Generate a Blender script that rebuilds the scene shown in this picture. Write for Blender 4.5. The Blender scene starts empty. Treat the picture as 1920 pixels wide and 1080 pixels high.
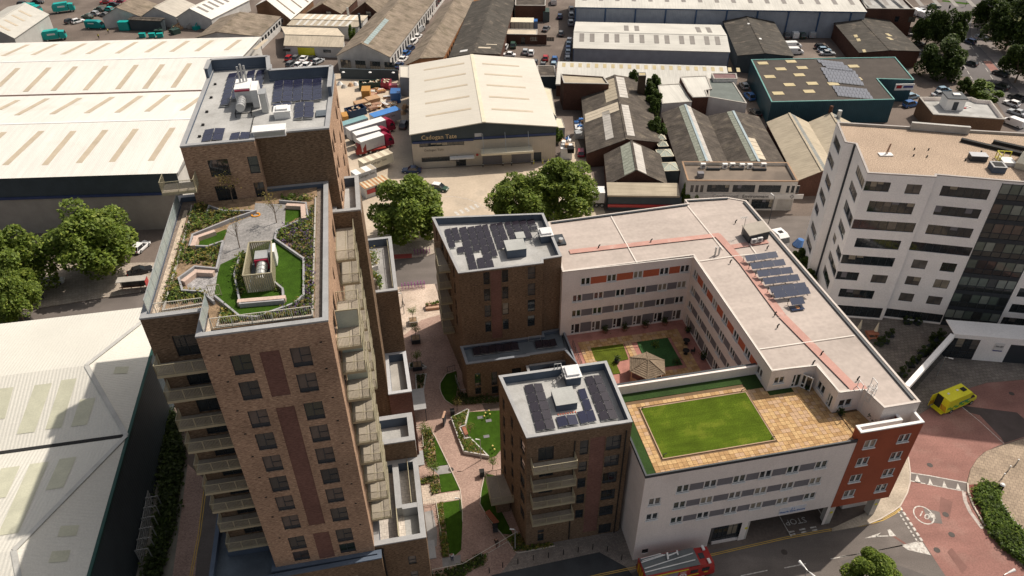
import bpy, bmesh, math, random
from mathutils import Vector, Matrix
R_ = math.radians
random.seed(7)
sc = bpy.context.scene
COL = sc.collection
# ---------------------------------------------------------------- camera, sky, sun, exposure
CAMZ, FPX, TH, RO = 80.0, 1418.0, R_(37.6), R_(0.56)
FW = Vector((0, math.cos(TH), -math.sin(TH)))
UP0 = Vector((0, math.sin(TH), math.cos(TH)))
RT = math.cos(RO) * Vector((1, 0, 0)) - math.sin(RO) * UP0
UP = math.cos(RO) * UP0 + math.sin(RO) * Vector((1, 0, 0))
cam = bpy.data.cameras.new('camera')
cam.sensor_width = 36.0
cam.lens = 36.0 * FPX / 1920.0
cam.clip_start = 1.0
cam.clip_end = 3000.0
cob = bpy.data.objects.new('camera', cam)
COL.objects.link(cob)
mw = Matrix.Identity(4)
for i in range(3):
 mw[i][0] = RT[i]; mw[i][1] = UP[i]; mw[i][2] = -FW[i]
mw[2][3] = CAMZ
cob.matrix_world = mw
sc.camera = cob
SUN_EL, SUN_AZ = 53.0, 37.5          # azimuth measured from +x towards +y
world = bpy.data.worlds.new('World'); sc.world = world; world.use_nodes = True
nt = world.node_tree
bg = nt.nodes['Background']
sky = nt.nodes.new('ShaderNodeTexSky'); sky.sky_type = 'NISHITA'; sky.sun_disc = False
sky.sun_elevation = R_(SUN_EL); sky.sun_rotation = R_(90 - SUN_AZ)
sky.air_density = 1.0; sky.dust_density = 4.0
hs = nt.nodes.new('ShaderNodeHueSaturation'); hs.inputs['Saturation'].default_value = .5; tn = nt.nodes.new('ShaderNodeVectorMath'); tn.operation = 'MULTIPLY'; tn.inputs[1].default_value = (1.0, .96, .9)
nt.links.new(sky.outputs[0], hs.inputs['Color']); nt.links.new(hs.outputs[0], tn.inputs[0]); nt.links.new(tn.outputs[0], bg.inputs[0]); bg.inputs[1].default_value = 0.108
sl = bpy.data.lights.new('sun', 'SUN'); sl.energy = 4.2; sl.angle = R_(0.5); sl.color = (1.0, 0.9, 0.78)
so = bpy.data.objects.new('sun', sl); COL.objects.link(so)
sd = Vector((math.cos(R_(SUN_EL)) * math.cos(R_(SUN_AZ)), math.cos(R_(SUN_EL)) * math.sin(R_(SUN_AZ)), math.sin(R_(SUN_EL))))
so.rotation_euler = (-sd).to_track_quat('-Z', 'Y').to_euler(); so.location = sd * 150
sc.view_settings.view_transform = 'Standard'; sc.view_settings.look = 'None'
sc.view_settings.exposure = 0.1; sc.view_settings.gamma = 1.0
sc.view_settings.use_curve_mapping = False
# ---------------------------------------------------------------- place finding
def at(px, py, z=0.0):
 "the point of the place at height z that the photograph shows at this pixel"
 v = FW * FPX + RT * (px - 960) + UP * (540 - py)
 t = (z - CAMZ) / v.z
 return (v.x * t, v.y * t)
def zm(ox, oy, s): return lambda x, y: (ox + x / s, oy + y / s)
class Frame:
 def __init__(s, O, ang): s.O = O; s.ang = ang; s.c = math.cos(R_(ang)); s.s = math.sin(R_(ang))
 def w(s, u, v): return (s.O[0] + u * s.c - v * s.s, s.O[1] + u * s.s + v * s.c)
 def loc(s, p):
  dx = p[0] - s.O[0]; dy = p[1] - s.O[1]
  return (dx * s.c + dy * s.s, -dx * s.s + dy * s.c)
 def px(s, x, y, z=0.0): return s.loc(at(x, y, z))
# ---------------------------------------------------------------- mesh helpers
class MB:
 def __init__(s): s.v = []; s.f = []; s.m = []
 def face(s, pts, m=0):
  i = len(s.v); s.v += [tuple(p) for p in pts]; s.f.append(tuple(range(i, i + len(pts)))); s.m.append(m)
 def box(s, x0, y0, z0, x1, y1, z1, m=0, top=None):
  i = len(s.v)
  s.v += [(x0, y0, z0), (x1, y0, z0), (x1, y1, z0), (x0, y1, z0), (x0, y0, z1), (x1, y0, z1), (x1, y1, z1), (x0, y1, z1)]
  for k, q in enumerate(((3, 2, 1, 0), (4, 5, 6, 7), (0, 1, 5, 4), (1, 2, 6, 5), (2, 3, 7, 6), (3, 0, 4, 7))):
   s.f.append(tuple(i + j for j in q)); s.m.append(top if (k == 1 and top is not None) else m)
 def prism(s, poly, z0, z1, m=0, top=None):
  n = len(poly)
  s.face([(p[0], p[1], z1) for p in poly], m if top is None else top)
  s.face([(p[0], p[1], z0) for p in reversed(poly)], m)
  for k in range(n):
   a = poly[k]; b = poly[(k + 1) % n]
   s.face([(a[0], a[1], z0), (b[0], b[1], z0), (b[0], b[1], z1), (a[0], a[1], z1)], m)
 def bar(s, a, b, w, h=None, m=0):
  a = Vector(a); b = Vector(b); h = w if h is None else h
  d = (b - a).normalized(); up = Vector((0, 0, 1)) if abs(d.z) < .95 else Vector((1, 0, 0))
  x = d.cross(up).normalized() * w / 2; y = x.cross(d).normalized() * h / 2
  i = len(s.v)
  for c in (a, b):
   for sx, sy in ((-1, -1), (1, -1), (1, 1), (-1, 1)): s.v.append(tuple(c + x * sx + y * sy))
  for q in ((0, 1, 2, 3), (7, 6, 5, 4), (0, 4, 5, 1), (1, 5, 6, 2), (2, 6, 7, 3), (3, 7, 4, 0)):
   s.f.append(tuple(i + j for j in q)); s.m.append(m)
 def tube(s, a, b, r, r2=None, n=8, m=0, cap=True):
  a = Vector(a); b = Vector(b); r2 = r if r2 is None else r2
  d = (b - a).normalized(); up = Vector((0, 0, 1)) if abs(d.z) < .95 else Vector((1, 0, 0))
  x = d.cross(up).normalized(); y = x.cross(d).normalized(); i = len(s.v)
  for c, q in ((a, r), (b, r2)):
   for k in range(n):
    t = 2 * math.pi * k / n; s.v.append(tuple(c + x * math.cos(t) * q + y * math.sin(t) * q))
  for k in range(n):
   s.f.append((i + k, i + (k + 1) % n, i + n + (k + 1) % n, i + n + k)); s.m.append(m)
  if cap:
   s.f.append(tuple(i + n + k for k in range(n))); s.m.append(m)
   s.f.append(tuple(i + k for k in reversed(range(n)))); s.m.append(m)
 def mesh(s, name, mats):
  me = bpy.data.meshes.new(name); me.from_pydata(s.v, [], s.f)
  for m in mats: me.materials.append(m)
  if len(mats) > 1: me.polygons.foreach_set('material_index', s.m)
  me.update(); return me
def link(name, data, parent=None, loc=(0, 0, 0), rz=0.0, mat=None, kind=None, label=None):
 o = bpy.data.objects.new(name, data); COL.objects.link(o)
 if parent is not None: o.parent = parent
 if mat is not None: o.matrix_local = mat
 else:
  o.location = loc; o.rotation_euler = (0, 0, rz)
 if kind: o['kind'] = kind
 if label: o['label'] = label
 return o
def part(name, mb, mats, parent, **k):
 if not isinstance(mats, (list, tuple)): mats = [mats]
 return link(name, mb.mesh(name, mats), parent, **k)
def thing(name, label, cat, loc=(0, 0, 0), ang=0.0, group=None):
 if len(loc) == 2: loc = (loc[0], loc[1], 0)
 o = link(name, None, None, loc, R_(ang)); o.empty_display_size = .5
 o['label'] = label; o['category'] = cat
 if group: o['group'] = group
 return o
def tag(o, label, cat, group=None):
 o['label'] = label; o['category'] = cat
 if group: o['group'] = group
 return o
def struct(name, mb, mats): return part(name, mb, mats, None, kind='structure')
def setmat(o, m, i=0):
 o.material_slots[i].link = 'OBJECT'; o.material_slots[i].material = m
def copy_tree(o, loc=None, rz=None, label=None, group=None, parent=None, sc_=None):
 c = o.copy(); COL.objects.link(c)
 if parent is not None: c.parent = parent
 if loc is not None: c.location = loc if len(loc) == 3 else (loc[0], loc[1], 0)
 if rz is not None: c.rotation_euler = (0, 0, rz)
 if sc_: c.scale = (sc_, sc_, sc_) if not isinstance(sc_, tuple) else sc_
 if label: c['label'] = label
 if group: c['group'] = group
 for ch in o.children:
  copy_tree(ch, parent=c)
 return c
def inset(poly, d):
 n = len(poly); out = []
 for k in range(n):
  p0 = Vector(poly[k - 1]); p1 = Vector(poly[k]); p2 = Vector(poly[(k + 1) % n])
  a = (p1 - p0).normalized(); b = (p2 - p1).normalized()
  na = Vector((-a.y, a.x)); nb = Vector((-b.y, b.x))
  q = na + nb; L = q.length
  if L < 1e-4: out.append((p1.x + na.x * d, p1.y + na.y * d)); continue
  q = q / L; k_ = d / max(.35, q.dot(na)); out.append((p1.x + q.x * k_, p1.y + q.y * k_))
 return out
def inside(p, poly):
 x, y = p; r = False; j = len(poly) - 1
 for i in range(len(poly)):
  xi, yi = poly[i]; xj, yj = poly[j]
  if (yi > y) != (yj > y) and x < (xj - xi) * (y - yi) / (yj - yi) + xi: r = not r
  j = i
 return r
# ---------------------------------------------------------------- materials
def _n(nt, t, **k):
 n = nt.nodes.new(t)
 for a, b in k.items(): setattr(n, a, b)
 return n
MATS = {}
def mat(name, col, rough=.85, metal=0.0, var=.12, scale=.5, stretch=(1, 1, 1), fine=.06, fscale=6.0, bump=0.0, bscale=20.0, spec=.3, streak=None, stain=None, emit=None):
 if name in MATS: return MATS[name]
 m = bpy.data.materials.new(name); m.use_nodes = True; nt = m.node_tree; L = nt.links
 bs = nt.nodes['Principled BSDF']; bs.inputs['Roughness'].default_value = rough; bs.inputs['Metallic'].default_value = metal
 bs.inputs['Specular IOR Level'].default_value = spec
 tc = _n(nt, 'ShaderNodeTexCoord'); mp = _n(nt, 'ShaderNodeMapping'); mp.inputs['Scale'].default_value = stretch
 L.new(tc.outputs['Object'], mp.inputs[0])
 def noise(src, s, lo, hi, det=4):
  n = _n(nt, 'ShaderNodeTexNoise'); n.inputs['Scale'].default_value = s; n.inputs['Detail'].default_value = det
  L.new(src, n.inputs['Vector']); r = _n(nt, 'ShaderNodeMapRange')
  r.inputs[1].default_value = .32; r.inputs[2].default_value = .68; r.inputs[3].default_value = lo; r.inputs[4].default_value = hi
  L.new(n.outputs[0], r.inputs[0]); return r.outputs[0]
 f = noise(mp.outputs[0], scale, 1 - var, 1 + var)
 g = noise(tc.outputs['Object'], fscale, 1 - fine, 1 + fine, 2)
 mu = _n(nt, 'ShaderNodeMath', operation='MULTIPLY'); L.new(f, mu.inputs[0]); L.new(g, mu.inputs[1]); out = mu.outputs[0]
 if streak:                       # (stretch vector, scale, amount): sheets or run marks across the slope
  m2 = _n(nt, 'ShaderNodeMapping'); m2.inputs['Scale'].default_value = streak[0]; L.new(tc.outputs['Object'], m2.inputs[0])
  h = noise(m2.outputs[0], streak[1], 1 - streak[2], 1 + streak[2], 2)
  m3 = _n(nt, 'ShaderNodeMath', operation='MULTIPLY'); L.new(out, m3.inputs[0]); L.new(h, m3.inputs[1]); out = m3.outputs[0]
 rgb = _n(nt, 'ShaderNodeRGB'); rgb.outputs[0].default_value = (*col, 1); src = rgb.outputs[0]
 if stain:                        # (colour, scale, threshold, strength): patches of another colour
  n = _n(nt, 'ShaderNodeTexNoise'); n.inputs['Scale'].default_value = stain[1]; n.inputs['Detail'].default_value = 5
  L.new(tc.outputs['Object'], n.inputs['Vector']); r = _n(nt, 'ShaderNodeMapRange'); r.inputs[1].default_value = stain[2]; r.inputs[2].default_value = stain[2] + .12
  r.inputs[4].default_value = stain[3]; L.new(n.outputs[0], r.inputs[0])
  mx = _n(nt, 'ShaderNodeMix', data_type='RGBA'); L.new(r.outputs[0], mx.inputs[0]); L.new(src, mx.inputs[6]); mx.inputs[7].default_value = (*stain[0], 1); src = mx.outputs[2]
 vs = _n(nt, 'ShaderNodeVectorMath', operation='SCALE'); L.new(src, vs.inputs[0]); L.new(out, vs.inputs['Scale'])
 L.new(vs.outputs[0], bs.inputs['Base Color'])
 if bump:
  n = _n(nt, 'ShaderNodeTexNoise'); n.inputs['Scale'].default_value = bscale; L.new(tc.outputs['Object'], n.inputs['Vector'])
  b = _n(nt, 'ShaderNodeBump'); b.inputs['Strength'].default_value = bump; b.inputs['Distance'].default_value = .05
  L.new(n.outputs[0], b.inputs['Height']); L.new(b.outputs[0], bs.inputs['Normal'])
 if emit:
  bs.inputs['Emission Color'].default_value = (*emit[0], 1); bs.inputs['Emission Strength'].default_value = emit[1]
 MATS[name] = m; return m
def ribbed(name, col, pitch=.33, axis='Y', depth=.6, **k):
 "profiled sheet: ribs run down the slope, one every pitch metres along the ridge"
 m = mat(name, col, **k); nt = m.node_tree; L = nt.links; bs = nt.nodes['Principled BSDF']
 tc = _n(nt, 'ShaderNodeTexCoord'); sx = _n(nt, 'ShaderNodeSeparateXYZ'); L.new(tc.outputs['Object'], sx.inputs[0])
 a = _n(nt, 'ShaderNodeMath', operation='MULTIPLY'); a.inputs[1].default_value = 2 * math.pi / pitch; L.new(sx.outputs[axis], a.inputs[0])
 b = _n(nt, 'ShaderNodeMath', operation='SINE'); L.new(a.outputs[0], b.inputs[0])
 c = _n(nt, 'ShaderNodeBump'); c.inputs['Strength'].default_value = depth; c.inputs['Distance'].default_value = .04
 L.new(b.outputs[0], c.inputs['Height']); L.new(c.outputs[0], bs.inputs['Normal']); return m
def brick(name, cols, rough=.9, s=(1.15, 6.5), amt=1.0, mort=None):
 if name in MATS: return MATS[name]
 m = bpy.data.materials.new(name); m.use_nodes = True; nt = m.node_tree; L = nt.links
 bs = nt.nodes['Principled BSDF']; bs.inputs['Roughness'].default_value = rough; bs.inputs['Specular IOR Level'].default_value = .2
 tc = _n(nt, 'ShaderNodeTexCoord'); sx = _n(nt, 'ShaderNodeSeparateXYZ'); L.new(tc.outputs['Object'], sx.inputs[0])
 ad = _n(nt, 'ShaderNodeMath', operation='ADD'); L.new(sx.outputs[0], ad.inputs[0]); L.new(sx.outputs[1], ad.inputs[1])
 cb = _n(nt, 'ShaderNodeCombineXYZ'); L.new(ad.outputs[0], cb.inputs[0]); L.new(sx.outputs[2], cb.inputs[1])
 mp = _n(nt, 'ShaderNodeMapping'); mp.inputs['Scale'].default_value = (s[0], s[1], 1); L.new(cb.outputs[0], mp.inputs[0])
 n = _n(nt, 'ShaderNodeTexNoise'); n.inputs['Scale'].default_value = 2.4; n.inputs['Detail'].default_value = 5; n.inputs['Roughness'].default_value = .7
 L.new(mp.outputs[0], n.inputs['Vector'])
 n2 = _n(nt, 'ShaderNodeTexNoise'); n2.inputs['Scale'].default_value = .22; n2.inputs['Detail'].default_value = 3; L.new(cb.outputs[0], n2.inputs['Vector'])
 bt = _n(nt, 'ShaderNodeTexBrick'); L.new(cb.outputs[0], bt.inputs['Vector']); bt.inputs['Scale'].default_value = 1.0
 bt.inputs['Brick Width'].default_value = .225; bt.inputs['Row Height'].default_value = .075; bt.inputs['Mortar Size'].default_value = .006
 bt.inputs['Color1'].default_value = (.82, .82, .82, 1); bt.inputs['Color2'].default_value = (1.2, 1.2, 1.2, 1); bt.inputs['Mortar'].default_value = (1.15, 1.1, 1.0, 1)
 r = _n(nt, 'ShaderNodeValToRGB'); r.color_ramp.elements[0].position = .3; r.color_ramp.elements[1].position = .72
 e = r.color_ramp.elements
 e[0].color = (*cols[0], 1); e[1].color = (*cols[-1], 1); e[0].position = .36; e[1].position = .66
 for k in range(1, len(cols) - 1):
  q = e.new(.36 + .3 * k / (len(cols) - 1)); q.color = (*cols[k], 1)
 L.new(n.outputs[0], r.inputs[0])
 mx = _n(nt, 'ShaderNodeVectorMath', operation='MULTIPLY'); L.new(r.outputs[0], mx.inputs[0]); L.new(bt.outputs[0], mx.inputs[1])
 mr = _n(nt, 'ShaderNodeMapRange'); mr.inputs[1].default_value = .3; mr.inputs[2].default_value = .7; mr.inputs[3].default_value = .82; mr.inputs[4].default_value = 1.18; L.new(n2.outputs[0], mr.inputs[0])
 vs = _n(nt, 'ShaderNodeVectorMath', operation='SCALE'); L.new(mx.outputs[0], vs.inputs[0]); L.new(mr.outputs[0], vs.inputs['Scale'])
 L.new(vs.outputs[0], bs.inputs['Base Color'])
 b = _n(nt, 'ShaderNodeBump'); b.inputs['Strength'].default_value = .4; b.inputs['Distance'].default_value = .02; L.new(n.outputs[0], b.inputs['Height']); L.new(b.outputs[0], bs.inputs['Normal'])
 MATS[name] = m; return m
def paver(name, c1, c2, mortar, bw, rh, msize=.02, rot=0.0, var=.18):
 if name in MATS: return MATS[name]
 m = bpy.data.materials.new(name); m.use_nodes = True; nt = m.node_tree; L = nt.links
 bs = nt.nodes['Principled BSDF']; bs.inputs['Roughness'].default_value = .9; bs.inputs['Specular IOR Level'].default_value = .25
 tc = _n(nt, 'ShaderNodeTexCoord'); mp = _n(nt, 'ShaderNodeMapping'); mp.inputs['Rotation'].default_value = (0, 0, R_(rot)); L.new(tc.outputs['Object'], mp.inputs[0])
 bt = _n(nt, 'ShaderNodeTexBrick'); L.new(mp.outputs[0], bt.inputs['Vector']); bt.inputs['Scale'].default_value = 1.0
 bt.inputs['Brick Width'].default_value = bw; bt.inputs['Row Height'].default_value = rh; bt.inputs['Mortar Size'].default_value = msize
 bt.inputs['Color1'].default_value = (*c1, 1); bt.inputs['Color2'].default_value = (*c2, 1); bt.inputs['Mortar'].default_value = (*mortar, 1)
 n = _n(nt, 'ShaderNodeTexNoise'); n.inputs['Scale'].default_value = .35; n.inputs['Detail'].default_value = 6; L.new(tc.outputs['Object'], n.inputs['Vector'])
 mr = _n(nt, 'ShaderNodeMapRange'); mr.inputs[1].default_value = .3; mr.inputs[2].default_value = .7; mr.inputs[3].default_value = 1 - var; mr.inputs[4].default_value = 1 + var; L.new(n.outputs[0], mr.inputs[0])
 n3 = _n(nt, 'ShaderNodeTexNoise'); n3.inputs['Scale'].default_value = 5; L.new(tc.outputs['Object'], n3.inputs['Vector'])
 m3 = _n(nt, 'ShaderNodeMapRange'); m3.inputs[1].default_value = .3; m3.inputs[2].default_value = .7; m3.inputs[3].default_value = .85; m3.inputs[4].default_value = 1.15; L.new(n3.outputs[0], m3.inputs[0])
 mu = _n(nt, 'ShaderNodeMath', operation='MULTIPLY'); L.new(mr.outputs[0], mu.inputs[0]); L.new(m3.outputs[0], mu.inputs[1])
 vs = _n(nt, 'ShaderNodeVectorMath', operation='SCALE'); L.new(bt.outputs[0], vs.inputs[0]); L.new(mu.outputs[0], vs.inputs['Scale'])
 L.new(vs.outputs[0], bs.inputs['Base Color']); MATS[name] = m; return m
def leafmat(name, c1, c2, c3=None):
 if name in MATS: return MATS[name]
 m = bpy.data.materials.new(name); m.use_nodes = True; nt = m.node_tree; L = nt.links
 bs = nt.nodes['Principled BSDF']; bs.inputs['Roughness'].default_value = .6; bs.inputs['Specular IOR Level'].default_value = .3
 ge = _n(nt, 'ShaderNodeNewGeometry'); r = _n(nt, 'ShaderNodeValToRGB')
 r.color_ramp.elements[0].color = (*c1, 1); r.color_ramp.elements[1].color = (*(c3 or c2), 1)
 q = r.color_ramp.elements.new(.75 if c3 else .6); q.color = (*c2, 1)
 L.new(ge.outputs['Random Per Island'], r.inputs[0])
 tc = _n(nt, 'ShaderNodeTexCoord'); n = _n(nt, 'ShaderNodeTexNoise'); n.inputs['Scale'].default_value = .45; L.new(tc.outputs['Object'], n.inputs['Vector'])
 mr = _n(nt, 'ShaderNodeMapRange'); mr.inputs[1].default_value = .3; mr.inputs[2].default_value = .7; mr.inputs[3].default_value = .75; mr.inputs[4].default_value = 1.3; L.new(n.outputs[0], mr.inputs[0])
 vs = _n(nt, 'ShaderNodeVectorMath', operation='SCALE'); L.new(r.outputs[0], vs.inputs[0]); L.new(mr.outputs[0], vs.inputs['Scale'])
 L.new(vs.outputs[0], bs.inputs['Base Color'])
 tr = _n(nt, 'ShaderNodeBsdfTranslucent'); L.new(vs.outputs[0], tr.inputs[0]); ms = _n(nt, 'ShaderNodeMixShader'); ms.inputs[0].default_value = .38
 L.new(bs.outputs[0], ms.inputs[1]); L.new(tr.outputs[0], ms.inputs[2]); L.new(ms.outputs[0], nt.nodes['Material Output'].inputs[0])
 MATS[name] = m; return m
BR = brick('brown_brick', [(.062, .043, .029), (.13, .088, .057), (.19, .13, .085), (.31, .22, .15)])
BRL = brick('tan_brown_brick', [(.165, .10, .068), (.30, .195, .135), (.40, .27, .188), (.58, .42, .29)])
BRD = brick('purple_brick', [(.13, .068, .056), (.17, .09, .074), (.21, .115, .095)])
BRR = brick('old_red_brick', [(.055, .028, .022), (.09, .045, .033), (.12, .062, .045)])
MET = mat('grey_coping_metal', (.31, .315, .32), .5, .1, var=.08, scale=.8)
FELT = mat('grey_roof_membrane', (.36, .36, .35), .9, var=.16, scale=.35, fine=.08, stain=((.27, .265, .25), .6, .55, .6))
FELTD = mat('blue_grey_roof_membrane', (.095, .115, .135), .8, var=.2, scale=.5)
UPST = mat('parapet_lining', (.085, .11, .15), .8, var=.12)
WHT = mat('white_paint', (.68, .68, .67), .6, var=.05)
CRM = mat('cream_render', (.74, .675, .635), .9, var=.05, scale=.25, stain=((.58, .51, .47), .4, .62, .3), streak=((1.2, 1.2, .15), 1.2, .02))
CREAMP = mat('cream_paint', (.62, .57, .44), .6, var=.06)
ORG = mat('terracotta_cladding', (.30, .072, .034), .7, var=.1, scale=.3)
ORP = mat('orange_infill_panel', (.42, .11, .055), .7, var=.08)
GRP = mat('grey_infill_panel', (.17, .165, .18), .7, var=.06)
DKF = mat('dark_window_frame', (.035, .042, .05), .5, var=.05)
OLV = mat('olive_metal', (.38, .345, .24), .5, .25, var=.08)
DECK = mat('balcony_decking', (.30, .265, .215), .8, var=.1, streak=((1, 9, 1), 2.0, .12))
def glass(name, col, rough=.06):
 return mat(name, col, rough, 0, var=.3, scale=.8, spec=.85)
GL = [glass('dark_glass', (.02, .026, .03)), glass('dark_glass_green', (.02, .032, .024)), glass('curtained_glass', (.11, .10, .09), .15), glass('blind_glass', (.24, .21, .16), .3), glass('brown_reflection_glass', (.075, .06, .055), .1)]  # the brown pane colour stands in for reflected surroundings
SOLAR = mat('solar_cells', (.022, .024, .05), .12, .0, var=.1, spec=.6)
SOLB = mat('solar_cells_black', (.026, .022, .03), .14, .0, var=.1, spec=.6)
SOLF = mat('solar_frame', (.45, .46, .48), .4, .6, var=.05)
SOLW = mat('weathered_solar_cells', (.03, .04, .075), .15, .0, var=.12, spec=.25)
GALV = mat('galvanised_steel', (.45, .46, .46), .4, .5, var=.1)
BLK = mat('black_rubber', (.02, .02, .02), .8, var=.1)
LAWN = mat('artificial_lawn', (.034, .075, .007), .95, var=.18, scale=1.2, fine=.25, fscale=14, bump=.6, bscale=40, spec=.1)
LAWNY = mat('olive_lawn', (.078, .10, .012), .95, var=.2, scale=.9, fine=.3, fscale=9, bump=.6, bscale=30, spec=.1)
SOIL = mat('planting_soil', (.23, .16, .10), .95, var=.3, scale=1.5, fine=.25, fscale=9, bump=.6, bscale=15)
CONC = mat('concrete', (.36, .34, .31), .9, var=.12)
CONCL = mat('light_concrete', (.5, .47, .43), .9, var=.1)
STONE = mat('grey_stone_paving', (.27, .265, .26), .9, var=.15, scale=.8)
WOOD = mat('timber', (.42, .27, .19), .8, var=.15)
WOODR = mat('red_hardwood', (.34, .13, .075), .7, var=.15)
GRAVEL = mat('gravel', (.22, .18, .15), .95, var=.2, scale=3, fine=.4, fscale=25, bump=.8, bscale=30)
PEBBLE = mat('pale_pebbles', (.46, .38, .30), .95, var=.25, scale=4, fine=.35, fscale=18, bump=1, bscale=18)
WHTR = ribbed('white_roof_sheet', (.66, .645, .60), .35, 'Y', .25, rough=.55, var=.04, scale=.08, streak=((.05, 1.5, 1), 1.0, .03))
ASPH = mat('asphalt', (.135, .118, .108), .9, var=.16, scale=.12, fine=.12, fscale=8, streak=((.25, 1.2, 1), .5, .1), stain=((.19, .165, .15), .25, .55, .5))
LEAF = leafmat('plane_tree_leaves', (.09, .14, .02), (.17, .235, .035), (.29, .34, .06))
LEAFD = leafmat('dark_leaves', (.025, .042, .01), (.05, .08, .016), (.085, .12, .024))
LEAFM = leafmat('shrub_leaves', (.06, .10, .015), (.12, .19, .025), (.2, .25, .04))
LEAFY = leafmat('dry_leaves', (.15, .13, .035), (.25, .21, .05), (.36, .28, .06))
BARK = mat('bark', (.16, .12, .09), .95, var=.25, scale=3)
TEAL = mat('teal_paint', (.0, .33, .30), .45, var=.08, spec=.5)
def paint(n, c, r=.3): return mat('paint_' + n, c, r, .0, var=.03, spec=.6)
PT = {n: paint(n, c) for n, c in dict(white=(.75, .75, .75), black=(.02, .02, .022), silver=(.38, .40, .42), grey=(.12, .125, .13), dark_blue=(.02, .04, .10), blue=(.03, .12, .33), red=(.35, .015, .02), maroon=(.27, .01, .04), teal=(.0, .33, .30), green=(.03, .07, .05), yellow=(.66, .62, .02), pale_blue=(.25, .36, .45)).items()}
# ---------------------------------------------------------------- windows and walls
_wc = {}
def win_meshes(w, h, style):
 k = (round(w, 2), round(h, 2), style)
 if k in _wc: return _wc[k]
 fr = MB(); pn = MB(); t = .06
 st = style.split(':')[0]
 d0, d1 = .10, .17
 fm = {'dark': DKF, 'slim': DKF, 'strip': DKF, 'door': DKF, 'white': WHT, 'wdoor': WHT, 'wall': DKF, 'cream': CREAMP}.get(st, DKF)
 if st in ('white', 'wdoor'): t = .11; d0, d1 = .04, .12
 def fb(x0, z0, x1, z1): fr.box(x0, d0, z0, x1, d1, z1)
 fb(0, 0, t, h); fb(w - t, 0, w, h); fb(t, 0, w - t, t); fb(t, h - t, w - t, h)
 if st == 'dark':
  x = w * .44; fb(x, t, x + t, h - t); fb(x + t, h * .52, w - t, h * .52 + t * .8)
  fr.box(t, d0 + .02, t, w - t, d1 - .01, h * .2)  # filled dark band stands for the sill and the reflection above it
 elif st == 'slim': fb(t, h * .42, w - t, h * .42 + t)
 elif st == 'white':
  x = w * .5 - t * .8; fb(x, t, x + t * 1.6, h - t); fr.box(-.06, -.12, -.1, w + .06, d1, 0)
 elif st in ('strip', 'cream'):
  n = int(style.split(':')[1])
  for i in range(1, n): fb(w * i / n - t / 2, t, w * i / n + t / 2, h - t)
  if len(style.split(':')) > 2:
   for q in style.split(':')[2].split(','): fb(t, h * float(q), w - t, h * float(q) + t)
 elif st == 'wdoor':
  x = w * .34; fb(x, t, x + t * 1.4, h - t); fb(t, h * .28, x, h * .28 + t)
 elif st == 'door': fb(w * .5 - t / 2, t, w * .5 + t / 2, h - t)
 pn.face([(t * .5, .135, t * .5), (w - t * .5, .135, t * .5), (w - t * .5, .135, h - t * .5), (t * .5, .135, h - t * .5)])
 _wc[k] = (fr.mesh('window_frame', [fm]), pn.mesh('window_pane', [GL[0]])); return _wc[k]
rw = random.Random(3)
def st_(s): return s.startswith('strip') and int(s.split(':')[1]) < 9
def window(parent, p0, p1, s, z, w, h, style, gl=None, name='window'):
 d = Vector((p1[0] - p0[0], p1[1] - p0[1])).normalized()
 fm, pm = win_meshes(w, h, style)
 M = Matrix(((d.x, -d.y, 0, p0[0] + d.x * s), (d.y, d.x, 0, p0[1] + d.y * s), (0, 0, 1, z), (0, 0, 0, 1)))
 o = link(name, fm, parent, mat=M); p = link('pane', pm, o)
 g = rw.random() if gl is None else -1
 m = GL[gl] if gl is not None else (GL[0] if g < .5 else GL[1] if g < .68 else GL[2] if g < .9 else GL[3])
 setmat(p, m)
 if st_(style) and (gl in (None, 0)):
  n = int(style.split(':')[1]); k = ('blind', round(w / n, 1), round(h, 1))
  if k not in _wc:
   b = MB(); b.face([(.05, 0, 0), (w / n - .05, 0, 0), (w / n - .05, 0, -h * .55), (.05, 0, -h * .55)]); _wc[k] = b.mesh('blind', [GL[3]])
  for i in range(n):
   if rw.random() < .22: b = link('blind', _wc[k], o, (w * i / n, .128, h - .04)); b.scale = (1, 1, rw.uniform(.4, 1.5)); setmat(b, [GL[2], GL[3], GRP][rw.randrange(3)])
 return o
def wall_face(mb, p0, p1, z0, z1, ops, depth=.14, m=0):
 d = Vector((p1[0] - p0[0], p1[1] - p0[1])); L = d.length; d = d / L; n = Vector((-d.y, d.x))   # n points into the building
 P = lambda s, z, q=0.0: (p0[0] + d.x * s + n.x * q, p0[1] + d.y * s + n.y * q, z)
 ss = sorted({0.0, L} | {round(max(0, o[0]), 3) for o in ops} | {round(min(L, o[0] + o[2]), 3) for o in ops})
 cols = [(a, b) for a, b in zip(ss, ss[1:]) if b - a > 1e-3]
 for a, b in cols:
  mid = (a + b) / 2; zs = [(o[1], o[1] + o[3]) for o in ops if o[0] < mid < o[0] + o[2]]
  zs.sort(); c = z0
  for q0, q1 in zs:
   if q0 > c + 1e-3: mb.face([P(a, c), P(b, c), P(b, q0), P(a, q0)], m)
   c = max(c, q1)
  if z1 > c + 1e-3: mb.face([P(a, c), P(b, c), P(b, z1), P(a, z1)], m)
 for o in ops:
  s, z, w, h = o[:4]
  if o[4] in ('none',): continue
  dd = .07 if o[4].startswith('panel') else depth + .05
  mb.face([P(s, z), P(s, z, dd), P(s, z + h, dd), P(s, z + h)], m); mb.face([P(s + w, z), P(s + w, z + h), P(s + w, z + h, dd), P(s + w, z, dd)], m)
  mb.face([P(s, z), P(s + w, z), P(s + w, z, dd), P(s, z, dd)], m); mb.face([P(s, z + h), P(s, z + h, dd), P(s + w, z + h, dd), P(s + w, z + h)], m)
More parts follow.
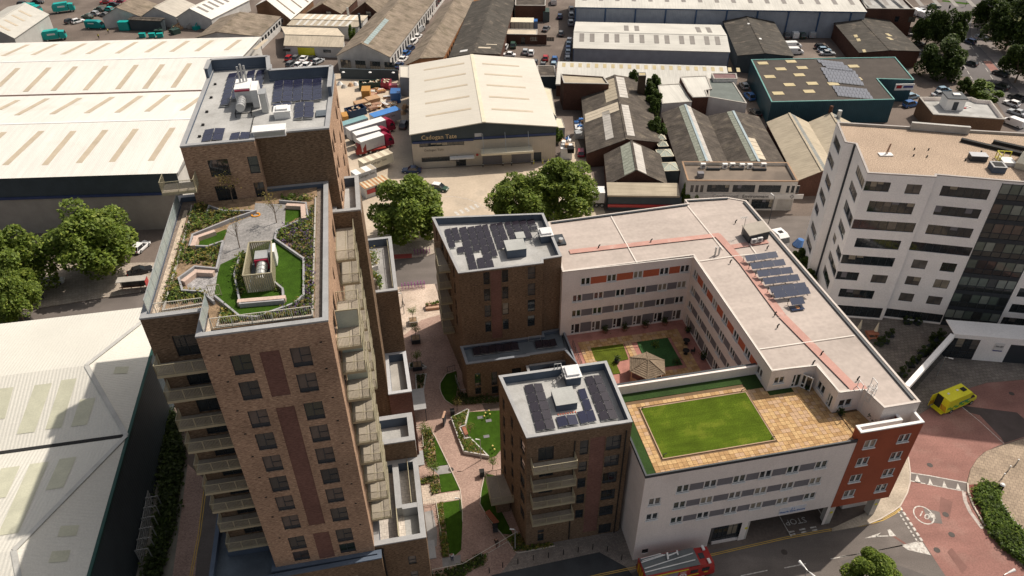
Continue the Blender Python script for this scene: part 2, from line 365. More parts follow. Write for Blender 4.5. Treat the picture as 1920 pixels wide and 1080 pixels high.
def openings(parent, p0, p1, ops, panelmats=None):
 d = Vector((p1[0] - p0[0], p1[1] - p0[1])).normalized(); n = Vector((-d.y, d.x))
 for o in ops:
  s, z, w, h, st = o[:5]
  if st == 'none': continue
  if st.startswith('panel'):
   pmn = {'panel': BRD, 'panelg': GRP, 'panelo': ORP, 'panelw': WHT, 'paneld': DKF, 'panely': PT['yellow'], 'panelc': CONC}[st]
   b = MB(); q = .05
   P = lambda x, zz, y: (p0[0] + d.x * x + n.x * y, p0[1] + d.y * x + n.y * y, zz)
   a = [P(s, z, q), P(s + w, z, q), P(s + w, z, q + .1), P(s, z, q + .1)]; c = [(x, y, z + h) for x, y, _ in a]
   b.face(a[:2] + [c[1], c[0]]); b.face([c[0], c[1], c[2], c[3]])
   b.face([a[0], a[1], a[2], a[3]])
   part('brick_panel' if st == 'panel' else 'infill_panel', b, pmn, parent)
  else:
   nm = 'door' if 'door' in st else 'window'
   window(parent, p0, p1, s, z, w, h, st, o[5] if len(o) > 5 else None, nm)
def block(th, poly, z0, z1, wm, ops={}, e2=(), wm2=None, ph=.4, cw=.35, rm=FELT, cm=MET, lm=None, cth=.06, over=.03, roofname='roof', wallname='wall', deck=True):
 "one storey-stack of a building: outer walls with openings, parapet, coping, roof deck"
 n = len(poly); mb = MB()
 for k in range(n):
  wall_face(mb, poly[k], poly[(k + 1) % n], z0, z1, ops.get(k, []), m=1 if k in e2 else 0)
 part(wallname, mb, [wm, wm2] if wm2 else wm, th)
 for k, o in ops.items(): openings(th, poly[k], poly[(k + 1) % n], o)
 inn = inset(poly, cw); out = inset(poly, -over); a = MB(); c = MB()
 for k in range(n):
  j = (k + 1) % n
  if ph > .12: a.face([(inn[j][0], inn[j][1], z1 - ph), (inn[k][0], inn[k][1], z1 - ph), (inn[k][0], inn[k][1], z1 + cth), (inn[j][0], inn[j][1], z1 + cth)])
  c.face([(out[k][0], out[k][1], z1 + cth), (out[j][0], out[j][1], z1 + cth), (inn[j][0], inn[j][1], z1 + cth), (inn[k][0], inn[k][1], z1 + cth)])
  c.face([(out[k][0], out[k][1], z1 - .1), (out[j][0], out[j][1], z1 - .1), (out[j][0], out[j][1], z1 + cth), (out[k][0], out[k][1], z1 + cth)])
  c.face([(out[k][0], out[k][1], z1 - .1), (poly[k][0], poly[k][1], z1 - .1), (poly[j][0], poly[j][1], z1 - .1), (out[j][0], out[j][1], z1 - .1)])
  if ph <= .12: c.face([(inn[j][0], inn[j][1], z1 - ph), (inn[k][0], inn[k][1], z1 - ph), (inn[k][0], inn[k][1], z1 + cth), (inn[j][0], inn[j][1], z1 + cth)])
 if ph > .12: part('parapet', a, lm or UPST, th)
 part('coping', c, cm, th)
 if deck:
  r = MB(); r.face([(p[0], p[1], z1 - ph) for p in inn]); return part(roofname, r, rm, th)
def railing_mb(mb, a, b, z, h=1.0, post=1.6, bars=0.0, r=.04):
 L = math.hypot(b[0] - a[0], b[1] - a[1]); n = max(1, round(L / post))
 mb.bar((a[0], a[1], z + h), (b[0], b[1], z + h), r * 1.3)
 mb.bar((a[0], a[1], z + .12), (b[0], b[1], z + .12), r)
 for i in range(n + 1):
  t = i / n; x = a[0] + (b[0] - a[0]) * t; y = a[1] + (b[1] - a[1]) * t; mb.bar((x, y, z), (x, y, z + h), r * 1.4)
 if bars:
  k = max(2, int(L / bars))
  for i in range(1, k):
   t = i / k; x = a[0] + (b[0] - a[0]) * t; y = a[1] + (b[1] - a[1]) * t; mb.bar((x, y, z + .12), (x, y, z + h), r * .6)
_bc = {}
def balcony(th, u0, v0, u1, v1, z, sides='SEW', h=1.05, ang=0.0, split=None):
 "slab with fascia, decking and a bar balustrade; u,v in the building's own axes"
 L = u1 - u0; D = v1 - v0; k = (round(L, 2), round(D, 2), sides, split)
 if k not in _bc:
  s = MB(); s.box(0, 0, -.28, L, D, 0)
  d = MB(); n = split or 2
  for i in range(n): d.box(.08 + (L - .1) * i / n, .06, .0, .02 + (L - .1) * (i + 1) / n, D - .04, .04)
  r = MB(); e = .03
  cs = {'S': ((e, e), (L - e, e)), 'E': ((L - e, e), (L - e, D)), 'W': ((e, e), (e, D)), 'N': ((e, D - e), (L - e, D - e))}
  for q in sides: railing_mb(r, *cs[q], 0.02, h, 1.4, .11, .035)
  _bc[k] = (s.mesh('balcony_slab', [OLV]), d.mesh('balcony_deck', [DECK]), r.mesh('balcony_balustrade', [OLV]))
 a, b, c = _bc[k]
 o = link('balcony', a, th, (u0, v0, z)); link('decking', b, o); link('balustrade', c, o); return o
# ---------------------------------------------------------------- sheds
def shed(name, label, LF, RF, EF, back, ze, zr, wm, rm, z0=0.0, lights=(), lm=None, over=.25, group=None, cat='warehouse', trim=None, strips=(), wops={}, thick=.12, vec=None):
 """gabled shed. LF, RF, EF = pixels of left eave, ridge, right eave at the near end; back = ('L'|'R'|'E', px, py) at the far end.
 lights: (side, t along the ridge, s0, s1 down the slope, width) each a rooflight of its own"""
 E = Vector(at(*EF, ze)); Rg = Vector(at(*RF, zr)); Lf = Vector(at(*LF, ze)) if LF else 2 * Rg - E
 if vec is None:
  base = {'L': Lf, 'R': Rg, 'E': E}[back[0]]; vec = Vector(at(back[1], back[2], zr if back[0] == 'R' else ze)) - base
 D = vec.length; ydir = vec / D; xdir = Vector((ydir.y, -ydir.x))
 if (E - Lf).dot(xdir) < 0: xdir = -xdir
 t = thing(name, label, cat, (Lf.x, Lf.y, 0), math.degrees(math.atan2(ydir.y, ydir.x)) - 90, group)
 F = Frame((Lf.x, Lf.y), math.degrees(math.atan2(ydir.y, ydir.x)) - 90)
 L0 = (0, 0); R0 = F.loc(Rg); E0 = F.loc(E)
 sgn = 1 if E0[0] > 0 else -1
 lp = [L0, E0] if sgn > 0 else [E0, L0]
 L1 = (L0[0], L0[1] + D); R1 = (R0[0], R0[1] + D); E1 = (E0[0], E0[1] + D)
 w = MB()
 for a, b, op in ((L0, R0, None), (R0, E0, None), (E1, R1, None), (R1, L1, None)):
  za = zr if a in (R0, R1) else ze; zb = zr if b in (R0, R1) else ze
  w.face([(a[0], a[1], z0), (b[0], b[1], z0), (b[0], b[1], zb - .05), (a[0], a[1], za - .05)])
 for k, (a, b) in enumerate(((L1, L0), (E0, E1))):
  ops = wops.get(k, []); wall_face(w, a, b, z0, ze - .05, ops)
  openings(t, a, b, ops)
 part('wall', w, wm, t)
 sl = {}
 for side, A0, A1 in (('L', L0, L1), ('E', E0, E1)):
  q = MB(); dx = A0[0] - R0[0]; dz = ze - zr; k = 1 + over / max(.5, math.hypot(dx, dz))
  a0 = (R0[0] + dx * k, A0[1] - over if ydir.length else 0, zr + dz * k); a1 = (R1[0] + dx * k, A1[1] + over, zr + dz * k)
  a0 = (a0[0], R0[1] + (A0[1] - R0[1]) * k - over, a0[2]); a1 = (a1[0], R1[1] + (A1[1] - R1[1]) * k + over, a1[2])
  r0 = (R0[0], R0[1] - over, zr); r1 = (R1[0], R1[1] + over, zr)
  up = (0, 0, thick)
  T = [Vector(x) + Vector(up) for x in (r0, a0, a1, r1)]; Bm = [Vector(x) for x in (r0, a0, a1, r1)]
  q.face(T); q.face(Bm[::-1])
  for i in range(4): q.face([Bm[i], Bm[(i + 1) % 4], T[(i + 1) % 4], T[i]])
  sl[side] = (T[0], T[1], T[2], T[3]); part('roof_slope', q, rm, t)
 c = MB(); c.bar((R0[0], R0[1] - over, zr + thick + .01), (R1[0], R1[1] + over, zr + thick + .01), .5, .08); part('ridge_cap', c, trim or rm, t)
 _m = {}
 for side, tt, s0, s1, wd in lights:
  a, b, cc, dd = sl[side]; n = (b - a).cross(dd - a).normalized(); n = n if n.z > 0 else -n
  al = (dd - a).normalized(); Ln = (dd - a).length
  P0 = a + al * (Ln * tt) + (b - a) * s0; sd_ = (b - a).normalized(); ln = (b - a).length * (s1 - s0)
  key = (side, round(ln, 1), round(wd, 2))
  if key not in _m:
   g = MB(); g.box(0, -wd / 2, 0, ln, wd / 2, .05); _m[key] = g.mesh('rooflight', [lm])
  y = n.cross(sd_); M = Matrix(((sd_.x, y.x, n.x, P0.x), (sd_.y, y.y, n.y, P0.y), (sd_.z, y.z, n.z, P0.z), (0, 0, 0, 1)))
  link('rooflight', _m[key], t, mat=M)
 for side, s0, s1, t0, t1, m_, n_ in strips:      # bands of different sheeting lying on a slope, sheet by sheet
  a, b, cc, dd = sl[side]; nn = (b - a).cross(dd - a).normalized(); nn = nn if nn.z > 0 else -nn
  for i in range(n_):
   q0 = t0 + (t1 - t0) * i / n_; q1 = t0 + (t1 - t0) * (i + .93) / n_
   f = [a + (dd - a) * x + (b - a) * y + nn * .02 for x, y in ((q0, s0), (q0, s1), (q1, s1), (q1, s0))]
   q = MB(); q.face([p + nn * .03 for p in f]); 
   for j in range(4): q.face([f[j], f[(j + 1) % 4], f[(j + 1) % 4] + nn * .03, f[j] + nn * .03])
   part('roof_sheet', q, m_, t)
 return t, F, (L0, R0, E0, D), sl
# ---------------------------------------------------------------- plants
def leaves_mb(mb, pts, size, rnd, m=0):
 for p in pts:
  a = rnd.uniform(0, 6.283); tilt = rnd.uniform(-.9, .9); tl = rnd.uniform(-.9, .9); s = size * rnd.uniform(.6, 1.3)
  x = Vector((math.cos(a), math.sin(a), tilt)).normalized() * s; y = Vector((-math.sin(a), math.cos(a), tl)).normalized() * s * .7
  p = Vector(p); mb.face([p - x, p - y * .8, p + x, p + y], m)
def crown_mesh(name, seed, rx, rz, nb, nl, leaf, m, flat=.0):
 rnd = random.Random(seed); mb = MB(); blobs = []
 for i in range(nb):
  z = rnd.uniform(-.75, 1); a = rnd.uniform(0, 6.283); q = math.sqrt(max(0, 1 - z * z)) if z > -.3 else .85; k = rnd.uniform(.5, .9)
  blobs.append((Vector((math.cos(a) * q * rx * k, math.sin(a) * q * rx * k, z * rz * k)), rnd.uniform(.19, .33) * rx))
 blobs.append((Vector((0, 0, 0)), rx * .55))
 per = nl // len(blobs)
 pts = []
 for c, r in blobs:
  for i in range(per):
   v = Vector((rnd.gauss(0, 1), rnd.gauss(0, 1), rnd.gauss(0, 1))).normalized()
   if v.z < -.5 and rnd.random() < .6: v.z = -v.z
   pts.append(c + v * r * rnd.uniform(.72, 1.08) ** .8)
 leaves_mb(mb, pts, leaf, rnd); return mb.mesh(name, [m])
def trunk_mesh(h, r, rx, seed=1, nb=6):
 rnd = random.Random(seed); mb = MB(); mb.tube((0, 0, 0), (.1, .05, h * .55), r, r * .75, 10)
 for i in range(nb):
  a = i * 6.283 / nb + rnd.uniform(-.3, .3); q = rnd.uniform(.4, .7) * rx
  m_ = (math.cos(a) * q * .5, math.sin(a) * q * .5, h * .85); mb.tube((.1, .05, h * .5), m_, r * .55, r * .3, 6); mb.tube(m_, (math.cos(a) * q, math.sin(a) * q, h * 1.25), r * .3, r * .08, 5)
 return mb.mesh('trunk', [BARK])
def tree(label, p, h, rx, rz, cm, tm, group=None, name='tree', rz_=0.0, cat='tree', base=0.0):
 t = thing(name, label, cat, (p[0], p[1], base), rz_, group)
 c = link('crown', cm[0], t, (0, 0, h)); c.scale = (rx / cm[1], rx / cm[1], rz / cm[2])
 q = link('trunk', tm[0], t); q.scale = (rx / tm[2], rx / tm[2], h / tm[1]); return t
def tufts(name, poly, n, h, z, ms, seed, parent=None, dens=None, leaf=.12, label=None, cat=None, zf=None, fill=1.0):
 "ground-cover planting: many small leaf tufts inside an outline, one object"
 rnd = random.Random(seed); xs = [p[0] for p in poly]; ys = [p[1] for p in poly]; mb = MB(); k = 0; tries = 0
 while k < n and tries < n * 12:
  tries += 1; p = (rnd.uniform(min(xs), max(xs)), rnd.uniform(min(ys), max(ys)))
  if not inside(p, poly): continue
  k += 1; m = min(len(ms) - 1, int(rnd.random() ** 1.3 * len(ms))); hh = h * rnd.uniform(.35, 1.2); rr = hh * .55
  pts = [(p[0] + rnd.gauss(0, rr * .5), p[1] + rnd.gauss(0, rr * .5), z + rnd.uniform(.05, 1) * hh) for _ in range(9)]
  leaves_mb(mb, pts, leaf * rnd.uniform(.7, 1.3), rnd, m)
 o = part(name, mb, ms, parent, kind='stuff')
 if parent is None and label: o['label'] = label; o['category'] = cat or 'plants'
 return o
def sheet(name, pts, z, m, parent=None, kind=None, px=True, h=0.0, label=None):
 P = [at(*p, z + h) for p in pts] if px else pts; mb = MB()
 if h: mb.prism(P, z, z + h)
 else: mb.face([(x, y, z) for x, y in P])
 return part(name, mb, m, parent, kind=kind or (None if parent else 'structure'), label=label)
def text_mesh(s, size, m, ext=.02, ax='CENTER'):
 c = bpy.data.curves.new('lettering', 'FONT'); c.body = s; c.size = size; c.extrude = ext; c.align_x = ax; c.align_y = 'CENTER'; c.resolution_u = 2
 o = bpy.data.objects.new('lettering', c); COL.objects.link(o); bpy.context.view_layer.update()
 me = bpy.data.meshes.new_from_object(o.evaluated_get(bpy.context.evaluated_depsgraph_get())); COL.objects.unlink(o); bpy.data.objects.remove(o)
 me.materials.clear(); me.materials.append(m); return me
def wall_text(parent, s, size, m, p0, ang, z, sx=1.0, name='lettering'):
 "lettering standing on a wall; p0 = centre (parent's axes), ang = direction of reading in degrees"
 me = text_mesh(s, size, m); R = Matrix.Rotation(R_(ang), 4, 'Z') @ Matrix.Rotation(R_(90), 4, 'X') @ Matrix.Diagonal((sx, 1, 1, 1))
 return link(name, me, parent, mat=Matrix.Translation((p0[0], p0[1], z)) @ R)
# ================================================================ GROUND (setting)
g = MB(); g.face([(-700, -250, -.02), (700, -250, -.02), (700, 1200, -.02), (-700, 1200, -.02)])
struct('ground', g, [mat('worn_yard_surface', (.135, .108, .092), .95, var=.22, scale=.07, fine=.12, fscale=3, stain=((.2, .165, .14), .12, .52, .6))])
YARD = mat('yard_concrete', (.46, .385, .30), .92, var=.12, scale=.12, fine=.06, fscale=2, stain=((.36, .31, .25), .2, .56, .6))
sheet('yard', [(628, 138), (765, 138), (775, 318), (1040, 303), (1078, 250), (1100, 300), (1135, 400), (1240, 410), (1200, 440), (820, 470), (700, 478), (560, 490), (600, 300)], .004, YARD)
sheet('road', [(-60, 640), (-60, 600), (57, 582), (274, 547), (560, 512), (740, 488), (960, 455), (1240, 415), (1480, 405), (1530, 405), (1640, 440), (1600, 560), (1400, 475), (1100, 500), (815, 533), (560, 566), (240, 606)], .008, ASPH)
FOOT = paver('footway_slabs', (.40, .345, .29), (.33, .285, .24), (.2, .17, .14), .6, .45, .02, 10)
sheet('pavement', [(40, 495), (300, 492), (560, 470), (745, 455), (830, 448), (828, 470), (800, 480), (740, 486), (560, 510), (274, 545), (57, 580), (20, 585)], .0, FOOT, h=.1)
PINK = paver('pink_block_paving', (.40, .285, .235), (.30, .205, .17), (.2, .14, .12), .22, .11, .006, 10, var=.16)
PALE = paver('pale_block_paving', (.52, .43, .36), (.45, .36, .29), (.32, .26, .2), .3, .3, .008, 10)
sheet('lane_paving', [(560, 580), (815, 537), (905, 760), (945, 860), (1000, 1000), (1060, 1100), (700, 1170), (640, 900)], .012, PINK)
sheet('pavement', [(600, 572), (745, 538), (815, 532), (832, 588), (790, 600), (762, 625), (740, 640), (600, 660)], .016, PALE)
GREYP = paver('grey_block_paving', (.25, .22, .195), (.19, .17, .15), (.12, .1, .09), .3, .2, .01, 10)
ZB = zm(760, 660, 2.572); R4 = zm(680, 920, 5.333); R5 = zm(760, 720, 3.859); R8 = zm(1560, 860, 4.908); R7 = zm(1700, 680, 6.0)
Q = lambda f, l: [f(*p) for p in l]
sheet('pavement', Q(ZB, [(540, 965), (1060, 820), (1180, 1010), (1100, 1062), (640, 1180), (420, 1120)]), .02, GREYP)
sheet('side_road', Q(ZB, [(330, 1150), (420, 1075), (935, 965), (1065, 1037), (1120, 1110), (900, 1250), (500, 1300)]), .024, mat('dark_tarmac', (.045, .05, .055), .85, var=.15, scale=.5))
# south road, junction and red surfacing
sheet('road', [(700, 1240), (900, 1078), (1172, 1052), (1240, 1046), (1420, 1016), (1530, 990), (1640, 985), (1690, 950), (1780, 1080), (1900, 1240)], .010, ASPH)
REDR = mat('red_surfacing', (.25, .128, .108), .92, var=.16, scale=.16, fine=.14, fscale=5, streak=((.2, 1.0, 1), .6, .08), stain=((.28, .16, .135), .3, .52, .7))
redp = Q(R8, [(625, 440), (690, 320), (715, 230), (718, 130), (700, 0)]) + [(1705, 830), (1712, 790), (1727, 775), (1757, 758), (1800, 735), (1817, 728), (1850, 718), (1920, 712), (2050, 705), (2050, 800)] + Q(R7, [(1320, 842), (1100, 910), (1040, 930)]) + Q(R8, [(1400, -60), (1335, 0), (1270, 100), (1238, 230), (1245, 300), (1300, 460), (1410, 650), (1700, 950), (1767, 1015), (2300, 1500), (1300, 1500), (1045, 1080)])
sheet('red_road', redp, .014, REDR)
sheet('road_patch', Q(R7, [(600, 480), (700, 560), (820, 590), (1060, 840), (1100, 905), (1320, 835), (1400, 700), (1240, 560)]), .018, mat('dark_patch', (.075, .06, .057), .9, var=.15))
sheet('road_hump', Q(R8, [(718, 128), (1240, 215), (1240, 305), (722, 210)]), .018, mat('hump_asphalt', (.16, .14, .13), .9, var=.15))
FORE = paver('forecourt_paving', (.21, .185, .16), (.16, .14, .125), (.1, .09, .08), .6, .6, .03, -8)
sheet('forecourt', [(1440, 470), (1700, 585), (1764, 612), (1990, 640), (1990, 706), (1920, 711), (1850, 717), (1817, 727), (1755, 757), (1727, 774), (1712, 790), (1690, 800), (1600, 640)], .006, FORE)
PALE2 = paver('herringbone_paving', (.42, .36, .29), (.36, .31, .245), (.26, .22, .17), .2, .1, .008, 35)
sheet('pavement', Q(R8, [(700, -20), (718, 130), (715, 230), (690, 320), (625, 440), (560, 490), (440, 560), (330, 605), (200, 632), (0, 668), (0, 640), (300, 500), (400, 300), (560, -120)]), .0, PALE2, h=.11)
sheet('pavement', Q(R8, [(1340, 0), (1420, -70)]) + Q(R7, [(1100, 925), (1320, 850), (1500, 830)]) + Q(R8, [(2100, 300), (2100, 1100), (1767, 1005), (1700, 940), (1420, 655), (1300, 440), (1245, 230), (1275, 100)]), .0, paver('tan_slab_paving', (.34, .27, .20), (.28, .22, .165), (.16, .125, .095), .5, .5, .02, 20), h=.12)
MARK = mat('road_marking', (.56, .54, .50), .8, var=.15, scale=3, fine=.2, stain=((.22, .19, .17), 3.0, .5, .8))
YEL = mat('yellow_line', (.55, .36, .08), .8, var=.12)
def line(pts, w, m=MARK, z=.03, name='road_marking', closed=False):
 P = [Vector(at(*p)) for p in pts]; mb = MB()
 for a, b in zip(P, P[1:]):
  d = (b - a).normalized(); n = Vector((-d.y, d.x)) * w / 2
  mb.face([(*(a - n), z), (*(b - n), z), (*(b + n), z), (*(a + n), z)])
 return struct(name, mb, [m])
def poly(pts, m=MARK, z=.03, name='road_marking'): return sheet(name, pts, z, m)
Z = zm(1100, 680, 2.7)
for off in (0, 3.2):
 line([(x, y + off) for x, y in Q(Z, [(-300, 1160), (70, 1070), (250, 1033), (620, 972), (810, 928), (1000, 885), (1200, 848), (1400, 818), (1500, 790), (1560, 758), (1590, 735)])], .09, YEL, .034, 'yellow_line')
for a, b in (((780, 1080), (915, 1052)), ((1000, 1040), (1110, 1018)), ((1235, 994), (1390, 965)), ((1475, 950), (1600, 925))): line(Q(Z, [a, b]), .12)
for i in range(7):
 t = i / 7; a = (625 + (840 - 625) * t, 445 + (775 - 445) * t); b = (625 + (840 - 625) * (t + .09), 445 + (775 - 445) * (t + .09)); line(Q(R8, [a, b]), .3)
for i in range(8):
 t = i / 8; a = (605 + (790 - 605) * t, 480 + (770 - 480) * t); b = (605 + (790 - 605) * (t + .07), 480 + (770 - 480) * (t + .07)); line(Q(R8, [a, b]), .2)
poly(Q(R8, [(300, 732), (450, 680), (405, 722)])); line(Q(R8, [(400, 715), (520, 712)]), .12); poly(Q(R8, [(510, 655), (535, 650), (590, 712), (530, 715)]))
poly(Q(R8, [(640, 800), (830, 765), (910, 888), (700, 840)])); line(Q(R8, [(420, 845), (640, 800), (800, 765)]), .12); line(Q(R8, [(70, 905), (275, 872)]), .12)
line(Q(R8, [(720, 130), (900, 158), (1238, 222)]), .14); line(Q(R8, [(722, 205), (858, 232)]), .14); line(Q(R8, [(875, 237), (1210, 300)]), .12)
for x in (790, 908, 1038, 1165):
 s = 1.0 if x < 800 else .75; y = 215 + (x - 790) * .17
 poly(Q(R8, [(x - 30 * s, y), (x + 30 * s, y + 10), (x - 8, y - 72 * s)]))
line(Q(R8, [(1212, 305), (1225, 390), (1270, 490), (1385, 645)]), .45, mat('worn_marking', (.42, .37, .34), .85, var=.2, scale=2))
c0 = at(*R8(843, 520)); mb = MB(); n = 28; tg = 2 * math.pi / n
for i in range(n):
 a, b = i * tg, (i + 1) * tg
 mb.face([(c0[0] + math.cos(q) * rr * .92, c0[1] + math.sin(q) * rr * 1.06, .031) for q, rr in ((a, 1.15), (a, 1.3), (b, 1.3), (b, 1.15))])
struct('road_marking', mb, [MARK])
d0 = at(*R8(825, 510)); d1_ = at(*R8(857, 527)); link('road_marking', text_mesh('10', 1.35, MARK, 0.002), None, (c0[0] + .02, c0[1] - .05, .032), math.atan2(d1_[1] - d0[1], d1_[0] - d0[0]), kind='structure')
poly(Q(R8, [(840, 455), (990, 490), (1018, 600), (930, 590), (870, 540)]), mat('hump_asphalt', (0, 0, 0)), .022, 'road_patch')
poly(Q(R8, [(895, 500), (945, 510), (953, 552), (905, 540)]))
s0 = at(*Z(1057, 802))
for q in (R8(1045, 515), R8(965, 842), R8(1100, 700), R8(900, 60), Z(1000, 960), R7(1180, 350), R5(330, 620), (520, 1075), (700, 520)):
 c_ = at(*q); mb = MB(); mb.face([(c_[0] + .38 * math.cos(a * .524), c_[1] + .38 * math.sin(a * .524), .036) for a in range(12)]); struct('manhole_cover', mb, [mat('cast_iron', (.06, .05, .045), .7)])
for l in ([(560, 700), (700, 790), (690, 805), (550, 712)], [(1000, 350), (1110, 400), (1080, 560), (985, 480)], [(1100, 820), (1250, 1000), (1200, 1060), (1060, 860)]): sheet('road_patch', Q(R8, l), .02, mat('worn_red_patch', (.19, .10, .085), .92, var=.15))
for l in ([(500, 850), (560, 960), (880, 1080), (640, 1080)], [(80, 940), (400, 870), (430, 900), (110, 985)]): sheet('road_patch', Q(R8, l), .02, mat('asphalt_patch', (.115, .103, .097), .9, var=.12))
link('road_marking', text_mesh('STOP', 1.15, MARK, .002), None, (s0[0], s0[1], .034), R_(190), kind='structure')
for a in ((1020, 862), (1075, 850), (1130, 840)):
 line(Q(Z, [a, (a[0] + 30, a[1] - 6)]), .2, z=.14); line(Q(Z, [(a[0] + 10, a[1] + 14), (a[0] + 35, a[1] + 8)]), .2, z=.14)
line(Q(Z, [(975, 780), (1035, 885)]), .1, z=.14); line(Q(Z, [(1165, 735), (1200, 790)]), .1, z=.14)
line(Q(R7, [(600, 480), (820, 660), (1095, 912)]), .09, z=.03)
# yard markings, far road
C4 = zm(750, 220, 6.0)
for x, y in ((860, 1000), (807, 1020), (750, 1043), (692, 1065), (635, 1085)): poly(Q(C4, [(x - 30, y - 22), (x - 2, y - 28), (x + 40, y + 12), (x + 8, y + 20)]), z=.02)
line(Q(C4, [(510, 890), (640, 895), (760, 920), (900, 975), (970, 1030)]), .1, z=.02)
TR = zm(1680, 0, 4.909)
sheet('main_road', Q(TR, [(200, 60), (560, 0), (740, -40), (900, -80), (720, 90), (690, 240), (690, 320), (940, 620), (1178, 900), (1500, 1300), (1400, 1500), (1100, 1200), (900, 900), (640, 700), (540, 740), (600, 420), (500, 200), (250, 250), (190, 100)]), .005, mat('grey_asphalt', (.125, .115, .115), .9, var=.1, scale=.12, fine=.08))
sheet('pavement', Q(TR, [(690, 240), (740, 225), (1178, 720), (1600, 1200), (1500, 1300), (1178, 900), (940, 620), (690, 320)]), 0, mat('grey_footway', (.2, .175, .165), .9, var=.12), h=.1)
sheet('bus_lane', Q(TR, [(800, 562), (870, 560), (985, 690), (900, 690)]), .012, REDR)
for a, b in (((720, 180), (1178, 860)),): line(Q(TR, [(690, 330), (940, 620), (1178, 905)]), .15, z=.02)
for k in range(9):
 t = k / 9; line(Q(TR, [(690 + 400 * t, 420 + 620 * t), (715 + 400 * t, 455 + 620 * t)]), .15, z=.02)
for k in range(6):
 t = k / 6; line(Q(TR, [(600 + 170 * t, 560 + 280 * t), (618 + 170 * t, 590 + 280 * t)]), .15, z=.02)
sheet('grass_verge', Q(TR, [(430, 0), (700, 30), (640, 42), (420, 12)]), .008, LAWN)
sheet('grass_verge', Q(TR, [(800, 300), (900, 260), (1178, 560), (1500, 900), (1500, 100), (900, 100)]), .0, mat('dry_grass', (.08, .085, .03), .95, var=.3, scale=.6), h=.05)
# ================================================================ TOWER
TF = Frame((-14.04, 44.21), 10.6)
T = thing('apartment_tower', 'tall brown brick apartment tower with stacked balconies and a roof garden', 'tower', (*TF.O, 0), TF.ang)
def fl(cz, h): return cz - h / 2
zl = [39.67, 36.85, 33.57, 30.78, 27.92, 25.1, 22.33, 19.42, 16.12, 14.0]
ops0 = []
for z in zl:
 h = 2.1 if z > 15 else 1.6
 for u in (-7.02, -2.54): ops0.append((u + 9.67 - .76, z - h / 2, 1.52, h, 'dark', [0, 1, 4, 4, 1, 0, 4][int(z * 7 + u) % 7]))
ops0 += [(9.67 - 5.56, 35.83, 1.5, 4.9, 'panel'), (9.67 - 5.52, 18.45, 1.5, 16.1, 'panel'), (9.67 - 5.4, 12.95, 1.5, 4.25, 'panel')]
ops4 = [(1.75, z - .95, 1.75, 2.2, 'door', 0) for z in (39.67, 36.4, 33.2, 30.4, 27.5, 24.7, 21.9, 18.9, 15.7)]
opsE = []
for z in (38.1, 35.3, 32.0, 29.2, 26.3, 23.5, 20.7, 17.9, 14.7): opsE += [(2.9, z + .05, 2.2, 2.15, 'door', 0), (5.6, z + .05, 1.8, 2.15, 'door', 0), (17.0, z + .05, 2.2, 2.15, 'door', 0), (10, z + .7, 1.1, 1.5, 'slim', 0)]
mp = [(-9.67, 0), (0, 0), (0, 21.69), (-14.18, 21.69), (-14.18, 3.07), (-9.67, 3.07)]
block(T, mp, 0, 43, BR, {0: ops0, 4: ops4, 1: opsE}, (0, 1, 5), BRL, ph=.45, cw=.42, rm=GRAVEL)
for z in (38.3, 35.45, 32.1, 29.25, 26.4, 23.5, 20.8, 17.9, 14.65): balcony(T, -14.0, 1.55, -9.72, 3.05, z, 'SWE')
for k, z in enumerate((38.1, 35.3, 32.0, 29.2, 26.3, 23.5, 20.7, 17.9, 14.7)):
 b = balcony(T, .02, 2.3, 2.02, 8.6, z, 'SEN', split=2)
 m = MB(); m.box(.1, 2.5, 0, 1.9, 2.53, 1.85); m2 = MB(); m2.box(.06, 2.49, 0, .1, 2.55, 1.95); m2.box(1.9, 2.49, 0, 1.96, 2.55, 1.95); m2.box(.1, 2.49, 1.85, 1.9, 2.55, 1.95)
 part('privacy_screen', m, mat('frosted_glass', (.42, .47, .42), .35, var=.05), b); part('screen_frame', m2, OLV, b)
 if k < 7: balcony(T, .02, 15.0, 1.9, 20.6, z + (0.0), 'SE', split=2)
bl = [(-12.3, 20.6), (-5.8, 20.6), (-5.8, 21.7), (.95, 21.7), (1.6, 34.9), (-4.9, 35.1), (-5.3, 39.3), (-11.8, 39.5)]
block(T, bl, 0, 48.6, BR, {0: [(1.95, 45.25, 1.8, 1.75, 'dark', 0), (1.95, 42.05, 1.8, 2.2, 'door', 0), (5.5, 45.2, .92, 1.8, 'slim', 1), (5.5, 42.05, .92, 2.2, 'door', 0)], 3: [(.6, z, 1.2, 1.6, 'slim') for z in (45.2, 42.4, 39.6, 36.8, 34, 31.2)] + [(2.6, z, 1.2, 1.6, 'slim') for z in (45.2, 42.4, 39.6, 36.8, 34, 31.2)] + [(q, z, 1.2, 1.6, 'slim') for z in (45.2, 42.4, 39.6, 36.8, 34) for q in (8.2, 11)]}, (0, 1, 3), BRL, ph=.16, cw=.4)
block(T, [(-12.28, 39.55), (-5.5, 39.35), (-5.5, 44.6), (-12.28, 44.8)], 0, 45.5, BR, ph=.3)
for a, b in (((1.4, 34.7), (-5.1, 34.9)), ((-5.1, 34.9), (-5.5, 39.1)), ((-5.5, 39.1), (-11.6, 39.3)), ((-11.65, 39.3), (-11.75, 36.6)), ((1.38, 34.7), (1.15, 29.0))): mb = MB(); mb.bar((*a, 49.1), (*b, 49.1), .3, 1.1); part('raised_parapet', mb, UPST, T); mb = MB(); mb.bar((*a, 49.68), (*b, 49.68), .46, .06); part('coping', mb, MET, T)
mb = MB(); mb.box(1.0, 27.2, 20, 1.2, 28.7, 48.4); part('dark_recess_strip', mb, DKF, T)  # dark strip on the flat wall stands in for a shaded recess
for z in (45.0,): balcony(T, -14.6, 18.9, -11.6, 20.55, z, 'SWE')
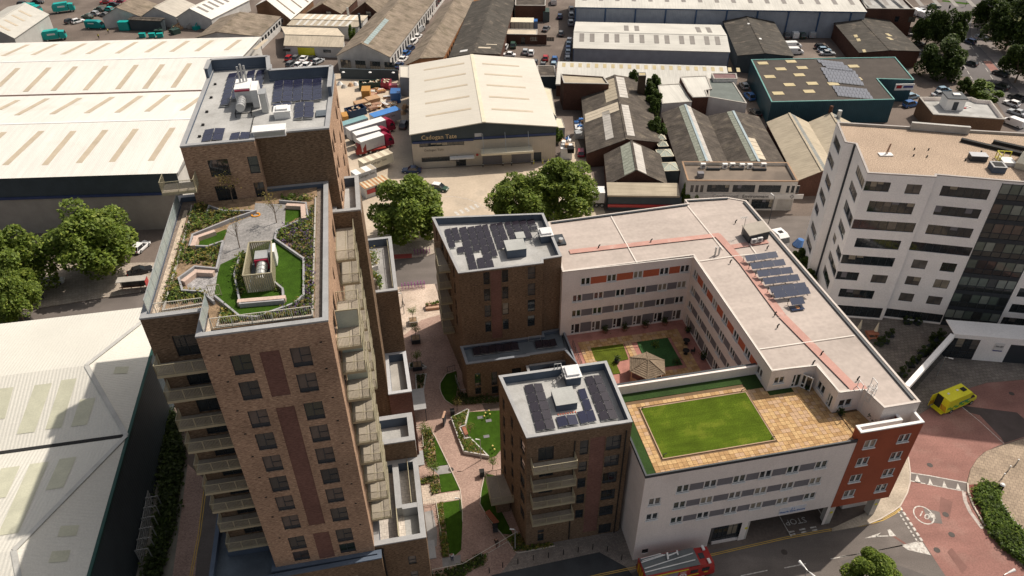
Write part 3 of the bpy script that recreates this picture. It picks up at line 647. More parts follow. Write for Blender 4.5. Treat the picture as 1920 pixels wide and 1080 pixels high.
block(T, [(-.01, 21.72), (2.75, 21.72), (2.75, 27.78), (-.01, 27.78)], 0, 39.0, BR, ph=.1, cw=.3)
block(T, [(.0, 20.72), (2.76, 20.72), (2.76, 27.79), (.0, 27.79)], 0, 40, BR, {1: [(q, z, .9, 1.5, 'slim') for z in (36.6, 33.8, 31, 28.2, 25.4, 22.6, 19.8) for q in (1.5, 4.3)]}, ph=1.0, cw=.42)
block(T, [(.9, 27.81), (5.38, 27.81), (5.38, 39.7), (.9, 39.7)], 0, 24, BR, ph=1.1, cw=.42, rm=STONE)
block(T, [(2.77, 20.4), (5.56, 20.4), (5.42, 27.80), (2.77, 27.80)], 0, 14, BRD, ph=1.2, cw=.42, rm=CONC, cm=mat('pale_coping_metal', (.42, .43, .45), .5, var=.06))
block(T, [(1.8, 14.81), (5.26, 14.81), (5.26, 20.39), (1.8, 20.39)], 0, 9.6, BR, ph=.3)
block(T, [(.03, 10.7), (5.27, 10.7), (5.27, 14.8), (.03, 14.8)], 0, 16.2, BR, ph=1.3, cw=.6, rm=FELT, cm=MET)
block(T, [(0.01, .2), (5.22, .2), (5.28, 10.69), (.01, 10.69)], 0, 13.3, BR, {0: [(3.1, 9.0, .8, 1.5, 'slim', 2), (3.1, 6.2, .8, 1.5, 'slim')], 1: [(8.2, 9.6, 1.0, 1.6, 'slim')]}, ph=1.3, cw=.55, rm=paver('terrace_slabs', (.52, .47, .42), (.48, .44, .39), (.3, .27, .24), .5, .5, .02), cm=MET)
m = MB(); m.box(2.45, 4.2, 12.02, 3.1, 10.65, 13.38); m.box(3.1, 4.0, 12.02, 4.67, 4.6, 13.38); part('dividing_wall', m, MET, T)
m = MB(); m.box(2.45, .78, 12.03, 2.52, 4.2, 13.5); m.box(4.1, 4.65, 12.03, 4.16, 10.6, 13.5); part('terrace_screen', m, OLV, T)
m = MB(); m.box(3.2, .8, 12.0, 4.64, 3.95, 12.03); part('roof', m, FELT, T)
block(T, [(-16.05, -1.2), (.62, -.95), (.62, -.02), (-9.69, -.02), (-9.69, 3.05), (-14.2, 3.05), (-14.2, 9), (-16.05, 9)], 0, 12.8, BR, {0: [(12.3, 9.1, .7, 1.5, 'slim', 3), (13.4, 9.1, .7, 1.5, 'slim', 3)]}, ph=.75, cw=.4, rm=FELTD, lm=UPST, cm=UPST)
m = MB(); m.tube((.72, .08, 0), (.72, .08, 12.4), .07); m.box(.6, 0, 12.4, .84, .18, 12.7); part('drainpipe', m, BLK, T)
# small boxed vents on the front wall
vm = MB()
for z in zl[:-1]:
 for u in (-8.55, -.95): vm.box(u, -.05, z + 1.25, u + .18, 0, z + 1.35)
part('wall_vent', vm, BLK, T)
# ---- roof garden
gp = zm(240, 340, 3.692)
def tl(l, z=42.55): return [TF.px(*gp(*p), z) for p in l]
def tpoly(name, pts, z0, z1, m, px=True, kind=None):
 P = tl(pts, z1 if z1 > z0 else z0) if px else pts; mb = MB()
 if z1 > z0: mb.prism(P, z0, z1)
 else: mb.face([(x, y, z0) for x, y in P])
 return part(name, mb, m, T, kind=kind)
tpoly('garden_soil', [(-13.0, 4.5), (-12.9, 3.6), (-9.3, 3.6), (-8.7, .95), (-1.1, .95), (-1.1, 21.6), (-5.7, 21.6), (-5.7, 20.5), (-12.8, 20.5)], 42.55, 42.73, SOIL, px=False)
tpoly('pebble_strip', [(-13.55, 3.8), (-13.05, 3.8), (-12.95, 19.5), (-13.35, 19.5)], 42.57, 42.65, PEBBLE, px=False)
tpoly('pebble_strip', [(-9.15, .6), (-8.75, .6), (-8.75, 3.6), (-9.15, 3.6)], 42.57, 42.65, PEBBLE, px=False)
garden_path = [(880, 150), (1090, 160), (1085, 300), (1030, 330), (1015, 395), (650, 575), (610, 600), (665, 415), (685, 330), (700, 300), (870, 235)]
tpoly('stone_path', garden_path, 42.55, 42.75, paver('grey_garden_paving', (.27, .26, .255), (.23, .225, .22), (.15, .145, .14), .6, .2, .012))
tpoly('garden_patio', [(460, 590), (615, 600), (625, 640), (600, 790), (585, 820), (510, 755), (415, 745), (400, 690)], 42.55, 42.75, mat('speckled_gravel', (.3, .29, .29), .95, var=.35, scale=3, fine=.4, fscale=12, bump=.6))
tpoly('lawn', [(640, 575), (1015, 395), (1025, 400), (1215, 530), (1210, 780), (1150, 840), (890, 930), (770, 930), (660, 840), (598, 790), (618, 650)], 42.55, 42.76, LAWN)
tpoly('lawn', [(490, 440), (500, 400), (680, 330), (685, 345), (655, 410), (560, 445)], 42.55, 42.765, LAWN)
tpoly('lawn', [(1095, 160), (1195, 190), (1195, 240), (1085, 300)], 42.55, 42.77, LAWN)
def wallrun(pts, h, w, m=CONC, z=42.55, name='planter_wall', px=True):
 P = tl(pts, z + h) if px else pts; mb = MB()
 for a, b in zip(P, P[1:]): 
  d = Vector((b[0] - a[0], b[1] - a[1])).normalized() * w * .5
  mb.bar((a[0] - d.x, a[1] - d.y, z + h / 2), (b[0] + d.x, b[1] + d.y, z + h / 2 + .002), w, h)
 return part(name, mb, m, T)
WG = mat('grey_planter_wall', (.3, .3, .31), .85, var=.1)
wallrun([(880, 200), (700, 262), (445, 365), (425, 442), (550, 446), (655, 410), (612, 600)], .55, .16, WG)
wallrun([(612, 600), (460, 585), (350, 665), (375, 750), (510, 758), (590, 825)], .55, .16, WG)
wallrun([(1030, 330), (1015, 392), (1215, 530), (1215, 780), (1150, 840), (890, 932), (770, 928), (665, 842), (600, 790)], .5, .16, WG)
wallrun([(1050, 130), (1230, 145), (1245, 240), (1085, 310), (1030, 330)], .5, .14, WG)
wallrun([(545, 215), (560, 165), (660, 200), (880, 200)], .45, .14, WG)
wallrun([(735, 640), (775, 845)], .6, .14, WG); wallrun([(775, 845), (1072, 820), (1070, 740), (1010, 690)], .6, .14, WG); wallrun([(735, 640), (770, 520)], .6, .14, WG)
wallrun([(440, 165), (425, 260), (240, 890), (535, 840)], .35, .13, CONC); wallrun([(1298, 112), (1275, 925), (615, 1000), (650, 880)], .35, .13, CONC)
bd = [MATS['shrub_leaves'], MATS['dry_leaves'], MATS['dark_leaves'], leafmat('purple_flowers', (.09, .06, .14), (.14, .09, .2))]
bd2 = [LEAFM, LEAFY, LEAFD]
def gplant(pts, n, h, seed, ms=bd2, nm='garden_planting', leaf=.1): tufts(nm, tl(pts, 42.75), n, h, 42.73, ms, seed, T, leaf=leaf)
gplant([(460, 160), (560, 170), (560, 215), (860, 200), (690, 260), (430, 360), (360, 560), (330, 640), (265, 830), (240, 860), (430, 250)], 420, .42, 1)
gplant([(660, 420), (605, 590), (470, 570), (360, 560), (420, 455), (560, 455)], 240, .35, 2)
gplant([(340, 670), (375, 760), (505, 765), (575, 825), (300, 850), (265, 830)], 200, .4, 3)
gplant([(1090, 310), (1250, 250), (1285, 130), (1280, 900), (1000, 940), (900, 945), (1160, 850), (1222, 780), (1225, 530), (1030, 385)], 720, .42, 4, bd)
gplant([(1060, 100), (1290, 110), (1245, 150), (1060, 130)], 60, .4, 5)
gplant([(650, 860), (770, 940), (1240, 900), (1260, 915), (640, 985)], 180, .35, 6)
gplant([(740, 640), (775, 530), (815, 510), (800, 770), (775, 800)], 130, .7, 7)
gplant([(1015, 700), (1065, 745), (1065, 770), (1010, 760)], 25, .4, 8)
# timber benches of the garden
for l in ([(1110, 160), (1210, 165), (1215, 245)], [(585, 345), (470, 385), (450, 435)], [(575, 625), (470, 620), (390, 680)], [(775, 825), (1070, 800)]):
 wallrun(l, .62, .42, mat('pinkish_bench_timber', (.5, .38, .32), .8, var=.1, streak=((6, 1, 1), 3.0, .1)), name='bench_seat')
# plant enclosure with the duct inside
en = thing('plant_enclosure', 'olive slatted screen box around a duct on the tower lawn', 'enclosure', TF.w(-6.4, 5.1) + (42.75,), TF.ang)
ex = [(0, 0, 0), (2.25, 0, 0)]
for a, b, nm in (((0, 0), (2.2, -.05), 1), ((2.2, -.05), (1.95, 4.6), 1), ((1.95, 4.6), (.1, 4.75), 1), ((.1, 4.75), (0, 0), 1)):
 L = math.hypot(b[0] - a[0], b[1] - a[1]); n = int(L / .16); mb = MB()
 for i in range(n):
  t0 = i / n; t1 = (i + .72) / n; mb.bar((a[0] + (b[0] - a[0]) * t0, a[1] + (b[1] - a[1]) * t0, .85), (a[0] + (b[0] - a[0]) * t1, a[1] + (b[1] - a[1]) * t1, .85), .04, 1.7)
 part('screen_panel', mb, OLV, en); mb = MB(); mb.bar((*a, 1.72), (*b, 1.72), .1); part('top_rail', mb, OLV, en)
mb = MB(); mb.face([(.05, .02, .03), (2.1, .02, .03), (1.9, 4.5, .03), (.1, 4.6, .03)]); part('floor', mb, FELTD, en)
du = thing('ventilation_duct', 'silver spiral duct with a red banded fan box inside the roof screen', 'duct', TF.w(-5.3, 5.7) + (42.8,), TF.ang)
mb = MB()
for i in range(4): mb.tube((0, i * .55, .55), (0, i * .55 + .5, .6), .42, n=14); mb.tube((0, i * .55 + .48, .6), (0, i * .55 + .56, .6), .46, n=14)
part('duct_pipe', mb, GALV, du); mb = MB(); mb.box(-.55, 2.3, .1, .55, 3.5, 1.2); part('fan_box', mb, GALV, du); mb = MB(); mb.box(-.56, 2.15, .15, .56, 2.3, 1.1); part('red_flange', mb, PT['maroon'], du)
mb = MB(); mb.box(.65, 2.7, 0, 1.1, 4.0, 1.45); part('cabinet', mb, WHT, du)
# railings round the garden
def rail_thing(label, pts, z, h=1.05, bars=.16, m=None, glassy=False, ang=0, F=None, post=1.5, cat='railing'):
 t = thing('railing', label, cat, (0, 0, 0) if F is None else (*F.O, 0), 0 if F is None else F.ang)
 for a, b in zip(pts, pts[1:]):
  mb = MB(); railing_mb(mb, a, b, z, h, post, bars, .035); part('rail_panel', mb, m or GALV, t)
  if glassy:
   g_ = MB(); g_.bar((a[0], a[1], z + h * .55), (b[0], b[1], z + h * .55 + .001), .02, h * .8); part('glass_panel', g_, mat('pale_glass', (.30, .36, .36), .2, var=.05), t)
 return t
CRW = mat('cream_metal', (.6, .58, .5), .5, .1, var=.05)
rail_thing('cream bar railing along the south rim of the tower garden', [(-8.6, 1.0), (-1.2, 1.0)], 42.75, m=CRW, F=TF)
rail_thing('cream bar railing on the south west rim of the tower garden', [(-13.1, 3.75), (-9.55, 3.75)], 42.75, m=CRW, F=TF)
rail_thing('glazed railing down the long west side of the tower garden', [(-13.75, 20.3), (-13.75, 3.9)], 42.75, 1.35, 0, glassy=True, F=TF)
rail_thing('glazed railing at the inner corner of the tower garden', [(-9.2, 3.7), (-9.2, .6)], 42.75, 1.35, 0, glassy=True, F=TF)
rail_thing('short olive gate between two planters of the tower garden', [(-9.3, 5.2), (-8.4, 5.2)], 42.75, 1.1, .14, m=OLV, F=TF)
# saplings
def sapling(label, F, p, z, h, n, seed, m, spread=.9, group=None, cat='tree', nm='sapling'):
 rnd = random.Random(seed); w = F.w(*p) if F else p; t = thing(nm, label, cat, (*w, z), 0, group); s = MB(); tips = []
 s.tube((0, 0, 0), (.05, .03, h * .55), .05, .035, 5)
 for i in range(11):
  a = rnd.uniform(0, 6.28); q = rnd.uniform(.35, 1) * spread; z0 = h * rnd.uniform(.3, .6); e = (math.cos(a) * q, math.sin(a) * q, h * rnd.uniform(.65, 1)); s.tube((.04, .02, z0), e, .02, .006, 4, cap=False); tips.append(e)
  for j in range(2): a2 = rnd.uniform(0, 6.28); e2 = (e[0] * .7 + math.cos(a2) * .3, e[1] * .7 + math.sin(a2) * .3, e[2] * .95); s.tube((e[0] * .6, e[1] * .6, z0 + (e[2] - z0) * .6), e2, .012, .004, 3, cap=False); tips.append(e2)
 part('trunk', s, BARK, t); c = MB(); pts = [(e[0] + rnd.gauss(0, .18), e[1] + rnd.gauss(0, .18), e[2] + rnd.gauss(0, .2)) for e in tips for _ in range(n // len(tips) + 1)]
 leaves_mb(c, pts, .07, rnd); part('crown', c, m, t); return t
sapling('bare branching sapling beside the slatted enclosure on the tower roof', TF, (-7.6, 11.9), 42.75, 3.4, 50, 1, LEAFY, 1.1)
sapling('thin yellow green sapling on the east side of the tower garden path', TF, (-4.65, 15.4), 42.75, 3.0, 170, 2, LEAFY, .9)
sapling('yellow leaved sapling against the upper storey wall of the tower', TF, (-8.9, 19.9), 42.75, 3.2, 300, 3, LEAFY, .9)
t = thing('orange_ring', 'flat orange play ring lying on the grey roof garden path', 'toy', TF.w(-6.6, 17.1) + (42.75,))
mb = MB(); [mb.bar((math.cos(i * .524) * .38, math.sin(i * .524) * .3, .05), (math.cos((i + 1) * .524) * .38, math.sin((i + 1) * .524) * .3, .05), .12, .08) for i in range(12)]; part('ring', mb, paint('orange', (.7, .3, .03)), t)
# ---- tower roof plant
up_ = lambda u, v: TF.loc(tuple(c * .9737 for c in TF.w(u, v)))
uq = lambda l: [(up_(*a), up_(*b), up_(*c), n, m) for a, b, c, n, m in l]
_pm = {}
def pv_array(name, label, F, quads, z, m, tilt=.1, group=None, cat='solar panels'):
 """quads: (p_nearleft, p_nearright, p_farleft, n rows, n columns) in F's axes; each module its own object"""
 t = thing(name, label, cat, (*F.O, 0), F.ang, group)
 for (a, b, c, nr, nc) in quads:
  A = Vector((*a, z)); ux = Vector((*b, z)) - A; uy = Vector((*c, z)) - A; w = ux.length / nc; l = uy.length / nr; x = ux.normalized(); y = uy.normalized()
  k = (round(w, 2), round(l, 2), m.name)
  if k not in _pm:
   q = MB(); q.box(.035, .035, 0, w - .035, l - .035, .04, 1, 0); _pm[k] = q.mesh('solar_panel', [m, SOLF])
  for i in range(nr):
   for j in range(nc):
    P = A + y * (l * i) + x * (w * j); s = 1 if (j % 2 == 0) else -1; tz = tilt * s
    xx = Vector((x.x, x.y, tz)).normalized(); zz = xx.cross(y).normalized(); P = P + Vector((0, 0, .12 if s > 0 else .12 + tilt * w))
    link('solar_panel', _pm[k], t, mat=Matrix(((xx.x, y.x, zz.x, P.x), (xx.y, y.y, zz.y, P.y), (xx.z, y.z, zz.z, P.z), (0, 0, 0, 1))))
  for q_ in (0, 1): fr = MB(); fr.bar(A + uy * q_ + Vector((0, 0, .06)), A + ux + uy * q_ + Vector((0, 0, .06)), .05); part('mounting_rail', fr, GALV, t)
 return t
pv_array('solar_array', 'dark blue solar panels in four strips on the tower roof, west half', TF, uq([((-10.2, 31.0), (-9.25, 30.8), (-10.2, 39.7), 6, 1), ((-9.15, 32.3), (-8.25, 32.3), (-9.3, 39.9), 5, 1), ((-8.05, 34.4), (-7.15, 34.3), (-8.15, 40.0), 4, 1), ((-7.05, 32.5), (-6.15, 32.3), (-7.2, 40.0), 5, 1)]), 48.52, SOLAR)
pv_array('solar_array', 'dark blue solar panels in five strips on the tower roof, east half', TF, uq([((-4.95, 30.6), (.15, 30.3), (-5.0, 36.4), 4, 5), ((-4.8, 29.0), (-2.9, 29.0), (-4.8, 30.3), 1, 2), ((-2.6, 26.3), (-.65, 26.1), (-2.65, 30.1), 3, 2)]), 48.52, SOLAR)
pv_array('solar_array', 'small set of solar panels at the south west corner of the tower roof', TF, uq([((-10.95, 22.9), (-9.0, 22.9), (-10.95, 25.5), 2, 2), ((-8.4, 22.7), (-6.55, 22.6), (-8.4, 24.2), 1, 2)]), 48.52, SOLAR)
ah = thing('air_handling_unit', 'pale air handling unit with silver duct and flues on tower roof', 'air handler', TF.w(*up_(-8.3, 29.4)) + (48.45,), TF.ang)
mb = MB(); mb.box(0, 1.0, .5, 1.5, 3.6, 2.0); part('casing', mb, WHT, ah); mb = MB(); mb.box(1.55, .6, .1, 2.2, 3.0, 1.9); part('side_cabinet', mb, WHT, ah)
mb = MB(); [mb.tube((.6, -1.3 + .5 * i, 1.0), (.6, -.85 + .5 * i, 1.0), .42, n=14) for i in range(4)]; [mb.tube((.6, -.87 + .5 * i, 1.0), (.6, -.79 + .5 * i, 1.0), .46, n=14) for i in range(4)]; part('duct_pipe', mb, GALV, ah)
mb = MB(); mb.box(.05, .85, 1.75, 1.45, 1.0, 1.9); part('red_flange', mb, PT['maroon'], ah)
mb = MB(); [mb.tube((.5 + .3 * i, 2.6 + .1 * i, 2), (.5 + .3 * i, 2.7 + .1 * i, 3.6 + .2 * (i % 2)), .1, n=8) for i in range(3)]; part('flue', mb, GALV, ah)
mb = MB(); [mb.bar((x, y, 0), (x, y, .5), .06) for x in (0, 1.5) for y in (-1.2, 1.1, 3.4)]; mb.bar((0, -1.2, .4), (1.6, -1.2, .4), .08); mb.bar((0, -1.2, .4), (0, 3.4, .4), .08); mb.bar((1.5, -1.2, .4), (1.5, 3.4, .4), .08); part('support_frame', mb, BLK, ah)
def boxthing(name, label, cat, F, u, v, z, w, d, h, m, lid=None, lidm=None, group=None, over=.06, parts=()):
 t = thing(name, label, cat, (*F.w(u, v), z), F.ang, group); mb = MB(); mb.box(0, 0, 0, w, d, h); part('casing', mb, m, t)
 if lid: mb = MB(); mb.box(-over, -over, h, w + over, d + over, h + lid); part('lid', mb, lidm or m, t)
 for (nm, a, m_) in parts: mb = MB(); mb.box(*a); part(nm, mb, m_, t)
 return t
boxthing('heat_pump', 'white square fan unit among the solar panels on tower roof', 'fan unit', TF, *up_(-4.45, 26.9), 48.45, 1.5, 1.4, .7, WHT, .08, WHT, parts=[('fan_cowl', (.2, .2, .78, 1.3, 1.2, .95), WHT)])
boxthing('roof_duct', 'tall grey duct rising between solar arrays on the tower roof', 'duct', TF, *up_(-5.75, 28.6), 48.45, .6, 1.2, 2.0, GALV, .06)
boxthing('roof_hatch', 'long white louvred roof box by the tower roof south edge', 'roof box', TF, *up_(-6.2, 23.0), 48.45, 2.9, 1.3, .6, WHT, .08, WHT, parts=[('louvre', (.1, -.03, .15, 2.8, -.005, .5), GALV)])
boxthing('roof_step', 'dark square access plate on the tower roof near east edge', 'plate', TF, *up_(-.4, 26.6), 48.45, .9, 1.2, .12, FELTD, .04, FELTD)
t = thing('roof_anchor_line', 'row of black safety anchors along the west side of tower roof', 'anchors', (*TF.O, 48.45), TF.ang)
for v in (22.5, 25, 28, 31.5, 35): mb = MB(); mb.box(-11.0, v, 0, -10.75, v + .25, .15); part('anchor', mb, BLK, t)
rail_thing('thin black cable run crossing the tower roof near its hatch', [(-6.3, 21.2), (-6.2, 26)], 48.45, .15, 0, m=BLK, F=TF, cat='cable run')
# terrace planters east of the tower (z 22.9)
zt = 22.9
def tprism(name, P, z0, z1, m): mb = MB(); mb.prism(P, z0, z1); return part(name, mb, m, T)
PL = mat('white_planter', (.5, .49, .47), .8, var=.08)
tprism('planter', [(1.5, 33.2), (3.3, 34.0), (3.55, 35.2), (3.2, 37.2), (1.5, 37.6)], zt, zt + .7, PL); tufts('planting', [(1.6, 33.4), (3.2, 34.1), (3.4, 35.2), (3.1, 37.0), (1.6, 37.4)], 70, .8, zt + .7, bd2, 21, T)
tprism('planter', [(1.5, 31.2), (2.6, 31.2), (3.0, 31.0), (3.0, 28.8), (3.6, 28.8), (3.6, 31.6), (2.8, 32.6), (1.5, 32.6)], zt, zt + .6, PL); tufts('planting', [(1.6, 31.3), (3.0, 31.2), (3.1, 28.9), (3.5, 28.9), (3.5, 31.6), (2.8, 32.5), (1.6, 32.5)], 70, .6, zt + .6, bd2, 22, T)
rail_thing('olive railing inside the grey terrace parapet east of tower', [(4.8, 38.9), (4.85, 28.5)], zt, 1.2, .14, m=OLV, F=TF)
# ================================================================ BLOCK A (north brick block)
AF = Frame((-7.14, 81.24), 10.6)
A = thing('apartment_block', 'mid height brown brick block joined to the cream building, black solar roof', 'apartments', (*AF.O, 0), AF.ang)
ra = []
for z, h in ((17.55, 2.1), (14.68, 2.1), (11.8, 2.1), (9.0, 2.0)):
 ra += [(3.35, z, .85, h, 'slim', 0), (5.9, z, .85, h, 'slim'), (9.5, z, 1.05, h, 'slim', 2 if z > 12 else 0)]
ra += [(4.3, 7.6, 1.5, 12.1, 'panel')]
rwst = []
for z in (17.4, 14.5, 11.6, 8.8): rwst += [(2.0, z, .8, 1.9, 'slim', 0), (5.0, z, 1.5, 2.0, 'slim', 0), (8.2, z, .8, 1.9, 'slim', 0), (11.6, z, .8, 1.9, 'slim', 0)]
pa = [(0, 0), (11.62, 0), (11.8, .9), (14.46, 1.06), (14.46, 12.4), (-1.96, 14.6)]
block(A, pa, 0, 20, BR, {0: ra, 5: rwst}, ph=1.05, cw=.35)
for z in (17.2, 14.3, 11.5, 8.6, 5.9): b_ = balcony(A, -2.3, 4.6, -.4, 10.6, z, 'SWN')
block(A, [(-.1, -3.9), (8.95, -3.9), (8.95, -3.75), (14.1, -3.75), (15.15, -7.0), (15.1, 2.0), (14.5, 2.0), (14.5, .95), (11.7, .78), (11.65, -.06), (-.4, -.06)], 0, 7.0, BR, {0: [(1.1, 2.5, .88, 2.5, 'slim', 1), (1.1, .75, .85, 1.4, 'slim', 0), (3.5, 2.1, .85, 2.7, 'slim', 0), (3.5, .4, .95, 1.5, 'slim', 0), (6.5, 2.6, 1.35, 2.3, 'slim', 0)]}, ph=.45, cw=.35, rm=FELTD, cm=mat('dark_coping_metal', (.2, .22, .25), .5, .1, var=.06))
block(A, [(8.45, -9.8), (14.9, -9.8), (14.95, -3.8), (8.45, -3.8)], 0, 5.1, BR, ph=.9, cw=.35, rm=FELT)
pv_array('solar_array', 'large field of black solar panels on the roof of the northern brick block', AF, [((-.3, 7.35), (.6, 7.3), (-.5, 12.3), 3, 1), ((.62, 8.9), (1.6, 8.9), (.5, 12.4), 2, 1), ((.7, 5.8), (1.75, 5.75), (.65, 7.3), 1, 1), ((1.75, 1.4), (2.85, 1.4), (1.7, 12.3), 6, 1), ((2.95, 5.75), (4.0, 5.7), (2.85, 12.2), 4, 1), ((3.0, 1.4), (4.0, 1.35), (3.0, 4.1), 1, 1), ((4.08, 1.4), (5.15, 1.35), (3.95, 12.3), 6, 1), ((5.2, 4.0), (6.1, 3.95), (5.05, 12.3), 5, 1), ((6.35, 5.7), (7.3, 5.65), (6.25, 12.3), 4, 1), ((7.35, 6.4), (8.3, 6.45), (7.3, 12.4), 4, 1), ((8.6, 7.3), (9.5, 7.25), (8.45, 12.4), 3, 1), ((9.55, 8.9), (10.6, 8.8), (9.5, 12.4), 2, 1), ((10.8, 7.3), (11.8, 7.3), (10.7, 12.4), 3, 1), ((11.9, 9.4), (13.0, 9.3), (11.85, 12.4), 2, 1)], 19.0, SOLB, .13)
pv_array('solar_array', 'six black solar panels in deep shade on the low roof, north block', AF, [((1.25, -2.1), (7.9, -2.15), (1.3, -.3), 1, 6)], 6.62, SOLB, .13)
pv_array('solar_array', 'three black solar panels at the east end of the low north roof', AF, [((10.3, -2.4), (13.4, -2.5), (10.3, -.8), 1, 3)], 6.62, SOLB, .13)
pv_array('solar_array', 'pair of black solar panels on the small lowest roof beside the courtyard', AF, [((10.9, -5.2), (12.8, -5.25), (10.8, -3.8 - .2), 1, 2)], 4.3, SOLB, .13)
GLID = mat('grey_box_lid', (.34, .35, .34), .8, var=.08)
boxthing('lift_overrun', 'large grey flat topped roof box on the northern brick block', 'roof box', AF, 7.3, 3.4, 18.95, 2.7, 2.5, 1.35, UPST, .06, GLID)
boxthing('roof_vent_box', 'small tall grey vent box by the panels, northern brick block roof', 'roof box', AF, 9.2, 6.2, 18.95, 1.2, 1.5, 1.3, UPST, .06, GLID)
def smoke_vent(label, F, u, v, z):
 t = thing('access_hatch', label, 'roof hatch', (*F.w(u, v), z), F.ang)
 mb = MB(); mb.box(0, 0, 0, 1.7, 1.9, 1.2); part('hatch_base', mb, UPST, t); mb = MB(); mb.box(-.12, -.12, 1.2, 1.82, 2.02, 1.32); part('hatch_rim', mb, WHT, t)
 mb = MB(); mb.box(.1, .15, 1.32, 1.55, 1.75, 1.58); part('hatch_lid', mb, mat('polycarbonate_dome', (.62, .63, .64), .15, var=.05, spec=.6), t)
 lad = MB(); 
 for s in (0, .45): lad.bar((-1.6, .3 + s, 0), (-.2, .6 + s, 1.2), .05)
 for i in range(6): f = i / 5.5; lad.bar((-1.6 + 1.4 * f, .3 + .3 * f, 1.2 * f), (-1.6 + 1.4 * f, .75 + .3 * f, 1.2 * f), .04)
 part('access_ladder', lad, GALV, t); r = MB(); railing_mb(r, (-1.0, 1.9), (-.2, 1.9), .9, 1.0, .5, 0, .05); railing_mb(r, (-.2, 1.9), (-.2, .4), .9, .8, .8, 0, .05); part('guard_rail', r, GALV, t)
smoke_vent('white topped roof hatch with ladder at the east edge, northern brick block', AF, 12.7, 6.1, 18.95)
rail_thing('short guard rail on the low dark roof below the northern block', [(9.5, -.5), (11.3, -.5)], 6.6, .9, 0, F=AF)
wu = thing('extract_unit', 'dark extract unit with round cowl next to the northern block roof edge', 'fan unit', (*AF.w(15.0, 6.2), 17.9), AF.ang)
mb = MB(); mb.box(0, 0, 0, 1.5, 2.6, .5); part('casing', mb, DKF, wu); mb = MB(); mb.tube((.8, .6, .5), (.8, .6, 1.1), .35); part('cowl', mb, GALV, wu)
# ================================================================ BLOCK B (south brick block)
BF = Frame((1.37, 52.9), 10.6)
B = thing('apartment_block', 'brown brick block with four front balconies beside the cream building', 'apartments', (*BF.O, 0), BF.ang)
ob = [(1.28, 15.4, 1.72, 2.2, 'door', 0), (7.0, .9, 1.7, 17.0, 'panel')]
for z in (12.7, 9.8, 6.9): ob += [(1.4, z, 1.6, 2.0, 'door', 0)]
for z, h in ((15.35, 2.35), (12.5, 1.7), (9.65, 1.75), (6.75, 1.75), (4.0, 1.6)): ob.append((5.87, z, .95, h, 'slim', 0))
for z, h in ((15.4, 2.3), (12.6, 1.9), (9.7, 1.9), (6.6, 1.9), (3.6, 1.9)): ob.append((8.8, z, 1.7, h, 'dark', 0))
ob += [(1.4, 2.4, .75, .55, 'slim', 2), (1.4, .7, .75, 1.5, 'slim', 0), (8.95, .06, 1.55, 1.9, 'door', 0)]
ow = []
for z in (15.6, 12.7, 9.8, 6.9, 3.9): ow += [(1.3, z, .8, 1.9, 'slim', 0), (4.3, z, .8, 1.9, 'slim', 0), (7.6, z, 1.5, 2.0, 'slim', 0)]
block(B, [(0, 0), (11.5, 0), (11.5, 9.6), (-1.24, 9.65)], 0, 19.5, BR, {0: ob, 3: ow}, ph=1.05, cw=.35)
for z in (15.3, 12.35, 9.3, 6.1): balcony(B, .45, -1.4, 5.3, -.02, z, 'SWE', .95, split=3)
balcony(B, -3.4, 4.4, -.6, 8.6, 3.3, 'SWN')
mb = MB(); mb.box(-2.6, 5.4, 0, -.9, 8.4, 3.0); part('porch_wall', mb, BR, B)
mb = MB(); mb.box(5.2, -.12, .2, 5.32, -.02, 17.9); part('drainpipe', mb, BLK, B); mb = MB(); mb.tube((10.95, -.08, 0), (10.95, -.08, 18.3), .07); part('drainpipe', mb, BLK, B)
pv_array('solar_array', 'black solar panels in two tall double strips on the southern brick block', BF, [((1.4, 1.45), (3.5, 1.4), (1.45, 8.45), 5, 2), ((8.55, 1.5), (10.5, 1.45), (8.55, 8.4), 5, 2)], 18.5, SOLB, .13)
pv_array('solar_array', 'broken row of solar panels around the central box, southern brick block', BF, [((3.85, 1.5), (6.1, 1.5), (3.85, 3.0), 1, 2), ((6.3, 1.5), (7.25, 1.5), (6.25, 3.3), 1, 1), ((7.2, 1.55), (8.1, 1.5), (7.2, 6.6), 3, 1)], 18.5, SOLAR, .13)
boxthing('lift_overrun', 'square grey flat topped box in the middle of southern brick roof', 'roof box', BF, 4.15, 3.9, 18.45, 2.35, 2.5, 1.0, UPST, .06, GLID)
smoke_vent('white domed roof hatch with ladder at the north edge, southern brick block', BF, 6.2, 7.5, 18.45)
t = thing('red_bracket_row', 'short row of red brackets lying on the southern brick block roof', 'brackets', (*BF.w(4.2, 3.35), 18.47), BF.ang)
for i in range(8): mb = MB(); mb.box(i * .28, 0, 0, i * .28 + .12, .2, .08); part('bracket', mb, mat('faded_red', (.5, .15, .1), .7), t)
# ================================================================ CARE BUILDING (cream render, L shaped)
CF = Frame((14.27, 52.32), 10.9)
C = thing('care_building', 'long cream rendered L shaped building round a courtyard, red stripe on roof', 'building', (*CF.O, 0), CF.ang)
v0 = -1.2; TZ = 14.95
cxs = [3.25, 6.45, 9.85, 12.95, 16.25, 19.7]
def rowops(z, h, off=.6):
 o = []
 for x in cxs: o.append((x + off, z, 1.5, h, 'white'))
 for a, b in zip(cxs, cxs[1:]): o.append((a + 1.5 + off + .04, z + .04, b - a - 1.58, h - .08, 'panelg'))
 return o
of = rowops(11.5, 1.3) + rowops(8.65, 1.25) + rowops(5.9, 1.2)
of += [(.8, 10.1, 1.45, 1.25, 'white'), (.8, 7.4, 1.45, 1.2, 'white'), (1.0, .9, .8, .9, 'slim', 0)]
of += [(9.3, .0, 3.9, 3.6, 'none'), (14.0, 0, 10.2, 3.6, 'none')]
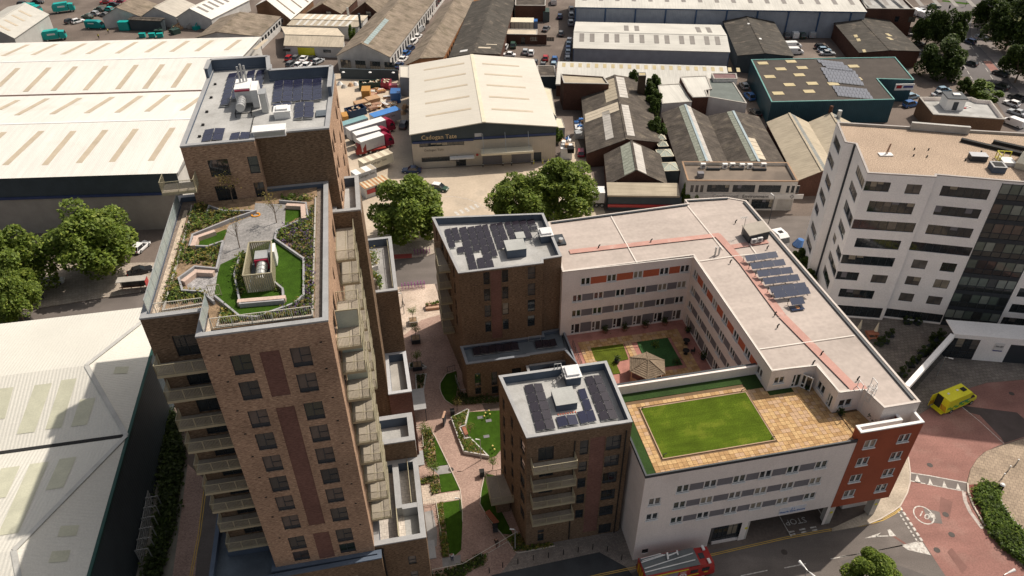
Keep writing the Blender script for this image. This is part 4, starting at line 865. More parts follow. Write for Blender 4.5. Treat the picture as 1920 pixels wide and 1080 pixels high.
front = [(-.6, v0), (24.0, v0), (24.0, 10.9), (-.4, 11.3)]
mb = MB(); wall_face(mb, front[0], front[1], 0, 15.5, of); part('wall', mb, CRM, C); openings(C, front[0], front[1], of)
mb = MB(); mb.face([(-.6, v0, 0), (-.6, v0, 15.5), (-.4, 11.3, 15.5), (-.4, 11.3, 0)]); part('wall', mb, mat('cream_side_render', (.72, .655, .615), .9, var=.05), C)
# open ground storey: ceiling, back wall, columns
mb = MB(); mb.box(-.5, v0 + .25, 3.55, 31.3, 10, 3.75); part('ceiling_slab', mb, CRM, C)
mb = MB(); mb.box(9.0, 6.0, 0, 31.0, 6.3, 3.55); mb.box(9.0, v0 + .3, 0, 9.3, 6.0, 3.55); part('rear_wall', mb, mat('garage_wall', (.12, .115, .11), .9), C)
for u, w_ in ((13.3, .7), (24.35, .75), (30.3, .7)):
 mb = MB(); mb.box(u - w_ / 2, v0 + .02, 0, u + w_ / 2, v0 + 1.0, 3.54); part('column', mb, CONCL, C); mb = MB(); mb.tube((u, v0 + .0, 2.3), (u, v0 - .02, 2.3), .2, n=12); part('round_sign', mb, PT['yellow'], C)
window(C, (9.3, v0 + .15), (13, v0 + .15), 0, .45, 3.6, 3.0, 'strip:6:0.25,0.8', 0); mb = MB(); mb.box(9.3, v0 + .1, 0, 12.95, v0 + .5, .42); part('low_wall', mb, CRM, C)
sg = MB(); sg.box(17.05, v0 - .06, 3.85, 20.4, v0 - .01, 5.0); part('building_sign', sg, mat('pale_sign', (.6, .61, .65), .6), C)
wall_text(C, 'Victoria Care Centre', .38, mat('sign_blue', (.12, .2, .42), .6), (18.7, v0 - .09), 0, 4.3); 
em = MB(); [em.tube((18.7 + math.cos(a) * .2, v0 - .065, 4.72 + math.sin(a) * .12), (18.7 + math.cos(a) * .2, v0 - .09, 4.72 + math.sin(a) * .12), .08, n=6) for a in (0, 2.1, 4.2)]; part('sign_emblem', em, MATS['sign_blue'], C)
# terracotta corner
oo = []
for z in (13.8, 10.8, 7.8, 4.95):
 oo += [(1.0, z, 1.5, 1.35, 'white', 3 if z > 13 else None), (5.2, z, 1.5, 1.35, 'white')]
ot = [(23.95, v0 - .05), (31.62, v0 - .05), (31.62, .35), (27.0, .35), (27.0, -.6), (23.95, -.6)]
block(C, [(23.95, v0 - .05), (31.62, v0 - .05), (31.62, 3.3), (29.2, 3.3), (29.2, -.2), (23.95, -.2)], 3.4, 16.7, ORG, {0: oo}, ph=1.7, cw=.3, rm=STONE, cm=WHT, lm=CRM)
cth = mat('terrace_tile_dark', (.22, .14, .1), .9, var=.1)
mb = MB(); mb.face([(28.0, -.9, 15.02), (31.3, -.9, 15.02), (31.3, 3.2, 15.02), (28, 3.2, 15.02)]); part('balcony_floor', mb, cth, C)
mb = MB()
for i in range(6): mb.box(28.3 + .27 * i, -.5, 15.02, 28.5 + .27 * i, 1.2, 15.1)
part('white_decking', mb, CONCL, C)
mb = MB(); mb.box(27.9, -.3, 15.0, 28.0, 2.8, 16.3); mb.box(28.0, 2.7, 15, 31.3, 2.8, 16.9); part('balcony_wall', mb, CRM, C)
# terrace deck, slabs, lawn
P_ = CF.px
mb = MB(); mb.face([(-.4, v0 + .15, 14.9), (27.5, v0 + .15, 14.9), (27.5, 11.2, 14.9), (-.3, 11.2, 14.9)]); part('terrace_base', mb, mat('slab_joint', (.14, .09, .05), .9), C)
mb = MB(); mb.box(-.62, v0 - .03, 15.1, 24.0, v0 + .14, 15.52); mb.box(-.62, v0 + .14, 15.1, -.42, 11.2, 15.52); part('terrace_kerb', mb, DKF, C)
mb = MB(); mb.box(15.6, 8.9, 14.9, 17.8, 9.96, 14.98); mb.box(-.3, v0 + .3, 14.9, .75, 11.2, 14.97); mb.box(.75, 9.95, 14.9, 18.0, 11.2, 14.97); mb.box(17.9, 7.5, 14.9, 21.0, 8.2, 14.985); part('turf_strip', mb, mat('shade_darkened_turf', (.022, .05, .009), .95, var=.2, fine=.2), C)  # turf colour darkened to carry the shade lying on the strip
lawnr = (2.25, 1.05, 15.3, 8.55)
mb = MB(); mb.box(lawnr[0], lawnr[1], 14.9, lawnr[2], lawnr[3], 15.0); part('lawn', mb, mat('bright_olive_turf', (.07, .108, .008), .95, var=.22, scale=.5, fine=.35, fscale=9, bump=.8, bscale=35, spec=.1, streak=((.2, 1.6, 1), 1.4, .1), stain=((.115, .13, .015), .5, .55, .5)), C)
mb = MB()
for a in ((lawnr[0] - .12, lawnr[1] - .12, lawnr[2] + .12, lawnr[1]), (lawnr[0] - .12, lawnr[3], lawnr[2] + .12, lawnr[3] + .12), (lawnr[0] - .12, lawnr[1], lawnr[0], lawnr[3]), (lawnr[2], lawnr[1], lawnr[2] + .12, lawnr[3])): mb.box(a[0], a[1], 14.9, a[2], a[3], 15.02)
part('lawn_edging', mb, mat('edging_block', (.36, .25, .17), .9), C)
sand = [mat('sandstone_slab_' + n, c, .9, var=.1, scale=1.2, fine=.12, fscale=10) for n, c in (('light', (.47, .315, .155)), ('mid', (.42, .265, .125)), ('dark', (.35, .215, .10)), ('pink', (.43, .29, .18)))]
def slabs(th, F_, region, holes, z, size, limit, seed, mats, gap=.03, dirt=None, name='paving_slab'):
 rnd = random.Random(seed); cells = []; x0, y0, x1, y1 = region
 nx = int((x1 - x0) / size); ny = int((y1 - y0) / size)
 for i in range(nx):
  for j in range(ny):
   off = 0
   cx = x0 + (i + .5) * size + off; cy = y0 + (j + .5) * size
   if any(h[0] < cx < h[2] and h[1] < cy < h[3] for h in holes): continue
   cells.append((cx, cy))
 cells.sort(key=lambda p: p[1]); me = []
 for m in mats: q = MB(); q.box(-size / 2 + gap / 2, -size / 2 + gap / 2, 0, size / 2 - gap / 2, size / 2 - gap / 2, .06); me.append(q.mesh('paving_slab', [m]))
 rest = MB()
 for k, (cx, cy) in enumerate(cells):
  if k < limit: link(name, rnd.choice(me), th, (cx, cy, z + rnd.uniform(0, .012)), rnd.uniform(-.006, .006) + (math.pi / 2) * rnd.randint(0, 3))
  else: rest.box(cx - size / 2 + gap / 2, cy - size / 2 + gap / 2, z, cx + size / 2 - gap / 2, cy + size / 2 - gap / 2, z + .06 + rnd.uniform(0, .012), rnd.randrange(len(mats)))
 if rest.v: part(name, rest, mats, th, kind='stuff')
slabs(C, CF, (.8, v0 + .25, 24.4, 9.9), [(2.0, .85, 15.5, 8.75), (23.5, 3.4, 30, 12), (17.8, 8.2, 30, 12)], 14.9, .545, 300, 5, sand)
slabs(C, CF, (24.4, v0 + 1.1, 27.6, 3.3), [], 14.9, .545, 0, 6, sand)
# courtyard at 6.4
CYZ = 6.4
mb = MB(); mb.face([(-.3, 11.4, CYZ - .06), (17.9, 11.4, CYZ - .06), (17.9, 32.3, CYZ - .06), (-.3, 32.3, CYZ - .06)]); part('courtyard_base', mb, mat('courtyard_red_paving', (.36, .17, .14), .9, var=.15, scale=1, fine=.1, fscale=6), C)
slabs(C, CF, (1.0, 16.8, 16.3, 30.6), [(2.4, 20.5, 7.6, 28.8), (8.9, 22.0, 14.4, 28.9), (7.0, 17, 9.0, 22)], CYZ - .05, .545, 0, 7, sand)
mb = MB(); mb.prism([P_(*zm(1040, 580, 6)(*q), CYZ) for q in ((405, 435), (770, 390), (830, 560), (740, 580), (700, 630), (740, 720), (660, 730), (590, 590), (460, 580))], CYZ, CYZ + .03); part('courtyard_lawn', mb, LAWNY, C)
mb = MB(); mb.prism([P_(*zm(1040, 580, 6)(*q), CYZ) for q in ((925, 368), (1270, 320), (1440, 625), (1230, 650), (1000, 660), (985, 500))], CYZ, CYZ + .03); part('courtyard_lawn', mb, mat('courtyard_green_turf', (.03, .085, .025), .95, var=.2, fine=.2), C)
# wing roof and its walls
W3 = 18.2
wing = [(17.85, 8.25), (23.5, 8.15), (23.6, 3.55), (26.75, 3.5), (27.3, .4), (31.75, .4), (31.6, 44.6), (29.0, 46.2), (22.3, 46.9), (22.3, 45.7), (-.25, 45.0), (-1.2, 32.3), (17.85, 32.3)]
nf = []
def nrow(z, h, orr=False):
 o = []; xs = [1.55 + 3.35 * i for i in range(6)] if not orr else [3.0, 6.7, 10.7, 14.7, 17.75 - .1]
 for x in xs: o.append((x, z, 1.4, h, 'white'))
 for a, b in zip(xs, xs[1:]): o.append((a + 1.44, z + .03, b - a - 1.48, h - .06, 'panelo' if orr else 'panelg'))
 return o
L_n = 19.05
def nfac(z, h, st):
 if st == 'o': xs = [2.7, 6.5, 10.4, 14.3, 17.4]
 else: xs = [1.6, 4.75, 8.0, 11.1, 14.35, 17.3]
 o = []
 for x in xs: o.append((L_n - x - 1.4, z, 1.4, h, 'white' if st != 'd' else 'wdoor'))
 for a, b in zip(xs, xs[1:]): o.append((L_n - b + .04, z + .03 + (.1 if st == 'd' else 0), b - a - 1.48, h - .06, 'panelo' if st == 'o' else 'panelg'))
 return o
# edge 11: (-1.2,32.3) -> (17.85,32.3) faces south
def flip(o, L): return [(L - a[0] - a[2],) + tuple(a[1:]) for a in o]
nfo = flip(nfac(15.35, 1.3, 'o') + nfac(12.5, 1.3, 'g') + nfac(9.7, 1.3, 'g') + nfac(6.5, 1.9, 'd'), L_n)
# west face of the east wing, edge 12: (17.85,32.3) -> (17.85,8.25)
Lw = 24.05
def wfac(z, h, st):
 xs = [.9 + i * 3.35 for i in range(7)]; o = []
 for x in xs: o.append((x, z, 1.4, h, 'white' if st != 'd' else 'wdoor'))
 for a, b in zip(xs, xs[1:]): o.append((a + 1.44, z + .03, b - a - 1.48, h - .06, 'panelo' if st == 'o' else 'panelg'))
 return o
wfo = wfac(15.35, 1.3, 'o') + wfac(12.5, 1.3, 'g') + wfac(9.7, 1.3, 'g') + wfac(6.5, 1.9, 'd')
wing_ops = {11: nfo, 12: wfo + [], 0: [(.6, 16.0, 1.35, 1.1, 'white'), (3.0, 15.0, 1.1, 2.1, 'wdoor')], 1: [(1.0, 15.6, 1.5, 1.3, 'white'), (3.2, 15.0, .9, 2.0, 'wdoor')], 2: [(.5, 15.7, 1.7, 1.2, 'white')], 5: []}
ROOFC = mat('pink_grey_roof_membrane', (.41, .355, .32), .85, var=.09, scale=.15, fine=.06, fscale=2, streak=((.12, 1.4, 1), .7, .05), stain=((.33, .285, .255), .3, .54, .6))
block(C, wing, 0, W3, CRM, wing_ops, ph=.06, cw=.25, rm=ROOFC, cm=mat('pale_roof_edge', (.52, .47, .43), .7, var=.06))
# window band on the short west return near the terrace
openings(C, (17.83, 12.2), (17.83, 8.4), [(.9, 16.0, 2.4, 1.2, 'strip:3', 2)])
mb = MB(); 
for a, b in (((31.15, .9), (31.0, 44.2)), ((.2, 44.55), (22.1, 45.2)), ((29.0, 45.7), (22.5, 46.3))): mb.bar((*a, W3 + .1), (*b, W3 + .1), .32, .12)
part('roof_gutter', mb, DKF, C)
mb = MB(); mb.box(-.4, 11.2, 14.9, 17.85, 11.5, 16.3); mb.box(-.4, 11.32, 6.3, 17.83, 11.5, 14.9); part('courtyard_wall', mb, CRM, C); mb = MB(); mb.box(-.45, 11.5, 16.0, 17.83, 11.75, 16.36); part('wall_coping', mb, DKF, C)
def rstripe(pts, w, z=W3 + .09, m=None, name='roof_stripe'):
 mb = MB()
 for a, b in zip(pts, pts[1:]):
  a = Vector(a); b = Vector(b); d = (b - a).normalized(); n = Vector((-d.y, d.x)) * w / 2; mb.face([(*(a - n), z), (*(b - n), z), (*(b + n), z), (*(a + n), z)])
 return part(name, mb, m, C)
REDS = mat('faded_red_walkway', (.45, .26, .22), .9, var=.1, scale=.4, stain=((.45, .34, .30), .8, .58, .6))
QZ = zm(1000, 380, 2.572)
qp = lambda l: [P_(*QZ(*p), W3 + .07) for p in l]
rstripe(qp([(175, 237), (900, 155)]), 1.0, m=REDS); rstripe(qp([(885, 152), (1010, 290), (1200, 545), (1545, 892)]), 1.1, W3 + .095, REDS); rstripe(qp([(960, 212), (1130, 185)]), 1.0, W3 + .086, REDS); rstripe(qp([(1520, 893), (1600, 882)]), 1.0, W3 + .086, REDS)
WLN = mat('white_seam', (.66, .63, .58), .8, var=.1)
for l in ([(375, 65), (500, 290)], [(745, 15), (915, 225)], [(1035, 190), (1075, 245)], [(1090, 706), (1550, 640)], [(795, 283), (985, 255), (1180, 238)], [(140, 333), (775, 262), (1150, 808), (1365, 785), (1478, 915), (1595, 900)]): rstripe(qp(l), .12, W3 + .105, WLN, 'roof_seam')
# solar strips on the east wing
SZ = zm(1360, 380, 4.91)
rows = [((170, 510), (460, 470), (505, 495), (215, 540)), ((220, 580), (530, 540), (560, 572), (250, 605)), ((280, 650), (600, 612), (620, 640), (305, 672)), ((335, 718), (660, 680), (685, 712), (365, 752)), ((395, 798), (725, 755), (745, 790), (430, 828)), ((430, 842), (755, 800), (780, 838), (465, 868)), ((580, 905), (705, 890), (720, 915), (610, 935))]
for i, r in enumerate(rows):
 a, b, c, d = [Vector(P_(*SZ(*q), W3 + .6)) for q in r]
 th = thing('solar_row', ['first solar panel row from the plant room on the cream roof', 'second solar panel row from the plant room on the cream roof', 'third solar panel row from the plant room on the cream roof', 'fourth solar panel row from the plant room on the cream roof', 'fifth solar panel row on the cream roof, close behind the sixth', 'sixth solar panel row on the cream roof, last complete one', 'short single solar panel south of the complete rows, cream roof'][i], 'solar panels', (*CF.O, 0), CF.ang, 'rows of solar panels on the cream roof')
 n = 3 if i < 6 else 1; ux = (b - a) / n; W_ = ux.length; x = Vector((*ux.normalized(), 0)); dn = d - a; D_ = max(1.0, dn.length * .8); y = Vector((-x.y, x.x, .42)).normalized(); zz = x.cross(y)
 q = MB(); q.box(.02, -D_, 0, W_ - .02, 0, .05, 1, 0); me = q.mesh('solar_panel', [SOLW, SOLF])
 for k in range(n):
  P0 = Vector((*a, W3 + 1.0)) + Vector((*ux, 0)) * k; link('solar_panel', me, th, mat=Matrix(((x.x, y.x, zz.x, P0.x), (x.y, y.y, zz.y, P0.y), (x.z, y.z, zz.z, P0.z), (0, 0, 0, 1))))
 fr = MB()
 for k in range(n + 1):
  P0 = Vector((*a, W3 + .08)) + Vector((*ux, 0)) * k; fr.bar(P0, P0 + Vector((0, 0, .9)), .05); fr.bar(P0 - y * D_ * .95 + Vector((0, 0, .05)), P0 + Vector((0, 0, .05)), .05)
 part('support_frame', fr, BLK, th)
t = thing('solar_debris', 'loose tilted solar module with rust stain beyond the panel rows', 'solar panel', (*CF.w(*P_(*SZ(655, 975), W3)), W3 + .12), CF.ang)
mb = MB(); mb.box(-.9, -.5, 0, .9, .5, .05, 0); part('solar_panel', mb, SOLW, t); mb = MB(); mb.tube((.1, 0, .05), (.1, 0, .06), .3, n=7); part('rust_patch', mb, mat('rust', (.45, .22, .1), .9), t)
# plant room on the roof
pr_ = [P_(*QZ(*q), W3 + 1.4) for q in ((1045, 160), (1140, 138), (1140, 150), (1110, 98), (1010, 112))]
t = thing('plant_room', 'grey box plant room with air conditioners on the cream roof', 'plant room', (*CF.O, 0), CF.ang)
a, b, d = Vector(pr_[0]), Vector(pr_[1]), Vector(pr_[4]); c_ = b + (d - a)
mb = MB(); mb.prism([tuple(a), tuple(b), tuple(c_), tuple(d)], W3 + .07, W3 + 1.4); part('wall', mb, DKF, t); mb = MB(); mb.prism(inset([tuple(a), tuple(b), tuple(c_), tuple(d)], -.12), W3 + 1.4, W3 + 1.5); part('roof', mb, mat('plant_room_roof', (.33, .3, .26), .9), t)
for k in (0, 1):
 u = (b - a).normalized(); p = a + u * (.25 + k * 1.0); q = MB(); q.box(0, 0, 0, .8, .35, .7); ac = part('air_conditioner', q, WHT, t, loc=(p.x, p.y - .42, W3 + .25)); q = MB(); q.tube((.35, -.01, .35), (.35, -.03, .35), .27, n=12); part('fan_grille', q, GRP, ac)
mb = MB(); p = d; mb.bar((p.x, p.y - .4, W3), (p.x, p.y - .4, W3 + 3.2), .06); mb.bar((p.x - .8, p.y - .4, W3 + 3.1), (p.x + .4, p.y - .3, W3 + 3.1), .04); [mb.bar((p.x - .7 + .3 * i, p.y - .8, W3 + 3.1), (p.x - .7 + .3 * i, p.y, W3 + 3.1), .03) for i in range(4)]; ae = thing('aerial', 'white television aerial on a mast beside the roof plant room', 'aerial', (*CF.O, 0), CF.ang); part('mast', mb, GALV, ae)
for q, lb in (((880, 230), 'left of a pair of short white flue pipes on the cream roof'), ((898, 228), 'right of a pair of short white flue pipes on the cream roof')):
 u = P_(*QZ(*q), W3 + .8); t = thing('flue_pipe', lb, 'flue', (*CF.w(*u), W3 + .06), CF.ang); mb = MB(); mb.tube((0, 0, 0), (0, 0, 1.3), .13); part('pipe', mb, GALV, t)
for q, lb in (((975, 92), 'black roof vent north west of plant room'), ((950, 285), 'black roof vent south of the twin flues'), ((1128, 217), 'black roof vent north east of the solar rows'), ((1178, 596), 'black roof vent alone in mid roof of cream wing'), ((1390, 727), 'black roof vent right of the red stripe, south part'), ((1565, 850), 'tall black vent near the red stripe south end'), ((1165, 537), 'black roof outlet left of the red stripe bend'), ((1350, 772), 'black roof outlet at the south facing notch corner'), ((315, 212), 'black outlet at the west start of the red stripe'), ((567, 184), 'black outlet at the middle of the west red stripe')):
 u = P_(*QZ(*q), W3 + .3); t = thing('roof_vent', lb, 'roof vent', (*CF.w(*u), W3 + .06), CF.ang); mb = MB(); mb.tube((0, 0, 0), (0, 0, .35), .09); mb.bar((0, 0, .35), (.25, .1, .5), .12); part('cowl', mb, BLK, t)
# caged ladder
t = thing('access_ladder', 'white caged ladder climbing from the sandstone terrace to cream roof', 'ladder', (*CF.w(26.85, 3.0), 15), CF.ang)
mb = MB(); [mb.bar((x, 0, 0), (x, 0, 4.3), .05) for x in (0, .5)]; [mb.bar((0, 0, .3 * i), (.5, 0, .3 * i), .03) for i in range(1, 14)]; part('ladder', mb, WHT, t)
mb = MB()
for zz_ in (2.2, 2.8, 3.4, 4.0, 4.3):
 pts = [(.25 + math.cos(a) * .42, -.1 - math.sin(a) * .65, zz_) for a in [i * math.pi / 6 for i in range(7)]]
 for p, q in zip(pts, pts[1:]): mb.bar(p, q, .04)
for a in (0, 2, 4, 6): mb.bar((.25 + math.cos(a * math.pi / 6) * .42, -.1 - math.sin(a * math.pi / 6) * .65, 2.2), (.25 + math.cos(a * math.pi / 6) * .42, -.1 - math.sin(a * math.pi / 6) * .65, 4.3), .04)
part('safety_cage', mb, WHT, t); mb = MB(); railing_mb(mb, (-.7, .1), (-.7, 1.0), 3.2, 1.1, .8, 0, .05); railing_mb(mb, (1.0, .1), (1.0, 1.0), 3.2, 1.1, .8, 0, .05); part('hand_rail', mb, WHT, t)
# open white patio door
t = thing('open_door', 'open white glazed door leaf facing the sandstone terrace', 'door', (*CF.w(21.95, 8.1), 15.0), CF.ang - 50)
fm, pm = win_meshes(1.3, 2.1, 'wdoor'); o = link('door_leaf', fm, t); link('pane', pm, o)
def pot(label, p, z, r, h, lr, seed, m=LEAFD, F=CF, potm=None, nm='potted_plant', group=None):
 rnd = random.Random(seed); w = F.w(*p) if F else p; t = thing(nm, label, 'plant', (*w, z), 0, group); mb = MB(); mb.tube((0, 0, 0), (0, 0, h), r * .8, r, 10); part('pot', mb, potm or DKF, t)
 mb = MB(); leaves_mb(mb, [(rnd.gauss(0, lr * .45), rnd.gauss(0, lr * .45), h + rnd.uniform(0, lr * 1.3)) for _ in range(110)], .12, rnd); part('foliage', mb, m, t); return t
pot('round green potted plant at the white window corner on terrace', (24.4, 3.0), 15, .28, .3, .4, 1); pot('tall dark potted palm beside the caged ladder on the terrace', (27.6, 1.3), 15, .35, .4, .7, 2)
pot('black pot with dark leaves under the open terrace door', (22.6, 7.5), 15, .2, .25, .25, 3)
t = thing('patio_chairs', 'black stacked patio chairs on terrace beside the tall palm', 'chairs', (*CF.w(27.5, -.1), 15), CF.ang + 20)
for i in range(2):
 mb = MB(); mb.box(i * .6, 0, .4, i * .6 + .45, .45, .45); mb.box(i * .6, .42, .45, i * .6 + .45, .47, .95); [mb.bar((i * .6 + x, y, 0), (i * .6 + x, y, .4), .04) for x in (.03, .42) for y in (.03, .42)]; part('chair', mb, BLK, t)
for (u, v), lb in (((2.35, 8.4), 'north west'), ((14.9, 8.75), 'north east'), ((2.35, 1.3), 'south west'), ((15.0, 1.2), 'south east')):
 t = thing('garden_light', 'small black spike lamp at the %s corner of terrace lawn' % lb, 'lamp', (*CF.w(u, v), 14.97), CF.ang); mb = MB(); mb.tube((0, 0, 0), (0, 0, .35), .05); mb.bar((0, 0, .35), (.4, .12, .3), .07); part('lamp_post', mb, BLK, t)
# gazebo
CYp = zm(1040, 580, 6.0)
gz = thing('gazebo', 'hexagonal timber gazebo with a shingled roof in the courtyard', 'gazebo', (*CF.w(*P_(*CYp(1040, 640), CYZ + 2.0)), CYZ), CF.ang + 4)
Rg = 2.75; hx = [(math.cos(R_(60 * i + 8)) * Rg, math.sin(R_(60 * i + 8)) * Rg) for i in range(6)]; SHG = mat('weathered_shingle', (.20, .155, .11), .9, var=.2, scale=2, fine=.2, fscale=8)
SH2 = mat('weathered_shingle_dark', (.155, .12, .085), .9, var=.2, scale=2, fine=.2, fscale=8)
for i in range(6):
 a = Vector((*hx[i], 2.1)); b = Vector((*hx[(i + 1) % 6], 2.1)); ap = Vector((0, 0, 3.3)); mb = MB(); nn = 9
 for k in range(nn):
  f0, f1 = k / nn, (k + 1) / nn; up = Vector((0, 0, .05)); mb.face([a.lerp(ap, f0) + up, b.lerp(ap, f0) + up, b.lerp(ap, f1), a.lerp(ap, f1)], 0); mb.face([a.lerp(ap, f0), b.lerp(ap, f0), b.lerp(ap, f0) + up, a.lerp(ap, f0) + up], 0)
 part('roof_panel', mb, SHG if i % 2 else SH2, gz); mb = MB(); mb.bar(a + Vector((0, 0, .06)), ap + Vector((0, 0, .08)), .12, .06); part('hip_batten', mb, SHG, gz)
 mb = MB(); mb.bar((hx[i][0] * .88, hx[i][1] * .88, 0), (hx[i][0] * .88, hx[i][1] * .88, 2.15), .14); part('post', mb, WOOD, gz)
 if i != 2: mb = MB(); mb.bar((hx[i][0] * .86, hx[i][1] * .86, .45), (hx[(i + 1) % 6][0] * .86, hx[(i + 1) % 6][1] * .86, .45), .05, .85); part('side_panel', mb, WOOD, gz)
cpots = [((570, 240), 'left'), ((790, 215), 'second'), ((1020, 180), 'third'), ((1240, 150), 'fourth')]
for i, (q, lb) in enumerate(cpots): pot(['long planter right of the open white door in the courtyard', 'bushiest long planter along the courtyard north wall', 'low wide planter along the courtyard north wall, right of the bushiest', 'small bush near the courtyard inner corner doors'][i], P_(*CYp(*q), CYZ + .3), CYZ, .45, .4, .55, 10 + i, LEAFD, potm=mat('terracotta_pot', (.25, .13, .1), .9), group='planters along the courtyard wall')
pot('potted shrub in front of the east wing doors of courtyard', P_(*CYp(1670, 540), CYZ + .3), CYZ, .4, .4, .6, 15); pot('round dark bush on the dark courtyard lawn', P_(*CYp(1375, 590), CYZ + .3), CYZ, .2, .1, .6, 16, LEAFD); pot('yellow green shrub in the middle of the dark courtyard lawn', P_(*CYp(1130, 400), CYZ + .3), CYZ, .2, .1, .6, 17, LEAFM); pot('spiky black pot plant on the sunlit courtyard lawn', P_(*CYp(700, 575), CYZ + .3), CYZ, .4, .5, .4, 18, LEAFD); pot('shrub beside the courtyard corner window', P_(*CYp(1500, 240), CYZ + .3), CYZ, .3, .3, .5, 19, LEAFD)
for (q, lb) in (((1485, 345), 'round black table standing alone in the courtyard'), ((1480, 460), 'round black table with a chair in the courtyard')):
 u = P_(*CYp(*q), CYZ + .7); t = thing('garden_table', lb, 'table', (*CF.w(*u), CYZ), 0); mb = MB(); mb.tube((0, 0, .66), (0, 0, .7), .5, n=16); part('tabletop', mb, BLK, t); mb = MB(); mb.tube((0, 0, 0), (0, 0, .66), .05); mb.tube((0, 0, 0), (0, 0, .04), .3); part('pedestal', mb, BLK, t)
u = P_(*CYp(1555, 460), CYZ + .5); t = thing('garden_chair', 'black chair drawn up beside the courtyard table', 'chair', (*CF.w(*u), CYZ), R_(0)); mb = MB(); mb.box(-.25, -.25, .4, .25, .25, .45); part('seat', mb, BLK, t); mb = MB(); mb.box(.2, -.25, .45, .26, .25, .95); part('backrest', mb, BLK, t); mb = MB(); [mb.bar((x, y, 0), (x, y, .4), .04) for x in (-.2, .2) for y in (-.2, .2)]; part('legs', mb, BLK, t)
rail_thing('slim metal fence along the west side of the courtyard', [(.1, 12.0), (.1, 30.0)], CYZ, 1.1, .25, m=DKF, F=CF)
# ================================================================ OFFICE BLOCK
OF = Frame((51.14, 95.67), -7.5)
OFF = thing('office_block', 'white rendered office block with dark window bands and gravel roof', 'office', (*OF.O, 0), OF.ang)
WR = mat('white_render', (.86, .84, .82), .85, var=.04, scale=.3)
lw = lambda x, y: OF.loc((x, y))
c1, c2, c3, c4, c5 = lw(52.51, 112.39), lw(51.34, 105.33), lw(52.76, 104.74), (0, 0), lw(60.4, 94.35)
c6, c7, c8 = lw(60.75, 94.95), lw(69.35, 93.1), lw(77.2, 91.6)
e1 = lw(81.9, 90.75); e2 = lw(84.2, 107.2); e3 = lw(63.4, 110.5)
OZ = 26.5
def ostrip(s0, s1, z0, z1, n, lights): return (s0, z0, s1 - s0, z1 - z0, 'strip:%d' % n, 0)
f3 = [(.0, 23.6, 3.65, 1.6, 'strip:4', 0), (5.85, 23.5, 2.1, 1.6, 'strip:2', 2), (1.52, 20.1, 6.4, 1.9, 'strip:6', 0), (.0, 17.0, 9.05, 1.7, 'strip:7', 0), (1.4, 13.75, 6.5, 1.7, 'strip:6', 0), (.0, 10.55, 7.95, 1.7, 'strip:7', 0), (.0, 7.45, 3.5, 1.6, 'strip:4', 0), (5.5, 7.3, 2.35, 1.6, 'strip:3', 2), (1.4, 4.05, 5.3, 1.7, 'strip:5', 0), (1.3, .3, 7.6, 2.1, 'strip:7', 0)]
f4 = [(1.3, 23.2, 6.4, 1.7, 'strip:6', 0), (1.45, 20.0, 6.2, 1.6, 'strip:6', 0), (1.4, 16.6, 6.3, 1.7, 'strip:6', 0), (.05, 13.45, 8.6, 1.6, 'strip:8', 0)]
for z in (10.25, 7.05, 3.75): f4 += [(1.25, z, 2.1, 1.65, 'strip:2'), (5.4, z, 2.15, 1.65, 'strip:2')]
f4 += [(.1, .3, 8.6, 1.7, 'strip:8', 0)]
# west faces run from north to south: s measured from the north end
L2 = 9.21
def wv(l, L): return [(L - b, z0, b - a, z1 - z0, 'strip:%d' % max(2, round((b - a) / 1.0)), None) for a, b, z0, z1 in l]
f2 = wv([(.05, 5.4, 23.6, 25.1), (1.6, 6.2, 20.4, 22.1), (.05, 6.0, 17.0, 18.8), (1.6, 5.9, 13.7, 15.4), (4.75, 6.8, 10.7, 12.1), (.05, 3.4, 10.6, 12.1), (.05, 6.2, 7.45, 9.0), (1.6, 6.7, 4.0, 5.8)], L2)
f1 = wv([(1.5, 6.1, 23.4, 25.0), (2.4, 6.9, 20.1, 21.6), (1.0, 5, 17, 18.6), (1.5, 6.1, 13.8, 15.4), (3.5, 6.5, 10.7, 12.2), (1.0, 5.6, 7.4, 9), (1.5, 6.1, 4.2, 5.8)], 7.16)
f7 = []
for z in (22.9, 19.7, 16.5, 13.3, 10.1, 6.9, 3.8): f7 += [(1.0, z, 5.2, 1.7, 'strip:5', 0), (8.5, z, 4, 1.7, 'strip:4', 0), (14, z, 4, 1.7, 'strip:4', 0)]
f7 = [o for o in f7 if o[0] < 1.5] and [(.8, o[1], 3.4, 1.7, 'strip:3', 0) for o in f7 if o[0] < 1.5] + [(.5, .6, 4, 2.2, 'strip:4', 0)]
polyo = [c1, c2, c3, c4, c5, c6, c7, c8, e1, e2, e3]
block(OFF, polyo, 0, OZ, WR, {0: f1, 2: f2, 3: f3, 5: f4, 7: f7, 6: [(0, 0, 8, 26, 'none')]}, ph=.35, cw=.3, rm=mat('tan_gravel_roof', (.37, .285, .215), .95, var=.09, scale=.2, fine=.5, fscale=7, bump=.5, bscale=20), cm=mat('brown_coping', (.34, .31, .29), .6), lm=CONC)
tw = [lw(81.92, 90.75), lw(99, 87.7), lw(101.4, 104), lw(84.25, 107.2)]
block(OFF, tw, 0, 45, WR, {0: [(1.0 + 4.2 * i, z, 3.2, 1.7, 'strip:3', 0) for i in range(4) for z in [3.8 + 3.15 * k for k in range(13)]]}, ph=.6)
